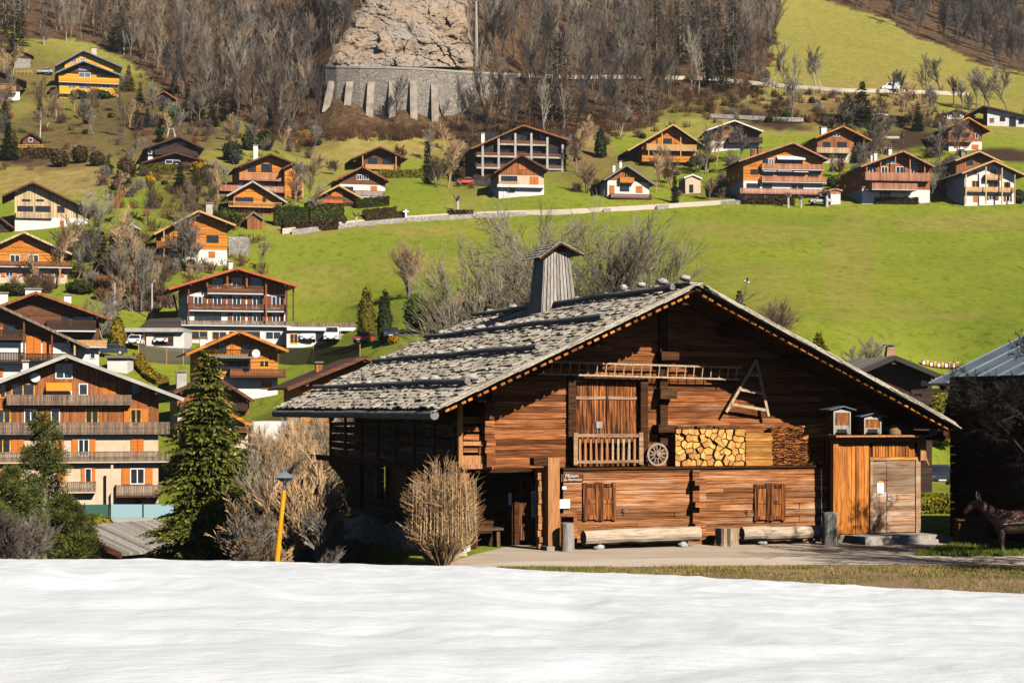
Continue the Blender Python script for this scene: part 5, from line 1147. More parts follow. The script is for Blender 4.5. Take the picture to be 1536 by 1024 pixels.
chalet('hut', 'low wooden shelter between the tall spruces and the lone spruce', (1319,183), (1319,169.5), (1306,172), (1332,172), 1308, 1330, 6, 3, .3, [('v_tan',None)], 'r_grey', 'plaster', cat='shelter', purl=False, win=[(1312,1326,173,177,'n')])
chalet('garage', 'small white garage with flat pinkish terrace between the two large orange chalets', (1254,307), (1254,282.5), (1242,284.5), (1264,285), 1246, 1261, 10, 5, .2, [('v_pink',291),('plaster',None)], 'v_pink', 'v_pink', cat='garage', purl=False)
# --- just behind the farmhouse
chalet('chalet', 'dark chalet with small white lamp behind the farmhouse chimney', (720,520), (735,432), (652,464), (812,470), 668, 800, 0, 10, 1.3, [('v_dark',None)], 'r_brown', 'v_brown', chim=[(689,694,434,'v_red')], Y=135, win=[(700,716,470,482,'n')])
fr, dk = chalet('chalet', 'dark timber chalet with tapering wooden chimney behind the farmhouse corner', (1342,720), (1342,533), (1250,572), (1412,562), 1268, 1398, 4, 10, 1.3, [('v_dark',None)], 'r_grey', 'r_grey', Y=118, win=[(1380,1392,568,580,'n')])
mb = MB(); v = 5; a, b_ = fr.U(1329, v), fr.U(1346, v); zt = fr.Z(1337, 519, v); w_ = b_-a; zb = fr.Z(1337, 545, v)
mb.hexa([(a,v,zb),(b_,v,zb),(b_,v+w_,zb),(a,v+w_,zb),(a+w_*.2,v+w_*.2,zt),(b_-w_*.2,v+w_*.2,zt),(b_-w_*.2,v+w_*.8,zt),(a+w_*.2,v+w_*.8,zt)]); o = mb.build('chimney', M['greydoor'], dk)
mb = MB(); mb.box(a-.02, b_+.02, v, v+w_, zt+.06, zt+.12); mb.box((a+b_)/2-.15, (a+b_)/2+.15, v+.2, v+w_-.2, zt, zt+.06); mb.build('chimney_cap', M['tin'], o)
mb = MB(); mb.beam(fr.p(1366, 588, -1.5), fr.p(1450, 583, -1.5), .3, .3); mb.build('eave_beam', M['v_dark'], dk)
# barn at the right edge, parallel to the farmhouse: only its shaded long side and metal roof slope show
Yb = 62.2; c = P(1425, 806, Yb); bf = Fr((c.x, c.y, 0), f.th); barn = empty('barn', bf.P0, f.th, 'dark timber barn with blue grey sheet metal roof behind the bare tree', 'barn')
e = bf.p(1390, 575, 1.6); pr_ = bf.p(1536, 502, 1.6); sl = (pr_.z-e.z)/(pr_.x-e.x); Lb = 13.0
rx = 6.0; rzb = e.z+sl*(rx-e.x)
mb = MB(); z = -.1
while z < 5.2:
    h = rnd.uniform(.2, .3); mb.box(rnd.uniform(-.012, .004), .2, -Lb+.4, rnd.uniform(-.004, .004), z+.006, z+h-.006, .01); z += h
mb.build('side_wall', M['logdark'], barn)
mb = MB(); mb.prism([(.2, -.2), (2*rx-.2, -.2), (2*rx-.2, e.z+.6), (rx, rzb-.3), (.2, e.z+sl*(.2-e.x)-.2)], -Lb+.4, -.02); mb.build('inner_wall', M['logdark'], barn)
mb = MB()
for s_ in (1, -1):
    g = lambda u: rx+(u-rx)*s_
    q = [(g(e.x), -Lb-1, e.z-.08), (g(rx), -Lb-1, rzb-.08), (g(rx), 1.6, rzb-.08), (g(e.x), 1.6, e.z-.08), (g(e.x), -Lb-1, e.z), (g(rx), -Lb-1, rzb), (g(rx), 1.6, rzb), (g(e.x), 1.6, e.z)]
    mb.hexa(q if s_ == 1 else [q[1], q[0], q[3], q[2], q[5], q[4], q[7], q[6]])
ro = mb.build('roof', M['r_blue'], barn)
mb = MB(); y = -Lb-.9
while y < 1.6: mb.beam((e.x, y, e.z+.02), (rx, y, rzb+.012), .03, .03); y += 1.1
mb.build('roof_seams', M['r_blue'], ro)
for y in (-Lb+1, -9, -6, -3, .9): mb = MB(); mb.beam((e.x+.1, y, e.z-.15), (rx, y, rzb-.15), .14, .16); mb.build('rafter', M['logdark'], ro)
mb = MB(); mb.beam((0, .3, 3.6), (e.x+.15, .3, e.z-.2), .14, .16); mb.build('brace', M['logdark'], barn)
mb = MB(); mb.box(-.35, -.02, -5.0, -4.2, .6, 1.3); mb.build('side_hatch', M['logdark'], barn)
for i in range(3): mb = MB(); mb.box(-.1, -.01, -7.2-i*.62, -6.65-i*.62, 1.2, 1.9); mb.build('window', M['glass'], barn)
# ---------------------------------------------------------------- vegetation
M['tw_grey'] = plain('twig_grey', (.27,.225,.18), (.14,.115,.09), .5, .9, obj=.45, spec=.1)
M['tw_brown'] = plain('twig_brown', (.25,.165,.11), (.13,.085,.055), .5, .9, obj=.45, spec=.1)
M['tw_rust'] = plain('twig_rust', (.33,.155,.06), (.19,.08,.03), .5, .9, obj=.4, spec=.1)
M['tw_dark'] = plain('twig_dark', (.11,.088,.075), (.05,.042,.038), .5, .9, obj=.4, spec=.1)
M['tw_black'] = plain('twig_blackish', (.045,.038,.032), (.02,.017,.015), .5, .9, obj=.2, spec=.05)
M['tw_pale'] = plain('twig_pale', (.62,.40,.215), (.38,.23,.12), 1.5, .9, island=.3, spec=.1)
M['tw_lichen'] = plain('twig_lichen', (.33,.28,.19), (.14,.115,.085), 1.2, .9, island=.3, spec=.1)
M['trunk_grey'] = plain('tree_bark_grey', (.27,.23,.19), (.12,.10,.08), 6, .9, stretch=(3,3,.6), bumpk=.5, spec=.1)
M['trunk_pale'] = plain('tree_bark_pale', (.62,.58,.52), (.38,.34,.30), 5, .9, stretch=(1,1,2), spec=.1)
def leafmat(name, c1, c2, isl=.45, ob=.25):
    m, nt, b = newmat(name); f_ = noi(nt, coords(nt), .9, 4, .6); g = N(nt, 'NewGeometry')
    c = mix(nt, g.outputs['Random Per Island'], c2, c1); c = mix(nt, f_, c, tuple(q*.6 for q in c2)); c = vary(nt, c, isl, ob)
    nt.links.new(c, b.inputs['Base Color']); b.inputs['Roughness'].default_value = .75; b.inputs['Specular IOR Level'].default_value = .15
    tr = N(nt, 'BsdfTranslucent'); nt.links.new(c, tr.inputs[0]); ms = N(nt, 'MixShader', i_0=.25)
    out = [n for n in nt.nodes if n.type == 'OUTPUT_MATERIAL'][0]
    nt.links.new(b.outputs[0], ms.inputs[1]); nt.links.new(tr.outputs[0], ms.inputs[2]); nt.links.new(ms.outputs[0], out.inputs[0]); return m
M['needle'] = leafmat('spruce_needles', (.32,.31,.048), (.10,.115,.024))
M['needle_pine'] = leafmat('pine_needles', (.20,.20,.035), (.06,.075,.018))
M['needle_dark'] = leafmat('dark_needles', (.065,.085,.022), (.025,.036,.012))
M['needle_blue'] = leafmat('blue_needles', (.13,.17,.14), (.06,.085,.075))
M['needle_gold'] = leafmat('golden_needles', (.42,.28,.02), (.20,.14,.016))
M['leaf_green'] = leafmat('hedge_leaf', (.10,.12,.018), (.035,.05,.010))
M['leaf_yellow'] = leafmat('yellow_green_leaf', (.33,.27,.018), (.11,.11,.012))
M['leaf_forsythia'] = leafmat('yellow_blossom', (.75,.46,.01), (.5,.28,.01))
M['leaf_brown'] = leafmat('brown_hedge_leaf', (.15,.095,.035), (.065,.04,.018))

def bare(H, W_, stems=1, levels=3, kids=6, r0=None, seed=0, twigw=.012, up=.5, clear=.25, lean=0, side=5):
    """returns (trunk MB, crown MB) of a leafless tree"""
    q = random.Random(seed); tr, cr = MB(), MB(); r0 = r0 or H*.014
    def grow(p, d, L, r, lev, mb):
        n = 3 if lev < 2 else 2; pts = [p]; dd = d.copy()
        for i in range(n):
            dd = (dd+Vector((q.gauss(0,.16), q.gauss(0,.16), q.gauss(0,.07)+.10*up))).normalized(); pts.append(pts[-1]+dd*L/n)
        if lev <= 1: mb.tube(pts, [r*(1-.75*i/n) for i in range(n+1)], side if lev == 0 else 4, cap=False)
        else:
            for a, b, k in zip(pts, pts[1:], range(n)): mb.twig(a, b, max(twigw, r*(1-.5*k/n)), max(twigw*.6, r*(1-.5*(k+1)/n)))
        if lev >= levels: return
        K = kids if lev else int(kids*1.6)
        for j in range(K):
            t = (clear if lev == 0 else .2)+(1-(clear if lev == 0 else .2))*(j+q.random())/K
            x = t*n; i = min(int(x), n-1); b = pts[i].lerp(pts[i+1], x-i); az = q.uniform(0, 6.28); el_ = q.uniform(.35, .95)
            ax = (pts[i+1]-pts[i]).normalized(); o = ax.orthogonal().normalized(); w = ax.cross(o)
            nd = (ax*math.cos(el_)+(o*math.cos(az)+w*math.sin(az))*math.sin(el_)*W_/(.42*H)*.6).normalized()
            grow(b, nd, L*q.uniform(.38, .62)*(1.1-.45*t if lev == 0 else 1), r*(.55-.25*t), lev+1, cr)
    for s_ in range(stems):
        a = 6.28*s_/stems+q.uniform(-.4, .4); sp = (.0 if stems == 1 else q.uniform(.1, .42)*W_/H*1.2)
        grow(Vector((math.cos(a)*.1*(stems > 1), math.sin(a)*.1*(stems > 1), -.2)), Vector((math.cos(a)*sp+lean, math.sin(a)*sp, 1)).normalized(), H*.72*q.uniform(.8, 1.05), r0, 0, tr)
    return tr, cr
def conifer(H, R_, n, seed=0, leaf=.3, taper=.85, droop=.25, skirt=.04, wid=.35, lump=.0):
    q = random.Random(seed); tr, cr = MB(), MB(); tr.tube([(0,0,-.3),(0,0,H*.5),(0,0,H*.97)], [H*.016, H*.010, .01], 6)
    sv = rnd.getstate(); 
    whorls = max(8, int(H/(leaf*.75)))
    for i in range(whorls):
        t = (i+q.random()*.6)/whorls; z = H*(skirt+(1-skirt)*t); r = R_*(1-t)**taper*q.uniform(.72, 1.12)+leaf*.15
        k = max(4, int(n/whorls*(.35+1.3*(1-t))/5))
        for j in range(k):
            a = q.uniform(0, 6.28); rr = r*q.uniform(.65, 1.08)*(1+lump*noise.noise(Vector((math.cos(a)*1.3, math.sin(a)*1.3, z*.8+seed)))*2); c, s_ = math.cos(a), math.sin(a)
            m_ = max(2, int(rr/(leaf*.55)))
            for h in range(m_):
                u = (h+.6)/m_; x = rr*u; zz = z-droop*rr*u*u*.9+.12*rr*u
                p = Vector((c*x, s_*x, zz)); d = Vector((c, s_, -droop*1.2*u+q.gauss(0,.15))).normalized(); sd = Vector((-s_, c, q.gauss(0,.25)))
                for sg in ((-1, 1) if u < .85 else (0,)):
                    dd = (d+sd*sg*.8+Vector((0,0,q.gauss(0,.2)))).normalized(); L = leaf*q.uniform(.7, 1.25)*(1.1-.4*u); w = dd.cross(Vector((0,0,1))+Vector((q.gauss(0,.4),q.gauss(0,.4),0))).normalized()*L*wid*.5
                    e = p+dd*L+Vector((0,0,-L*droop*.6)); cr.quad(p-w*.5, p+dd*L*.5-w, e, p+dd*L*.5+w)
    return tr, cr
def blob(sx, sy, sz, n, leaf, seed=0, shape='ball', core=True):
    """dense evergreen: leafy shell round a closed core; shape ball / box / column"""
    q = random.Random(seed); mb = MB(); sd = q.uniform(0, 50)
    def pt(a, ph, k=1.0):
        v = Vector((math.cos(a)*math.sin(ph), math.sin(a)*math.sin(ph), math.cos(ph)))
        if shape == 'box': m_ = max(abs(v.x), abs(v.y), abs(v.z)); v = v/m_; v = Vector((v.x, v.y, v.z))
        if shape == 'column': zz = v.z; rr = max(0, 1-((zz+1)/2)**2.2)**.6*.9+.1*(1-abs(zz)); v = Vector((math.cos(a)*rr, math.sin(a)*rr, zz))
        g = 1+.16*noise.noise(v*2.2+Vector((sd,0,0)))+.08*noise.noise(v*5+Vector((sd,3,0)))
        return Vector((v.x*sx*g*k, v.y*sy*g*k, sz+v.z*sz*(g if shape != 'box' else 1+.05*(g-1))*k))
    if core:
        na, np_ = 16, 9
        for j in range(np_+1):
            for i in range(na): mb.v.append(tuple(pt(6.283*i/na, math.pi*j/np_, .86)))
        for j in range(np_):
            for i in range(na): mb.f.append((j*na+i, (j+1)*na+i, (j+1)*na+(i+1) % na, j*na+(i+1) % na))
    for _ in range(n):
        a = q.uniform(0, 6.283); ph = math.acos(q.uniform(-1, 1)); p = pt(a, ph, q.uniform(.84, 1.04)); nr = (p-Vector((0,0,sz))).normalized(); mb.leaf(p, leaf*q.uniform(.6, 1.2), nr)
    return mb
def dense_stuff():
    pass
_rs = random.Random(5)
def plant(name, label, cat, px, py, parts, Y=None, group=None, sink=.1, rz=None, s=1):
    """parts = [(part name, mesh or MB, material)] at the ground under pixel (px,py)"""
    p = hit(px, py) if Y is None else Vector(((px-CX)/F*Y, Y, gz((px-CX)/F*Y, Y)))
    rz = _rs.uniform(0, 6.28) if rz is None else rz
    if len(parts) == 1:
        o = parts[0][1].build(name, parts[0][2]); o.location = p-Vector((0,0,sink)); o.rotation_euler = (0,0,rz); o.scale = (s,s,s); return tag(o, label, cat, group)
    root = empty(name, p-Vector((0,0,sink)), rz, label, cat, group); root.scale = (s,s,s)
    for nm, mb, m in parts: mb.build(nm, m, root)
    return root
def sizes(px, py, top, wpx, Y=None):
    y = hit(px, py).y if Y is None else Y
    if Y is None: h = (py-top)/F*y
    else: h = CH+(HY-top)/F*y-gz((px-CX)/F*y, y)
    return h, wpx/F*y/2
def tree_bare(name, label, px, py, top, wpx, m, tm='trunk_grey', Y=None, group=None, cat='bare tree', **kw):
    h, r = sizes(px, py, top, wpx, Y); a = dict(seed=_rs.randint(0, 9999), twigw=.022*(hit(px,py).y if Y is None else Y)/300); a.update(kw)
    tr, cr = bare(h, r, **a); return plant(name, label, cat, px, py, [('trunk', tr, M[tm]), ('crown', cr, M[m])], Y, group)
def tree_con(name, label, px, py, top, wpx, m, n=700, Y=None, cat='conifer', group=None, **kw):
    h, r = sizes(px, py, top, wpx, Y); a = dict(seed=_rs.randint(0, 9999), leaf=max(.28, h*.06)); a.update(kw)
    tr, cr = conifer(h, r, n, **a); return plant(name, label, cat, px, py, [('trunk', tr, M['trunk_grey']), ('crown', cr, M[m])], Y, group)
def shrub(name, label, px, py, top, wpx, m, shape='ball', n=500, dp=None, Y=None, cat='shrub', rz=0, leaf=None, group=None):
    h, r = sizes(px, py, top, wpx, Y); y = Y or hit(px, py).y
    return plant(name, label, cat, px, py, [(name, blob(r, dp or r, h/2, n, leaf or max(.09, y*.0011), _rs.randint(0, 9999), shape), M[m])], Y, group, rz=rz)

# --- the wood on the hillside
def wood():
    protos = []
    for i in range(7):
        tr, cr = bare(15, 4.2, 1, 3, 5+(i % 3), seed=40+i, twigw=.034, up=.75, clear=.22, r0=.19); tr.v, off = tr.v, len(tr.v)
        tr.f += [tuple(k+off for k in fc) for fc in cr.f]; tr.v += cr.v; protos.append(tr)
    mats_ = ['tw_grey', 'tw_brown', 'tw_dark', 'tw_grey', 'tw_brown', 'tw_dark', 'tw_grey']
    meshes = []
    for i, mb in enumerate(protos):
        me = mb.mesh('bare_tree'); me.materials.append(M[mats_[i]]); meshes.append(me)
    dark = []
    for i in range(2):
        me = bare(15, 4.2, 1, 3, 7, seed=70+i, twigw=.045, up=.75, clear=.2, r0=.2); mb = me[0]; off = len(mb.v); mb.f += [tuple(k+off for k in fc) for fc in me[1].f]; mb.v += me[1].v
        m2 = mb.mesh('bare_tree'); m2.materials.append(M['tw_dark']); dark.append((m2, mb))
    q = random.Random(21); spots = []; tries = 0; cell = {}
    while len(spots) < 1500 and tries < 60000:
        tries += 1; px = q.uniform(-120, 1650); py = q.uniform(-70, 215)
        if not woodmask(np.array([px]), np.array([py]))[0]: continue
        if (468 < px < 700 and 100 < py < 240 and (py < 184 or q.random() < .9)) or (700 <= px < 730 and 100 < py < 176) or (py <= 104 and float(lin(-py, [(-104,500),(-85,512),(-60,522),(-30,540),(0,552),(46,548)]))-2 < px < 697): continue
        if px > 690 and px < 730 and py < 110 and q.random() < .6: continue
        if 700 <= px < 1160 and 100 < py < 128 and q.random() < .8: continue
        p = hit(px, py)
        if p.y > 930: continue
        key = (int(p.x/4.2), int(p.y/4.2))
        if key in cell: continue
        cell[key] = 1; spots.append((p, px, py))
    spots.sort(key=lambda s_: s_[0].y)
    vis = [s_ for s_ in spots if -8 < s_[1] < 1544 and s_[2] > -2]
    near = vis[:285]; ids = {id(s_) for s_ in near}; rest = [s_ for s_ in spots if id(s_) not in ids]
    for p, px, py in near:
        right = px > 1190
        me = q.choice(dark)[0] if right else q.choice(meshes)
        o = bpy.data.objects.new('bare_tree', me); col.objects.link(o); o.location = p-Vector((0,0,.3)); s_ = q.uniform(.65, 1.15); o.scale = (s_, s_, s_*q.uniform(.9, 1.2)); o.rotation_euler = (q.gauss(0,.04), q.gauss(0,.04), q.uniform(0, 6.28))
        tag(o, 'leafless tree in the wood on the steep hillside above the village', 'bare tree', 'bare trees of the hillside wood')
    for nm, sel, pr_ in (('hillside_wood', [s_ for s_ in rest if s_[1] <= 1190], protos), ('ridge_wood', [s_ for s_ in rest if s_[1] > 1190], [d_[1] for d_ in dark])):
        mb = MB(); V_, Fc, o_ = [], [], 0
        arr = [(np.array(p_.v), p_.f) for p_ in pr_]; mi = []
        for p, px, py in sel:
            k = q.randrange(len(arr)); a, fs = arr[k]; t = q.uniform(0, 6.28); s_ = q.uniform(.65, 1.15); c, s2 = math.cos(t)*s_, math.sin(t)*s_
            b = np.stack([a[:,0]*c-a[:,1]*s2+p.x, a[:,0]*s2+a[:,1]*c+p.y, a[:,2]*s_*1.05+p.z-.3], 1); V_.append(b); Fc += [tuple(i+o_ for i in fc) for fc in fs]; o_ += len(a); mi += [k % 4]*len(fs)
        me = bpy.data.meshes.new(nm); me.from_pydata(np.concatenate(V_).tolist(), [], Fc)
        for m_ in (['tw_grey', 'tw_brown', 'tw_dark', 'tw_grey'] if nm == 'hillside_wood' else ['tw_dark']): me.materials.append(M[m_])
        if nm == 'hillside_wood': me.polygons.foreach_set('material_index', mi)
        o = bpy.data.objects.new(nm, me); col.objects.link(o); tag(o, kind='stuff')
    # brushwood along the foot of the wood
    mb = MB(); q2 = random.Random(8)
    for k in range(1150):
        px = q2.uniform(380, 1180); lo = float(lin(px, WOOD1)); py = lo+q2.gauss(-6, 14)
        if 478 < px < 700: py = q2.uniform(192, 212)
        elif q2.random() < .3: px, py = q2.uniform(1040, 1420), q2.uniform(140, 186)
        if k > 560 and k % 2: px, py = q2.choice(((q2.uniform(0, 480), q2.uniform(100, 270)), (q2.uniform(150, 400), q2.uniform(260, 440))))
        p = hit(px, py); h = q2.uniform(1., 2.6)*(.7 if k > 560 else 1)
        for _ in range(24):
            a = q2.uniform(0, 6.28); r = q2.uniform(.2, 1.6)*.7; b = p+Vector((q2.gauss(0,.4), q2.gauss(0,.4), -.1)); mb.twig(b, b+Vector((math.cos(a)*r, math.sin(a)*r, h*q2.uniform(.5, 1))), .055, .03)
    m_ = plain('brushwood_twig', (.30,.15,.07), (.13,.075,.045), .08, .9, island=.35, spec=.1); tag(mb.build('undergrowth', m_), kind='stuff')
wood()
# pale trunks, dark spruces standing out of the wood
for px, py, top, w in ((8,52,-40,34),(30,60,-10,30),(168,66,0,26),(190,60,4,24),(1075,96,-20,40),(1093,90,25,30),(1010,60,-30,30),(836,158,62,26),(812,150,95,22),(1057,60,-20,26),(965,40,-30,26),(435,60,20,18),(1105,80,10,30),(985,60,-30,26),(1035,70,-10,30),(385,60,10,22),(22,70,-20,34),(180,70,5,30),(850,170,80,24),(1060,120,15,34),(1085,128,40,30),(985,110,20,26),(828,172,70,30),(1100,105,0,36),(1020,90,-20,30)):
    tree_con('spruce', 'dark spruce rising out of the bare brown wood on the hillside', px, py+10, top, w*1.5, 'needle_dark', 800, group='dark spruces in the wood', leaf=.8)
for px, py, top in ((100,62,18),(145,52,5),(158,57,12),(186,82,40),(66,68,38),(620,60,25)):
    tree_bare('birch', 'slender pale stemmed tree at the edge of the hillside wood', px, py, top, 14, 'tw_grey', 'trunk_pale', group='pale stemmed trees at the wood edge', r0=.16, kids=5)
for px, py, top in ((1160,134,62),(1178,135,80),(1196,136,72),(1204,134,66),(1226,136,58),(1233,134,70)):
    tree_bare('roadside_tree', 'tall bare tree in the row beside the upper road', px, py, top, 26, 'tw_grey', 'trunk_pale', group='bare trees along the upper road', r0=.16)
for px, py, top, w in ((1338,146,96,22),(1352,150,96,26),(1390,152,88,34),(1412,142,82,30),(1430,160,108,32),(1446,166,100,34),(1464,165,88,40),(1490,170,92,44),(1512,172,86,44),(1532,176,96,40),(1478,160,112,26),(1402,166,132,24),(1500,150,100,30),(1456,178,130,26)):
    tree_bare('slope_tree', 'bare grey tree on the slope below the forest edge, near the long white house', px, py, top, w, 'tw_grey', group='bare trees around the long white house', r0=.17, kids=7)
# --- conifers in the village
for (px, py, top, w, m, lb) in (
 (1293,189,120,46,'needle_dark','taller of the two dark spruces on the upper meadow'),(1271,189,141,38,'needle_dark','shorter of the two dark spruces on the upper meadow'),
 (1377,197,154,24,'needle_dark','lone small dark spruce between the low shelter and the red brown chalet'),(1288,244,204,30,'needle_dark','dark spruce standing in front of the brown chalet with orange roof edge'),
 (1109,462,434,20,'needle_dark','tiny dark fir on the meadow just above the farmhouse roof edge'),(641,264,210,22,'needle_dark','dark fir beside the wide dark apartment block'),
 (221,191,160,17,'needle_blue','small blue spruce beside the round evergreen'),(193,137,96,22,'needle_gold','golden yellow conifer beside the modern yellow house'),
 (270,290,240,30,'needle_dark','dark conifer above the round bare trees in the upper village'),(293,284,246,26,'needle','green conifer beside the yellow forsythia'),(182,285,245,36,'needle_dark','dark conifer at the edge of the dry meadow'),(190,278,252,18,'needle_blue','bluish conifer in front of the dark conifer by the dry meadow'),
 (1012,305,258,12,'needle_dark','thin dark conifer beside the sandy outbuilding'),(152,420,344,44,'needle_dark','large dark conifer between the yellow edged chalet and the kiosk'),(168,410,350,24,'needle','lighter conifer beside the kiosk'),
 (12,240,182,34,'needle_dark','dark conifer by the heather bank at the picture edge'),(1228,530,497,34,'leaf_yellow','yellowish conifer tip just above the farmhouse roof slope')):
    tree_con('conifer', lb, px, py, top, w*1.1, m, 2600, wid=.6)
for (px, py, top, w, m, sh, lb) in (
 (550,513,430,34,'leaf_yellow','column','yellow green thuja column beside the hotel annex'),(577,513,434,25,'needle_dark','column','slim dark thuja beside the yellow green thuja'),
 (901,236,194,19,'needle_dark','column','dark columnar evergreen behind the dark apartment block'),(176,523,472,27,'needle_gold','column','golden thuja column beside the brown chalet'),
 (254,191,153,37,'leaf_green','ball','large round dark evergreen below the wood'),(375,226,197,25,'leaf_green','ball','round clipped evergreen, darker of the touching pair'),(397,226,195,27,'leaf_green','ball','round clipped evergreen, taller of the touching pair'),(348,241,211,29,'leaf_green','ball','single round evergreen beside the broad brown chalet'),
 (352,246,222,16,'needle_blue','ball','small bluish bush in front of the round evergreen'),(692,272,243,16,'leaf_brown','column','brown columnar hedge plant beside the red car'),(512,339,322,16,'leaf_brown','ball','small round brown bush by the village lane'),
 (622,500,440,36,'leaf_green','ball','dark bushy evergreen near the farmhouse roof'),(650,500,442,34,'leaf_yellow','ball','yellowish bushy evergreen beside the dark one near the farmhouse roof'),(664,505,462,26,'leaf_green','ball','low dark bush close to the farmhouse roof'),
 (1055,247,234,16,'leaf_yellow','column','yellow green thuja beside the orange timber house'),(1040,250,234,14,'leaf_green','column','dark thuja beside the orange timber house'),(226,277,260,14,'leaf_forsythia','ball','bright yellow forsythia by the bare round trees'),(298,262,242,26,'leaf_forsythia','ball','large yellow forsythia beside the stacked gable chalet'),
 (312,268,247,22,'leaf_green','ball','green bush beside the large forsythia'),(118,148,135,30,'leaf_green','ball','dark bush below the modern yellow house'),(150,148,136,36,'leaf_green','ball','longer dark bush below the modern yellow house'),
 (208,460,448,17,'leaf_brown','ball','dark brown bush on the meadow below the bare trees'),(1300,300,290,18,'leaf_yellow','ball','yellow green bush below the pinkish chalet'),(340,340,312,44,'leaf_green','ball','dense dark bush behind the orange loggia chalet'),(1528,305,284,18,'leaf_green','ball','dark bush beside the scaffolded white house'),(1078,225,212,20,'leaf_green','ball','dark bush in front of the highest dark chalet'),(590,516,502,14,'leaf_forsythia','ball','orange yellow bush beside the parked dark car'),
 (120,440,420,40,'leaf_green','ball','dark bush on the meadow beside the yellow edged chalet'),(20,444,424,44,'leaf_green','ball','low green bushes below the cream ground floor with orange shutters'),(90,250,226,26,'leaf_brown','ball','round brown bush by the heather bank'),(120,245,218,24,'leaf_brown','ball','second brown bush by the heather bank'),(146,250,226,24,'leaf_brown','ball','third brown bush by the heather bank, beside the ploughed strip'),
 (190,268,236,28,'leaf_brown','ball','brown bush above the dry meadow edge')):
    shrub('evergreen_shrub' if m != 'leaf_brown' else 'brown_shrub', lb, px, py, top, w, m, sh, 420)
for px, py, top, w in ((8,196,150,26),(22,236,196,24),(300,176,128,26),(318,190,146,28),(336,182,140,24),(206,196,160,20),(240,214,186,22),(282,168,126,24),(162,262,232,20),(350,172,132,22),(262,140,104,22),(300,150,112,24),(60,172,146,18),(405,196,158,20),(210,160,124,22)):
    tree_con('evergreen', 'dark evergreen tree among the upper gardens below the wood', px, py, top, w, 'needle_dark', 1500, group='dark evergreens in the upper gardens', wid=.6)
# hedges (clipped, long)
def hedge(label, pts, hpx, wid, m, n=900):
    base = [hit(*p) for p in pts]; mb = MB(); q = random.Random(len(label)); P0 = base[0]; L = 0
    y = base[0].y; h = hpx/F*y; lf = max(.1, y*.0011)
    for a, b in zip(base, base[1:]):
        a2, b2 = a-P0, b-P0; d = (b2-a2); L = d.length; k = max(2, int(L/1.2))
        nr = Vector((-d.y, d.x, 0)).normalized()*wid/2
        mb.hexa([a2-nr-Vector((0,0,.6)), b2-nr-Vector((0,0,.6)), b2+nr-Vector((0,0,.6)), a2+nr-Vector((0,0,.6)), a2-nr+Vector((0,0,h*.94)), b2-nr+Vector((0,0,h*.94)), b2+nr+Vector((0,0,h*.94)), a2+nr+Vector((0,0,h*.94))])
        for _ in range(int(n/(len(base)-1))):
            t = q.random(); s_ = q.choice((-1, -1, 0)); p = a2+d*t+(nr*-1.04 if s_ else nr*q.uniform(-1, 1))+Vector((0,0,h*(q.random() if s_ else 1)*(1+.05*math.sin(t*20)))); mb.leaf(p, lf*q.uniform(.6, 1.2), (0,-1,.3) if s_ else (0,0,1))
    o = mb.build('hedge', M[m]); o.location = P0; return tag(o, label, 'hedge')
hedge('tall dark green hedge below the small chalet with the red awning', [(411,338),(460,339),(510,333)], 27, 2.4, 'leaf_green', 1500)
hedge('low clipped brown hedge strip in front of the tall dark hedge', [(424,348),(504,343)], 12, 1.6, 'leaf_brown')
hedge('brown clipped hedge beside the white cross, facing the lane', [(545,336),(606,331)], 14, 1.2, 'leaf_brown')
hedge('upper brown hedge of the garden behind the white cross', [(545,325),(592,321)], 9, 1.2, 'leaf_brown')
hedge('yellow green hedge below the open gabled dark chalet', [(569,268),(632,267)], 11, 1.4, 'leaf_yellow')
hedge('yellow green hedge below the stacked gable chalet', [(211,262),(262,261)], 13, 1.4, 'leaf_yellow')
hedge('low brown hedge pieces on the lane side meadow by the pollard tree', [(672,327),(708,326)], 10, 1.0, 'leaf_brown', 400)
hedge('dark hedge between the small chalets above the white cross', [(534,312),(582,308)], 12, 1.6, 'leaf_green')
hedge('brown clipped hedge bank in front of the large orange apartment chalet', [(1116,306),(1192,307)], 10, 1.4, 'leaf_brown')
hedge('dark bushy hedge below the pinkish chalet terrace', [(1312,306),(1376,306)], 8, 1.4, 'leaf_brown')
hedge('curved golden brown hedge on the bank below the carport', [(208,542),(214,556),(226,570),(246,580)], 12, 1.3, 'needle_gold', 900)
hedge('row of dark bushes along the dry slope between the spruces and the shelter', [(1232,184),(1258,186)], 12, 1.6, 'leaf_green', 400)
hedge('brown hedge behind the low wooden shelter', [(1334,184),(1366,186)], 9, 1.5, 'leaf_brown', 400)
# heather bank
hedge('reddish brown heather bank below the little garden hut', [(8,240),(48,236),(86,238)], 13, 3, 'leaf_brown', 900)
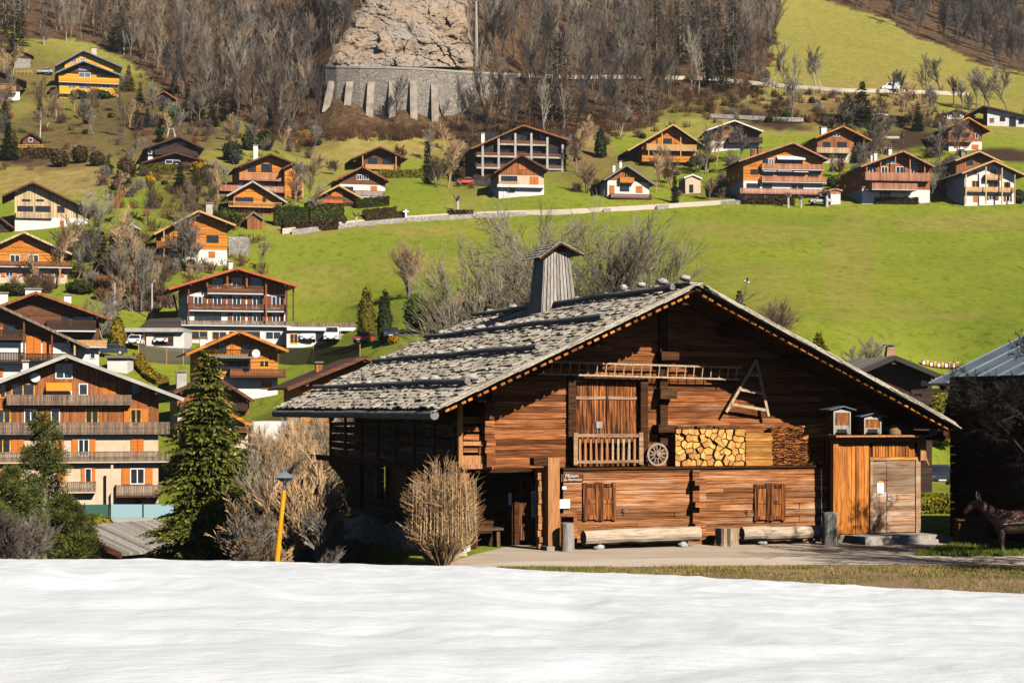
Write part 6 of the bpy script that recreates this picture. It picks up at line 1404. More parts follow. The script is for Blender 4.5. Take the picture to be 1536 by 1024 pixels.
# --- bare trees in the village
for (px, py, top, w, m, lb, kw) in (
 (268,336,262,62,'tw_brown','broad round bare tree above the orange loggia chalet',dict(kids=9)),(215,336,264,40,'tw_brown','tall bare tree next to the broad round one above the kiosk',dict(kids=8)),(172,336,268,34,'tw_rust','reddish bare tree at the foot of the dry meadow',dict(kids=8)),
 (100,412,330,40,'tw_grey','bare tree with many twigs in front of the yellow edged chalet',dict(kids=8)),(128,414,338,44,'tw_grey','bare spreading tree beside the large dark conifer',dict(kids=8)),
 (185,442,372,30,'tw_brown','thin bare tree in the thicket below the kiosk',{}),(206,440,366,30,'tw_pale','pale bare tree in the thicket below the kiosk',{}),(196,446,384,36,'tw_grey','grey low bare tree in the thicket below the kiosk',{}),(222,440,388,28,'tw_pale','short pale bare tree closest to the hotel in the kiosk thicket',{}),
 (287,418,390,28,'tw_pale','small pale bare tree above the hotel roof',{}),(388,408,350,30,'tw_grey','bare grey tree beside the pale garden wall',{}),(425,236,190,26,'tw_pale','pale bare tree on the meadow edge above the broad brown chalet',{}),(318,215,170,26,'tw_grey','bare tree above the ploughed strip',{}),(360,200,165,22,'tw_grey','bare tree at the wood edge above the clipped evergreens',{}),
 (60,206,118,24,'tw_brown','reddish bare birch below the dark upper chalet',dict(tm='trunk_pale')),(68,196,118,22,'tw_brown','second birch just beside the reddish one below the upper houses',dict(tm='trunk_pale')),(84,180,130,20,'tw_brown','shorter birch below the modern yellow house',dict(tm='trunk_pale')),(122,180,140,16,'tw_dark','dark slim bare tree on the lawn below the modern yellow house',{}),(186,206,140,24,'tw_grey','grey bare tree beside the golden conifer',{}),(204,230,172,24,'tw_brown','brown bare tree beside the stacked gable chalet',{}),
 (340,290,232,22,'tw_grey','bare tree close to the broad brown chalet gable',{}),(318,300,255,24,'tw_grey','bare tree below the large forsythia',{}),(326,312,270,22,'tw_pale','pale bare tree near the small orange chalet',{}),
 (655,280,228,34,'tw_brown','bare brown bushy tree beside the dark fir',dict(stems=4)),(700,260,215,24,'tw_brown','bare tree behind the columnar hedge plant',dict(stems=3)),(868,262,190,24,'tw_brown','bare tree behind the dark apartment block gable end',{}),(930,208,140,28,'tw_grey','tall bare tree above the cottage',dict(tm='trunk_pale')),(975,190,135,26,'tw_grey','tall bare tree above the orange timber house',{}),(880,290,240,30,'tw_brown','brown bare bush tree between the cream house and the cottage',dict(stems=4)),(1000,275,246,34,'tw_rust','rusty bare bush in front of the orange timber house',dict(stems=5)),(1063,300,262,18,'tw_brown','bare bush below the dark wall of the large orange chalet',dict(stems=4)),
 (612,446,364,62,'tw_pale','pale pink fan shaped bare tree alone on the meadow',dict(stems=9,kids=6,clear=.35,up=.9)),(1164,520,440,90,'tw_brown','wide bare brown bush showing above the farmhouse roof slope',dict(stems=8,kids=6)),(1302,580,500,72,'tw_grey','bare grey tree between the farmhouse roof and the dark chalet',dict(stems=3,kids=8)),
 (370,590,556,44,'tw_rust','reddish bare bush under the balcony of the orange timber chalet',dict(stems=6)),(1356,215,190,14,'tw_brown','small bare tree beside the ploughed plot',{}),(1308,215,192,16,'tw_brown','small round bare tree above the pinkish chalet',dict(kids=8)),(600,240,215,20,'tw_rust','rusty bare bush on the dry upper meadow',dict(stems=5)),(500,262,236,14,'tw_brown','tiny bare bush on the dry meadow above the paired shutters chalet',dict(stems=4))):
    tree_bare('bare_tree', lb, px, py, top, w, m, **kw)
def pollard(label, px, py, top):
    p = hit(px, py); h = (py-top)/F*p.y; tr = MB(); q = random.Random(px); hd = MB()
    tr.tube([(0,0,-.3),(.05,0,h*.35),(0,.03,h*.62)], [h*.09, h*.07, h*.075], 8, j=.12)
    for i in range(7):
        a = 6.28*i/7+q.uniform(-.3,.3); L = h*q.uniform(.25, .42); d = Vector((math.cos(a)*.6, math.sin(a)*.6, q.uniform(.45, 1))).normalized(); e = Vector((0,0,h*.58))+d*L; hd.tube([(0,0,h*.56), Vector((0,0,h*.58))+d*L*.5, e], [h*.05, h*.04, h*.05], 6, j=.15)
        for _ in range(5): hd.twig(e, e+Vector((q.gauss(0,.3), q.gauss(0,.3), q.uniform(.1,.5)))*h*.15, .04, .02)
    root = empty('pollard_tree', p, 0, label, 'pollard tree'); tr.build('trunk', M['trunk_pale'], root); hd.build('crown', M['trunk_grey'], root)
pollard('knobbly pollard tree alone on the lane side meadow', 686, 318, 290)
pollard('pollard tree before the white awnings of the large orange chalet', 1182, 311, 287)
pollard('pollard tree before the clipped hedge bank, shortest of the row', 1201, 311, 292)
pollard('pollard tree before the small white garage', 1240, 310, 282)
pollard('pollard tree before the white wall of the pinkish chalet', 1356, 305, 284)
pollard('umbrella shaped pollard tree beside the brown hedge garden', 534, 338, 316)
# --- large bare trees behind the farmhouse roof
for (px, top, w, Y, st, lb) in ((878,262,190,104,3,'big lichen covered bare tree rising behind the farmhouse chimney'),(752,352,90,98,2,'bare many stemmed tree left of the farmhouse chimney'.replace('left of','just before')),(955,330,110,96,4,'bare many stemmed tree behind the farmhouse ridge'),(815,300,110,108,3,'slender bare tree close behind the farmhouse chimney')):
    tree_bare('bare_tree', lb, px, 0, top, w*(2.3 if px == 878 else 1.5), 'tw_lichen' if px != 1000 else 'tw_brown', Y=Y, stems=st, levels=4 if px != 1000 else 3, kids=8 if px == 878 else 6, twigw=.0125, r0=.17 if px == 878 else .09, up=.1, clear=.2, seed=900+px)
# --- thicket below the slope, left of the farmhouse
tk = random.Random(31)
for i in range(56):
    near = i < 26; px = tk.uniform(368, 508) if near else tk.uniform(372, 530); Y = tk.uniform(58.5, 66) if near else tk.uniform(104, 150); top = tk.uniform(680, 775) if near else tk.uniform(596, 690)
    if px < 420: top += 30
    tree_bare('thicket_tree', 'bare twiggy young tree in the thicket between the spruce and the farmhouse', px, 0, top, tk.uniform(60, 120), tk.choice(['tw_brown','tw_grey','tw_pale','tw_lichen','tw_brown']), Y=Y, group='bare thicket beside the farmhouse', stems=tk.choice([2,3,4]), levels=3, kids=8, twigw=.013, r0=.075, up=.45, clear=.15)
# --- big spruce and pine near the snow
def hero_spruce():
    X, Y = (312-CX)/F*78, 78; g = gz(X, Y); H = CH+(HY-519)/F*78-g; tr, cr = conifer(H, 2.3, 26000, seed=4, leaf=.27, taper=.55, droop=.30, skirt=.03, wid=.5, lump=.32)
    plant('spruce', 'large sunlit green spruce standing between the apartment chalet and the thicket', 'spruce', 312, 0, [('trunk', tr, M['trunk_grey']), ('crown', cr, M['needle'])], Y=78, rz=1)
    q = random.Random(9)
hero_spruce()
def pine(px, top, Y, R_, label, n=46):
    X = (px-CX)/F*Y; g = gz(X, Y); H = CH+(HY-top)/F*Y-g; q = random.Random(px); tr, cr = MB(), MB()
    tr.tube([(0,0,-.3),(.1,.05,H*.5),(0,0,H*.95)], [.13,.09,.03], 7)
    for i in range(n):
        t = q.uniform(.12, 1); z = H*t; a = q.uniform(0, 6.28); r = R_*(1-t)**.55*q.uniform(.3, 1)+.1; e = Vector((math.cos(a)*r, math.sin(a)*r, z+.25*r)); tr.tube([(0,0,z-.3), e*.6+Vector((0,0,z*.38)), e], [.035,.025,.012], 4, cap=False)
        for k in range(110):
            d = Vector((q.gauss(0,1), q.gauss(0,1), q.gauss(0,.8)+.5)).normalized(); p = e+d*q.uniform(.05, .42)*(1.25-.5*t); w = d.orthogonal().normalized()*.03; L = d*q.uniform(.12, .26); cr.quad(p-w, p+L*.5-w, p+L, p+L*.5+w)
    plant('pine', label, 'pine', px, 0, [('trunk', tr, M['trunk_grey']), ('crown', cr, M['needle_pine'])], Y=Y, rz=0)
pine(64, 619, 105, 2.1, 'tall green pine in front of the apartment chalet balconies', 120)
pine(20, 705, 98, 2.2, 'shorter dark pine at the picture edge beside the tall pine', 100)
pine(100, 745, 92, 1.6, 'low pine bush in front of the grey roofed shed', 80)
pine(122, 805, 84, .9, 'small pine bush over the shed gable', 40)
for i, (px, top, w, m) in enumerate(((10,742,110,'tw_grey'),(45,760,90,'tw_grey'),(30,790,120,'tw_brown'))):
    tree_bare('bare_bush', ('tall greyish bare bush at the picture edge above the snow','rounded bare bush beside the tall greyish one above the snow','low brown bare bush just above the snow rim')[i], px, 0, top, w, m, Y=80+3*i, stems=7, levels=3, kids=7, twigw=.010, r0=.05, up=.4, clear=.1, cat='bush')
shrub('ivy_shrub', 'leafy green shrub climbing behind the grey roofed shed', 140, 0, 768, 78, 'leaf_yellow', 'ball', 900, Y=130, leaf=.14, dp=.8)
# --- greenery between farmhouse and barn
shrub('ivy_shrub', 'yellow green leafy tree seen between the shed and the barn', 1406, 0, 588, 74, 'leaf_yellow', 'ball', 1600, Y=175, leaf=.22)
shrub('bank_shrub', 'light green bushy bank below the parked dark car', 1402, 0, 738, 60, 'leaf_yellow', 'box', 1500, Y=90, leaf=.09, dp=.8)
# --- dry bush in front of the farmhouse corner
def drybush():
    Y = 50.6; X = (664-CX)/F*Y; q = random.Random(3); st, tw, bud = MB(), MB(), MB()
    H = CH+(HY-676)/F*Y; base = Vector((0,0,-.05))
    for i in range(250):
        a = q.uniform(0, 6.28); k = q.uniform(.05, 1)**.6; R_ = .80*k; b = Vector((math.cos(a)*.16*k, math.sin(a)*.12*k, -.05)); h = H*q.uniform(.72, 1.02)*(1-.22*k*k)
        m_ = b+Vector((math.cos(a)*R_*1.02, math.sin(a)*R_*.9, h*.42)); e = b+Vector((math.cos(a)*R_*(.92+q.uniform(-.12,.1)), math.sin(a)*R_*.8, h)); st.tube([b, b.lerp(m_, .5)+Vector((0,0,.05)), m_, e], [.018,.015,.012,.006], 4, cap=False)
        for j in range(15):
            t = q.uniform(.22, 1); p = (b.lerp(m_, t*2) if t < .5 else m_.lerp(e, t*2-1)); d = Vector((q.gauss(0,.5)+math.cos(a)*.5, q.gauss(0,.5)+math.sin(a)*.4, q.uniform(.4,1.1))).normalized(); L = q.uniform(.12, .4); tw.twig(p, p+d*L, .0085, .004)
            if q.random() < .55:
                for _ in range(2): bud.leaf(p+d*L*q.uniform(.6, 1), .016)
    plant('dry_bush', 'dry pale bush with upright twigs in front of the farmhouse corner', 'bush', 664, 0, [('stems', st, M['tw_pale']), ('twigs', tw, M['tw_pale']), ('buds', bud, M['leaf_forsythia'])], Y=Y, rz=0)
drybush()
# --- bare tree at the right edge, before the barn
tree_bare('bare_tree', 'dark spreading bare tree at the picture edge in front of the barn', 1560, 0, 462, 500, 'tw_black', 'tw_black', Y=52.0, stems=2, levels=5, kids=6, twigw=.007, r0=.12, up=-.1, clear=.36, seed=12, side=8)
tree_bare('bare_tree', 'large bare tree just beyond the picture edge, shading the cow figure', 1790, 0, 250, 700, 'tw_black', 'tw_black', Y=46.0, stems=2, levels=4, kids=6, twigw=.010, r0=.16, up=.2, clear=.25, seed=21, side=8)

# --- garden bushes and small bare trees scattered through the village, copies of a few kinds
def scatter():
    q = random.Random(77); bushes = []
    for i in range(4):
        mb = MB()
        for _ in range(70):
            a = q.uniform(0, 6.28); r = q.uniform(.2, 1.1); b = Vector((q.gauss(0,.3), q.gauss(0,.3), -.1)); e = b+Vector((math.cos(a)*r, math.sin(a)*r, q.uniform(.8, 2.1))); mb.twig(b, e, .04, .025)
            for _ in range(3): t = q.uniform(.4, 1); p = b.lerp(e, t); mb.twig(p, p+Vector((q.gauss(0,.3), q.gauss(0,.3), q.uniform(.1,.5))), .028, .018)
        me = mb.mesh('bare_bush'); me.materials.append(M[('tw_brown','tw_rust','tw_grey','tw_brown')[i]]); bushes.append(me)
    greens = []
    for i in range(3):
        mb = blob(.9, .9, .7, 260, .24, 200+i); me = mb.mesh('garden_shrub'); me.materials.append(M[('leaf_green','leaf_yellow','leaf_green')[i]]); greens.append(me)
    trees = []
    for i in range(4):
        t_, c_ = bare(8, 3.4, 1, 3, 7, seed=300+i, twigw=.028, up=.5, r0=.12, clear=.25); off = len(t_.v); t_.f += [tuple(k+off for k in fc) for fc in c_.f]; t_.v += c_.v; me = t_.mesh('garden_tree'); me.materials.append(M[('tw_grey','tw_brown','tw_pale','tw_grey')[i]]); trees.append(me)
    boxes = [((0,20),(100,215)),((60,230),(160,235)),((150,300),(190,262)),((150,330),(250,330)),((110,230),(340,440)),((200,320),(395,412)),((230,330),(150,205)),((330,480),(195,240)),((340,480),(295,335)),((640,720),(225,285)),((850,965),(200,300)),((980,1110),(240,305)),((1060,1250),(140,186)),((1230,1420),(180,200)),((1290,1330),(210,240)),((1240,1300),(255,300)),((20,140),(400,440)),((150,260),(440,470)),((1390,1450),(228,300)),((150,215),(500,560))]
    hs = [c for c in col.objects if c.get('category') in ('chalet','house','building','hotel','hut','cottage','garage','outbuilding','kiosk')]
    hp = [(CX+F*h.location.x/h.location.y, HY-F*(h.location.z-CH)/h.location.y, 70*100/h.location.y*2.2, h.location.y) for h in hs if h.location.y > 60]
    n = 0
    while n < 500:
        (x0, x1), (y0, y1) = q.choice(boxes); px, py = q.uniform(x0, x1), q.uniform(y0, y1); p = hit(px, py)
        if any(abs(px-a) < w*.8 and -28*(300/y) < py-b < 3 for a, b, w, y in hp): continue
        k = q.random(); s_ = q.uniform(.6, 1.3)
        if k < .55: me, nm, lb, ct, g = q.choice(bushes), 'bare_bush', 'leafless brown bush among the village gardens', 'bush', 'leafless bushes in the village gardens'
        elif k < .73: me, nm, lb, ct, g = q.choice(greens), 'garden_shrub', 'small leafy green shrub among the village gardens', 'shrub', 'leafy shrubs in the village gardens'
        else: me, nm, lb, ct, g = q.choice(trees), 'garden_tree', 'small bare tree among the village gardens', 'bare tree', 'small bare trees in the village gardens'
        o = bpy.data.objects.new(nm, me); col.objects.link(o); o.location = p-Vector((0,0,.05)); o.scale = (s_, s_, s_*q.uniform(.8, 1.2)); o.rotation_euler = (0, 0, q.uniform(0, 6.28)); tag(o, lb, ct, g); n += 1
scatter()
# ---------------------------------------------------------------- cliff, retaining wall, lanes
def cliff():
    mb = MB(); NX, NY = 150, 120; idx = []
    for j in range(NY+1):
        row = []
        py = 104-(104+46)*j/NY
        xl = float(lin(-py, [(-104,476),(-85,490),(-60,504),(-30,524),(0,538),(46,534)])); xr = float(lin(-py, [(-104,716),(-60,712),(0,708),(46,704)]))
        xl += 9*noise.noise(Vector((py*.06, 1, 0))); xr += 7*noise.noise(Vector((py*.07, 5, 0)))
        for i in range(NX+1):
            t = i/NX; px = xl+(xr-xl)*t; h = hit(px, py); e = min(t, 1-t)*NX/10; e = min(1, e)*min(1, j/4+.3)
            d = 0; st = 0
            for fq, am, sd in ((.06, 4.0, 1), (.16, 2.2, 7), (.42, 1.0, 13)):
                wq = noise.noise_vector(Vector((h.x*.12, h.z*.12, sd)))*1.6; p2 = Vector(((h.x+.5*h.z+wq.x)*fq, (h.z-.3*h.x+wq.y)*fq*1.5, sd)); vd2, vp2 = noise.voronoi(p2); c2 = vp2[0]; tl = noise.cell_vector(c2*9.7)
                d += am*(.55*(tl.x-.5)*(p2.x-c2.x)*2+.7*(tl.y-.3)*(p2.y-c2.y)*2+.45*(tl.z-.5)-.16*max(0, .10-(vd2[1]-vd2[0]))/.10)
            d = e*(3.2+d+1.3*noise.fractal(Vector((h.x*.16, h.z*.22, 2)), .7, 2.1, 6)) - (1-e)*1.2
            r = (Vector((h.x, h.y, h.z))-Vector((0, 0, CH))).normalized(); row.append(len(mb.v)); q = h-r*d+Vector((.5*st, 0, 0))*e; mb.v.append(tuple(q))
        idx.append(row)
    for j in range(NY):
        for i in range(NX): mb.f.append((idx[j][i], idx[j][i+1], idx[j+1][i+1], idx[j+1][i]))
    m, nt, b = newmat('limestone'); n1 = noi(nt, coords(nt, (1,1,2.2)), .13, 8, .7, .4); n2 = noi(nt, coords(nt, (1,1,3)), .7, 8, .75); n3 = noi(nt, coords(nt), .05, 3, .5)
    c = ramp(nt, n1, [(.3, (.27,.18,.12)), (.48, (.58,.41,.27)), (.7, (.70,.53,.38))]); c = mix(nt, ramp(nt, n3, [(.42, (0,0,0)), (.62, (.5,.5,.5))]), c, (.40,.41,.42)); c = mix(nt, ramp(nt, n2, [(.55, (0,0,0)), (.75, (.8,.8,.8))]), c, (.20,.13,.07)); c = mix(nt, ramp(nt, n2, [(.25, (.8,.8,.8)), (.36, (0,0,0))]), c, (.07,.065,.06))
    nt.links.new(c, b.inputs['Base Color']); b.inputs['Roughness'].default_value = .95; bump(nt, b, mathn(nt, 'ADD', n2, n1), 1, 1.2)
    tag(mb.build('rock_face', m), kind='structure')
cliff()
rw = empty('retaining_wall', hit(580, 182), 0, 'high curved rubble retaining wall with sloping buttresses below the rock face', 'retaining wall')
L0 = rw.location.copy()
wp = [(476,150,101,463),(488,172,101,459),(505,182,102,456),(540,184,102.5,453.5),(580,184,103,452.5),(620,184,104.5,452.5),(660,183,107,453.5),(700,180,110,456),(740,172,112,460),(775,155,113.5,464)]
mb = MB(); top = MB()
pts = [(P(px, pt, Y)-L0, P(px, pb, Y).z-L0.z) for px, pb, pt, Y in wp]
for (a, az_), (b, bz) in zip(pts, pts[1:]):
    back = Vector((0, 3.5, 0)); fa_, fb = Vector((a.x, a.y-1.2, az_-3)), Vector((b.x, b.y-1.2, bz-3))
    mb.hexa([fa_, fb, fb+back, fa_+back, a, b, b+back, a+back])
    for c0, c1 in ((a, b),): top.hexa([c0+Vector((0,-.15,.003)), c1+Vector((0,-.15,.003)), c1+Vector((0,.5,.003)), c0+Vector((0,.5,.003)), c0+Vector((0,-.15,.5)), c1+Vector((0,-.15,.5)), c1+Vector((0,.5,.5)), c0+Vector((0,.5,.5))])
mb.build('wall', M['rubblegrey'], rw); top.build('parapet', M['concrete'], rw)
for xt, yt, xb, yb in ((498,122,488,162),(525,123,518,182),(557,123,553,183),(589,122,587,184),(620,122,621,183),(652,126,653,181)):
    i = max(k for k in range(len(wp)-1) if wp[k][0] <= xt); t = (xt-wp[i][0])/(wp[i+1][0]-wp[i][0]); Y = wp[i][3]+(wp[i+1][3]-wp[i][3])*t
    A_, B = P(xt, yt, Y-.3)-L0, P(xb, yb, Y-3.6)-L0; hw = .85; mb = MB()
    mb.hexa([(B.x-hw, B.y, B.z-1), (B.x+hw, B.y, B.z-1), (B.x+hw, Y+1-L0.y, B.z-1), (B.x-hw, Y+1-L0.y, B.z-1), (A_.x-hw, A_.y-.4, A_.z), (A_.x+hw, A_.y-.4, A_.z), (A_.x+hw, Y+1-L0.y, A_.z), (A_.x-hw, Y+1-L0.y, A_.z)]); mb.build('buttress', M['buttress'], rw)
# tall pole beside the rock face
b_ = P(715, 110, 461); mb = MB(); t_ = P(714, 2, 461)-b_; pole = empty('utility_pole', b_, 0, 'tall pale pole standing beside the rock face', 'pole'); mb.tube([(0,0,-1), t_*.5, t_], [.45,.4,.32], 8); mb.build('pole', M['concrete'], pole)
mb = MB(); mb.beam(t_+Vector((-1.1,0,-.4)), t_+Vector((1.1,0,-.4)), .25, .3); mb.build('crossarm', M['iron'], pole)
for px, pb, pt, lb in ((177,474,420,'brown wooden pole standing on the meadow below the kiosk'),(172,470,424,'pale thin pole beside the brown wooden pole on the meadow'),(228,478,425,'thin pale post on the meadow before the hotel')):
    h = hit(px, pb); o = empty('pole', h, 0, lb, 'pole'); hh = (pb-pt)/F*h.y; mb = MB(); mb.tube([(0,0,-.5),(0,0,hh)], .11, 6); mb.build('shaft', M['v_brown'] if px == 177 else M['trunk_pale'], o); mb = MB(); mb.beam((-.5,0,hh*.85),(.5,0,hh*.85),.1,.1); mb.build('crosspiece', M['iron'], o)
def ribbon(name, pts, wm, m, lift=.45, sk=1.0):
    mb = MB(); prev = None; dense = []
    for (x0, y0), (x1, y1) in zip(pts, pts[1:]):
        n = max(2, int(abs(x1-x0)/9)); dense += [(x0+(x1-x0)*i/n, y0+(y1-y0)*i/n) for i in range(n)]
    for px, py in dense+[pts[-1]]:
        h = hit(px, py); a, b = Vector((h.x, h.y-wm/2, 0)), Vector((h.x, h.y+wm/2, 0)); a.z = h.z+lift; b.z = gz(b.x, b.y)*.5+h.z*.5+lift
        if prev: mb.hexa([prev[0]-Vector((0,0,sk)), a-Vector((0,0,sk)), b-Vector((0,0,sk)), prev[1]-Vector((0,0,sk)), prev[0], a, b, prev[1]])
        prev = (a, b)
    return mb.build(name, m)
tag(ribbon('upper_road', [(690,111),(760,114),(860,117),(960,117),(1060,119),(1110,124),(1150,128),(1200,132),(1260,137),(1330,138),(1400,140),(1450,143)], 5, M['lane'], .28), kind='structure')
tag(ribbon('village_lane', [(426,347),(470,342),(540,334),(610,328),(680,324),(760,320),(850,318),(962,312),(1010,309),(1100,303)], 4.5, M['lane'], .28), kind='structure')
o = ribbon('lane_wall', [(438,351),(480,346),(540,339),(600,333.5),(660,329.5),(720,327),(790,324)], .6, M['rubblelight'], .75); tag(o, 'long low pale stone wall along the village lane above the meadow', 'stone wall')
o = ribbon('lane_wall', [(905,318),(940,314),(963,314)], 1.2, M['rubblelight'], .5); tag(o, 'short pale stone wall end below the cottage', 'stone wall')
o = ribbon('garden_wall', [(985,314),(1030,309),(1080,307),(1115,306)], .7, M['rubblelight'], .7); tag(o, 'low pale stone wall in front of the gardens by the large orange chalet', 'stone wall')
o = ribbon('slope_wall', [(1065,178),(1110,180),(1160,183),(1205,184)], .8, M['rubblelight'], 1.1); tag(o, 'long grey rubble wall along the dry slope above the highest chalet', 'stone wall')
o = ribbon('boundary_wall', [(690,278),(714,279),(740,280)], .8, M['rubblegrey'], 1.2); tag(o, 'grey stone wall beside the dark apartment block', 'stone wall')
# ---------------------------------------------------------------- vehicles
def paint(name, c, rough=.3):
    m, nt, b = newmat(name); b.inputs['Base Color'].default_value = (*c, 1); b.inputs['Roughness'].default_value = rough; b.inputs['Coat Weight'].default_value = .4; return m
CP = {'white': paint('car_paint_white', (.78,.78,.78)), 'red': paint('car_paint_red', (.42,.03,.03)), 'dark': paint('car_paint_dark', (.03,.04,.055)), 'orange': paint('car_paint_orange', (.65,.10,.02)), 'silver': paint('car_paint_silver', (.45,.47,.5))}
def car(name, label, px, py, rz, colr, kind='car', Y=None, zoff=0):
    h = hit(px, py) if Y is None else Vector(((px-CX)/F*Y, Y, gz((px-CX)/F*Y, Y))); root = empty(name, h+Vector((0,0,.25+zoff)), R(rz), label, 'van' if kind == 'van' else 'car')
    L, W_, Hh = (4.9, 1.95, 2.05) if kind == 'van' else (4.5, 1.85, 1.72) if kind == 'suv' else (4.2, 1.75, 1.46)
    # length along local x (nose at -x)
    belt = Hh*.56
    if kind == 'van': prof = [(-L/2,.35),(-L/2,.8),(-L/2+.15,1.05),(-L*.30,1.2),(-L*.15,Hh-.08),(-L*.08,Hh),(L/2-.12,Hh),(L/2,Hh-.2),(L/2,.35)]
    else: prof = [(-L/2,.32),(-L/2,.62),(-L/2+.12,.78),(-L*.24,belt+.06),(-L*.10,Hh-.06),(0,Hh),(L*.2,Hh-.02),(L*.36,belt+.25 if kind == 'suv' else belt+.12),(L/2-.05,belt+.02),(L/2,.6),(L/2,.32)]
    mb = MB(); k = len(prof); sec = [(-W_/2, .94), (-W_/2*.98, 1), (W_/2*.98, 1), (W_/2, .94)]
    for y, s_ in ((-W_/2,0),(-W_/2+.1,1),(W_/2-.1,1),(W_/2,0)):
        for x, z in prof:
            zz = z; yy = y
            if z > belt: yy = y*(1-.16*(z-belt)/(Hh-belt)) ; zz = z-(0 if s_ else .06)
            mb.v.append((x*(1 if s_ else .975), yy, zz))
    for j in range(3):
        for i in range(k): i2 = (i+1) % k; mb.f.append((j*k+i, j*k+i2, (j+1)*k+i2, (j+1)*k+i))
    mb.f += [tuple(reversed(range(k))), tuple(3*k+i for i in range(k))]; mb.build('body', CP[colr], root)
    def glass_quad(pts_, nm): g = MB(); g.quad(*pts_); n_ = (Vector(pts_[1])-Vector(pts_[0])).cross(Vector(pts_[3])-Vector(pts_[0])).normalized()*.02; g.v = [tuple(Vector(q)+n_) for q in g.v]+[tuple(Vector(q)-n_) for q in g.v]; g.f += [(7,6,5,4)]+[(i, (i+1) % 4+0, (i+1) % 4+4, i+4) for i in range(4)]; g.build(nm, M['glass'], root)
    i0 = 3; a, b = prof[i0], prof[i0+1]; wa, wb = W_/2-.14, W_/2-.28
    e = .02; glass_quad([(a[0]+.08, wa, a[1]+.06), (a[0]+.08, -wa, a[1]+.06), (b[0]-.03-e, -wb, b[1]-.04), (b[0]-.03-e, wb, b[1]-.04)], 'windscreen')
    if kind != 'van': c, d = prof[-4], prof[-5]; r0 = prof[6]; r1 = prof[7]; glass_quad([(r1[0]+.01, -wa, r1[1]-.02), (r1[0]+.01, wa, r1[1]-.02), (r0[0]+.12, wb, r0[1]-.08), (r0[0]+.12, -wb, r0[1]-.08)], 'rear_window')
    for s_ in (-1, 1):
        g = MB(); x0, x1 = -L*.2, (L*.33 if kind != 'van' else -L*.02); g.hexa([(x0, s_*(W_/2+.005), belt+.06), (x1, s_*(W_/2+.005), belt+.06), (x1, s_*(W_/2-.05), belt+.06), (x0, s_*(W_/2-.05), belt+.06), (x0+.28, s_*(W_/2*.88), Hh-.16), (x1-.25*(kind != 'van'), s_*(W_/2*.88), Hh-.16), (x1-.25*(kind != 'van'), s_*(W_/2*.8), Hh-.16), (x0+.28, s_*(W_/2*.8), Hh-.16)]); g.build('side_window', M['glass'], root)
        for x in (-L*.31, L*.29):
            wh = MB(); wh.tube([(x, s_*(W_/2-.22), .32), (x, s_*(W_/2+.02), .32)], .33, 14); o = wh.build('wheel', M['black'], root); rm = MB(); rm.tube([(x, s_*(W_/2+.015), .32), (x, s_*(W_/2+.035), .32)], .19, 10); rm.build('rim', CP['silver'], o)
        hl = MB(); hl.box(-L/2-.03, -L/2+.12, s_*W_*.36-.17, s_*W_*.36+.17, .62, .76); hl.build('headlight', M['glassblue'], root)
        mr = MB(); mr.box(-L*.2-.05, -L*.2+.1, s_*(W_/2+.08)-.08, s_*(W_/2+.08)+.08, belt+.05, belt+.2); mr.build('mirror', M['black'], root)
    bp = MB(); bp.box(-L/2-.05, -L/2+.1, -W_*.3, W_*.3, .34, .52); bp.build('grille', M['black'], root); npm = MB(); npm.box(-L/2-.07, -L/2-.052, -.26, .26, .4, .5); npm.build('number_plate', M['white'], root)
    return root
car('parked_car', 'white car nosed out of the open carport beside the hotel', 203, 522, 92, 'white')
car('parked_car', 'white off-road car parked before the white garage beside the hotel', 246, 520, 88, 'white', 'suv')
car('parked_car', 'dark car parked behind the small white flat roofed block', 165, 536, 10, 'dark')
car('parked_van', 'taller white van parked in front of the hotel annex, closest to the hotel', 463, 516, 92, 'white', 'van')
car('parked_van', 'second white van parked in front of the hotel annex, by the orange door', 499, 516, 90, 'white', 'van')
car('parked_car', 'red car parked beside the yellow green thuja', 548, 518, 70, 'red')
car('parked_car', 'dark car parked right behind the farmhouse roof edge', 588, 512, 90, 'dark')
car('parked_car', 'orange red car parked on the lawn near the dark apartment block', 700, 279, 5, 'orange')
car('delivery_van', 'white van driving along the upper road across the green slope', 1335, 140, 4, 'white', 'van', zoff=.4)
car('parked_car', 'silver car parked beside the modern yellow house', 68, 112, 5, 'silver')
car('parked_car', 'dark car parked in the gap between the shed and the barn', 1408, 733, 84, 'dark')
car('parked_car', 'light car parked below the white garage of the pink balcony chalet', 1230, 308, 5, 'silver')
# ---------------------------------------------------------------- street lamp
Yl = 54; b_ = P(412, 862, Yl); t_ = P(426, 735, Yl)-b_; lamp = empty('street_lamp', b_, 0, 'leaning street lamp with a yellow post and grey pyramid lantern rising behind the snow', 'street lamp')
M['yellowpost'] = plain('yellow_post_paint', (.80,.38,.01), (.70,.30,.008), 3, .5)
mb = MB(); mb.tube([(0,0,-.3), t_], [.085, .062], 10); mb.build('post', M['yellowpost'], lamp)
u2 = P(427, 722, Yl)-b_; mb = MB(); mb.tube([t_-Vector((0,0,.02)), u2], [.045,.04], 8); mb.build('neck', M['tin'], lamp)
mb = MB(); c = P(427, 706, Yl)-b_; w1, w0, h0, h1 = .30, .13, u2.z+.0, (P(427,716,Yl)-b_).z
for s_ in ((-1,-1),(1,-1),(1,1),(-1,1)): mb.beam((u2.x+s_[0]*.05, s_[1]*.05, h0), (u2.x+s_[0]*w1*.75, s_[1]*w1*.75, h1), .03, .03)
mb.build('bracket', M['tin'], lamp)
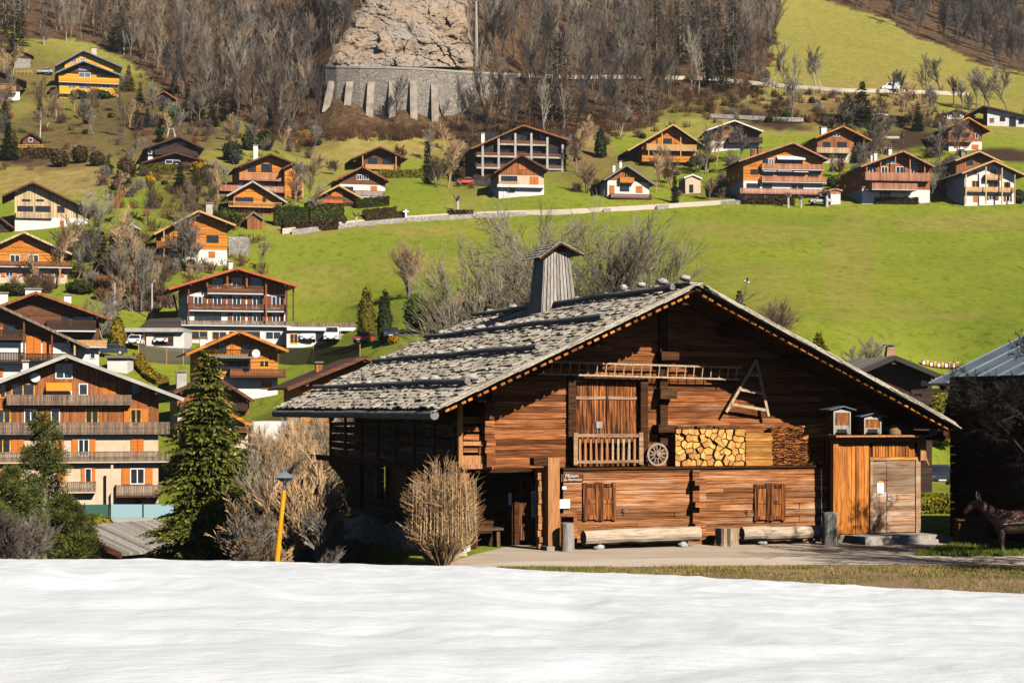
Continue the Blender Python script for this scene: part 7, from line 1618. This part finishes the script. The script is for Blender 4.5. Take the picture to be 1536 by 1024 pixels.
mb = MB(); z = h1; mb.hexa([(u2.x-w0, -w0, h0+.03), (u2.x+w0, -w0, h0+.03), (u2.x+w0, w0, h0+.03), (u2.x-w0, w0, h0+.03), (u2.x-w1*.7, -w1*.7, z-.01), (u2.x+w1*.7, -w1*.7, z-.01), (u2.x+w1*.7, w1*.7, z-.01), (u2.x-w1*.7, w1*.7, z-.01)]); mb.build('lantern_glass', M['glassblue'], lamp)
mb = MB(); n0 = len(mb.v); mb.v += [(u2.x-w1, -w1, z), (u2.x+w1, -w1, z), (u2.x+w1, w1, z), (u2.x-w1, w1, z), (u2.x, 0, c.z)]; mb.f += [(0,3,2,1),(0,1,4),(1,2,4),(2,3,4),(3,0,4)]; mb.build('lantern_roof', M['bluegrey'], lamp)
# ---------------------------------------------------------------- fences, cross, small things
def netm(name, c, a):
    m, nt, b = newmat(name); b.inputs['Base Color'].default_value = (*c, 1); b.inputs['Roughness'].default_value = .9
    tr = N(nt, 'BsdfTransparent'); ms = N(nt, 'MixShader', i_0=a); out = [n for n in nt.nodes if n.type == 'OUTPUT_MATERIAL'][0]; nt.links.new(tr.outputs[0], ms.inputs[1]); nt.links.new(b.outputs[0], ms.inputs[2]); nt.links.new(ms.outputs[0], out.inputs[0]); return m
M['net'] = netm('garden_netting', (.10,.085,.055), .72); M['netgreen'] = netm('green_screen', (.04,.13,.09), .9); M['netblue'] = netm('pale_blue_screen', (.33,.50,.54), .93)
def netfence(label, pts, hpx, m, post, step=24, Y=None):
    base = [hit(*p) if Y is None else P(p[0], p[1], Y) for p in pts]; P0 = base[0]; root = empty('net_fence', P0, 0, label, 'fence'); h = hpx/F*P0.y; mb = MB()
    for a, b in zip(base, base[1:]): a, b = a-P0, b-P0; d = Vector((0,.02,0)); z = Vector((0,0,h)); lo = Vector((0,0,-.3)); mb.hexa([a-d+lo, b-d+lo, b+d+lo, a+d+lo, a-d+z, b-d+z, b+d+z, a+d+z])
    mb.build('net_panel', M[m], root)
    for a, b, (pa, _), (pb, _) in zip(base, base[1:], pts, pts[1:]):
        n = max(1, int(abs(pb-pa)/step))
        for i in range(n+1 if b is base[-1] else n): q = a.lerp(b, i/n)-P0; mb = MB(); mb.tube([q+Vector((0,-.06,-.4)), q+Vector((0,-.06,h+.15))], .05, 6); mb.build('post', M[post], root)
netfence('brown green netting fence on the bank below the white garage', [(208,540),(250,544),(300,546)], 23, 'net', 'v_tan')
netfence('brown green netting fence on the bank below the hotel annex', [(417,545),(470,546),(540,544)], 24, 'net', 'v_tan', 40)
netfence('dark green screen fence in front of the apartment chalet', [(20,778),(90,777),(164,776)], 20, 'netgreen', 'iron', 34, Y=154)
netfence('pale blue screen fence beside the dark green one in front of the apartment chalet', [(166,776),(215,776),(262,776)], 20, 'netblue', 'iron', 26, Y=154)
mb = MB(); a, b = P(170, 777, 152), P(262, 777, 152); mb.box(a.x, b.x, 152, 153, a.z-3.5, a.z); tag(mb.build('terrace_wall', M['greyplaster']), 'grey concrete terrace wall under the pale blue screen', 'wall')
chalet('shed', 'low dark shed with a weathered grey roof just above the snow', (140,862), (97,789), (60,812), (183,829), 70, 172, -32, 5.5, .5, [('v_dark',None)], 'r_grey', 'v_brown', cat='shed', Y=98, purl=True)
netfence('short pale picket fence beside the weathered shed', [(200,850),(232,850)], 30, 'netblue', 'plaster', 5, Y=100)
h = hit(609, 333); cr = empty('wayside_cross', h, 0, 'white stone wayside cross at the end of the brown hedge', 'cross'); hh = 19/F*h.y
mb = MB(); mb.box(-.16,.16,-.16,.16,.5,hh); mb.build('shaft', M['white'], cr); mb = MB(); mb.box(-.55,-.162,-.13,.13,hh*.76,hh*.88); mb.box(.162,.55,-.13,.13,hh*.76,hh*.88); mb.build('arms', M['white'], cr); mb = MB(); mb.box(-.35,.35,-.35,.35,-.3,.5); mb.build('plinth', M['rubblelight'], cr)
h = hit(257, 208); sw = empty('swing_frame', h, 0, 'pale A shaped swing frame on the ploughed plot', 'swing frame')
for x in (-1, 1):
    for y in (-.7, .7): mb = MB(); mb.tube([(x*1.0,y,0),(x*.5,0,2.3)], .09, 6); mb.build('leg', M['trunk_pale'], sw)
mb = MB(); mb.tube([(-.6,0,2.3),(.6,0,2.3)], .09, 6); mb.build('bar', M['trunk_pale'], sw)
h = hit(243, 458); mb = MB(); q = random.Random(4)
for k in range(26): x, z = q.uniform(-.8,.8), q.uniform(0,.55); a = q.uniform(-.4,.4); mb.tube([(x, -.5+q.uniform(-.2,.2), z+.1), (x+a, .6, z+.1+q.uniform(-.1,.1))], .09, 6)
o = mb.build('wood_heap', M['v_dark']); o.location = h; tag(o, 'dark heap of logs lying on the meadow before the hotel', 'wood heap')
def railfence(label, pts, n=7):
    a, b = hit(*pts[0]), hit(*pts[1]); root = empty('rail_fence', a, 0, label, 'fence'); d = b-a
    for i in range(n): q = d*i/(n-1); mb = MB(); mb.box(q.x-.07,q.x+.07,q.y-.07,q.y+.07,q.z-.3,q.z+1.1); mb.build('post', M['v_tan'], root)
    for z in (.5, .95): mb = MB(); mb.beam(Vector((0,-.1,z)), d+Vector((0,-.1,z)), .06, .14); mb.build('rail', M['v_tan'], root)
railfence('short timber rail fence below the old hut at the wood edge', [(14,111),(48,111)])
railfence('timber rail fence under the little garden hut', [(28,224),(64,224)])
# bench-like garden beds
for (px, py, lb) in ((1336,208,'pale timber raised bed on the ploughed plot'),):
    h = hit(px, py); o = empty('raised_bed', h, 0, lb, 'raised bed')
    for y in (0, 1.5): mb = MB(); mb.box(-2, 2, y, y+.1, 0, .55); mb.build('side_board', M['trunk_pale'], o)
    mb = MB(); mb.box(-1.9, 1.9, .12, 1.48, 0, .4); mb.build('soil', M['v_dark'], o)
# row of coloured hive boxes at the foot of the meadow
names = ['white','orange','white','yellow','white','orange','white','orange','white','yellow']
base_y = hit(1410, 553).y
for i in range(10):
    px = 1386+i*5.6; Yh = base_y; x = (px-CX)/F*Yh; g = gz(x, Yh); w_ = 4.2/F*Yh/2; o = empty('hive_box', (x, Yh, g), 0, 'one of the white and orange hive boxes in a row at the meadow foot', 'beehive', 'row of hive boxes on the meadow')
    mb = MB(); mb.box(-w_, w_, 0, .5, .2, .62); mb.build('box', M['white'] if i % 2 == 0 else M['v_yellow'], o); mb = MB(); mb.box(-w_*1.1, w_*1.1, -.05, .55, .623, .70); mb.build('lid', M['v_tan'] if i % 2 == 0 else M['white'], o); mb = MB(); mb.box(-w_*.9, w_*.9, .05, .45, -.2, .199); mb.build('stand', M['v_brown'], o)
# marker post by the dark car
h = Vector(((1395-CX)/F*170, 170, gz((1395-CX)/F*170, 170))); mb = MB(); mb.tube([(0,0,-.3),(0,0,1.7)], .09, 8); o = mb.build('marker_post', CP['orange']); o.location = h; tag(o, 'slim orange red marker post beside the dark car behind the shed', 'post')
# ---------------------------------------------------------------- bird
Yb_ = 120; c = P(1120.5, 423, Yb_); bd = empty('bird', c, 0, 'white bird with dark wing tips flying over the meadow', 'bird')
mb = MB(); mb.tube([(-.22,0,.05),(-.15,0,.06),(-.02,0,.0),(.12,0,-.02),(.24,0,-.01)], [.015,.05,.085,.05,.012], 10); mb.build('bird', M['white'], bd, True).name = 'body'
for s_, e in ((-1, .24), (1, .18)):
    mb = MB(); mb.hexa([(-.07,s_*.05,.02),(.07,s_*.05,.02),(.05,s_*.3,.14),(-.09,s_*.3,.14),(-.07,s_*.05,.035),(.07,s_*.05,.035),(.05,s_*.3,.15),(-.09,s_*.3,.15)]); w_ = mb.build('wing', M['white'], bd); mb = MB(); mb.hexa([(-.09,s_*.301,.14),(.05,s_*.301,.14),(-.02,s_*.52,e),(-.08,s_*.5,e),(-.09,s_*.301,.15),(.05,s_*.301,.15),(-.02,s_*.52,e+.01),(-.08,s_*.5,e+.01)]); mb.build('wing_tip', M['black'], w_)
mb = MB(); mb.hexa([(.22,-.03,-.01),(.22,.03,-.01),(.4,.07,.0),(.4,-.07,.0),(.22,-.03,.0),(.22,.03,.0),(.4,.07,.01),(.4,-.07,.01)]); mb.build('tail', M['black'], bd)
# ---------------------------------------------------------------- cow figure under the tree
def skin(name, verts, edges, rad, root=0, lv=2):
    me = bpy.data.meshes.new(name); me.from_pydata(verts, edges, []); o = bpy.data.objects.new(name, me); col.objects.link(o)
    md = o.modifiers.new('skin', 'SKIN'); sub = o.modifiers.new('sub', 'SUBSURF'); sub.levels = lv; sub.render_levels = lv
    for i, r in enumerate(rad):
        r = r if hasattr(r, '__len__') else (r, r); me.skin_vertices[0].data[i].radius = r
    me.skin_vertices[0].data[root].use_root = True
    dg = bpy.context.evaluated_depsgraph_get(); m2 = bpy.data.meshes.new_from_object(o.evaluated_get(dg)); bpy.data.objects.remove(o); m2.name = name; m2.polygons.foreach_set('use_smooth', [True]*len(m2.polygons)); return m2
def cow():
    m, nt, b = newmat('cow_hide'); n1 = noi(nt, coords(nt), 2.2, 3, .5); c = ramp(nt, n1, [(.36, (.018,.010,.008)), (.5, (.07,.03,.02)), (.64, (.22,.10,.065))]); nt.links.new(c, b.inputs['Base Color']); b.inputs['Roughness'].default_value = .7
    Yc = 55.2; X = (1503-CX)/F*Yc; root = empty('cow', (X, Yc, 0), R(-6), 'life size brown horned cow figure standing on the grass before the barn', 'cow')
    V_ = [(.55,0,.92),(.05,0,.90),(-.05,0,1.0),(1.05,0,.95),(1.35,0,1.05),          # 0 belly centre,1 chest,2 withers,3 loin,4 rump
      (-.35,0,1.18),(-.62,0,1.42),(-.80,0,1.46),(-1.02,0,1.24),(-1.12,0,1.13),      # 5 neck,6 poll,7 forehead,8 muzzle,9 nose
      (-.02,-.19,.72),(-.03,-.19,.40),(-.02,-.19,.10),(-.07,-.19,.03),(-.02,.19,.72),(.02,.19,.40),(.03,.19,.10),(-.02,.19,.03),
      (1.28,-.2,.78),(1.22,-.2,.58),(1.38,-.2,.38),(1.34,-.2,.08),(1.28,-.2,.03),(1.28,.2,.78),(1.24,.2,.58),(1.40,.2,.38),(1.36,.2,.08),(1.30,.2,.03),
      (1.52,0,1.08),(1.58,0,.75),(1.56,0,.45)]
    E_ = [(0,1),(1,2),(0,3),(3,4),(2,5),(5,6),(6,7),(7,8),(8,9),(1,10),(10,11),(11,12),(12,13),(1,14),(14,15),(15,16),(16,17),(4,18),(18,19),(19,20),(20,21),(21,22),(4,23),(23,24),(24,25),(25,26),(26,27),(4,28),(28,29),(29,30)]
    Rr = [(.34,.38),(.30,.36),(.22,.28),(.31,.33),(.24,.24),(.17,.21),(.14,.15),(.13,.14),(.10,.10),(.085,.075),
      .13,.07,.055,.065,.13,.07,.055,.065,.15,.09,.065,.05,.065,.15,.09,.065,.05,.065,.05,.03,.045]
    me = skin('body', V_, E_, Rr); me.materials.append(m); o = bpy.data.objects.new('body', me); col.objects.link(o); o.parent = root
    hm = plain('horn', (.55,.48,.38), (.35,.3,.22), 6, .5)
    for s_ in (-1, 1):
        mb = MB(); mb.tube([(-.64,s_*.10,1.52),(-.66,s_*.24,1.56),(-.70,s_*.31,1.68),(-.70,s_*.27,1.80)], [.045,.038,.028,.01], 8); mb.build('horn', hm, root, True)
        mb = MB(); mb.tube([(-.62,s_*.13,1.46),(-.60,s_*.24,1.45),(-.60,s_*.34,1.40)], [.03,.06,.015], 8); mb.build('ear', m, root, True)
        mb = MB(); mb.lathe([(.001,-.022),(.018,-.012),(.022,0),(.018,.012),(.001,.022)], (-.86,s_*.118,1.42), 8); mb.build('eye', M['black'], root, True)
    mb = MB(); mb.tube([(-.02,-.36,.86),(.6,-.40,.93),(1.3,-.36,.95)], .015, 5); mb.build('strap', M['ladderwood'], root)
cow()
# crate by the barn wall
mb = MB(); c = P(1462, 800, 58.5); mb.box(c.x-.5, c.x+.4, 58.5, 59.2, 0, .75, .01); mb.box(c.x-.55, c.x+.45, 58.4, 59.25, .753, .80, .005); tag(mb.build('trough', M['logside']), 'dark wooden trough behind the cow figure against the barn', 'trough')
# ---------------------------------------------------------------- light
w = bpy.data.worlds.new('World'); sc.world = w; w.use_nodes = True
nt = w.node_tree; bg = nt.nodes['Background']
sky = nt.nodes.new('ShaderNodeTexSky'); sky.sky_type = 'NISHITA'; sky.sun_disc = False
ELEV, AZ = 34.0, 36.0                    # sun behind the camera's shoulder
S = Vector((math.sin(R(AZ))*math.cos(R(ELEV)), -math.cos(R(AZ))*math.cos(R(ELEV)), math.sin(R(ELEV))))
sky.sun_elevation = R(ELEV); sky.sun_rotation = math.atan2(S.x, S.y)
sky.altitude = 1500; sky.air_density = .4; sky.dust_density = .3
nt.links.new(sky.outputs[0], bg.inputs[0]); bg.inputs[1].default_value = .05
sd = bpy.data.lights.new('sun', 'SUN'); sd.energy = 5.0; sd.angle = R(.5); sd.color = (1, .935, .82)
so = bpy.data.objects.new('sun', sd); col.objects.link(so); so.rotation_euler = S.to_track_quat('Z', 'Y').to_euler(); so.location = (60, -60, 80)
sc.view_settings.view_transform = 'Standard'; sc.view_settings.look = 'None'; sc.view_settings.gamma = 1; sc.view_settings.exposure = .5
sc.cycles.max_bounces = 4; sc.cycles.diffuse_bounces = 0; sc.cycles.glossy_bounces = 2; sc.cycles.transparent_max_bounces = 8

# thin valley air, one closed box from behind the camera to beyond the last slope
_gv = [v.co.z for v in bpy.data.objects['ground'].data.vertices]
mb = MB(); mb.box(-760, 760, -45, 1010, min(_gv)-1, max(_gv)+25); hm = bpy.data.materials.new('valley_air'); hm.use_nodes = True; hn = hm.node_tree; hn.nodes.clear()
ho = hn.nodes.new('ShaderNodeOutputMaterial'); hv = hn.nodes.new('ShaderNodeVolumePrincipled'); hv.inputs['Color'].default_value = (.86, .88, .92, 1); hv.inputs['Density'].default_value = .00009; hv.inputs['Anisotropy'].default_value = .2
hn.links.new(hv.outputs[0], ho.inputs['Volume']); tag(mb.build('haze', hm), kind='stuff')
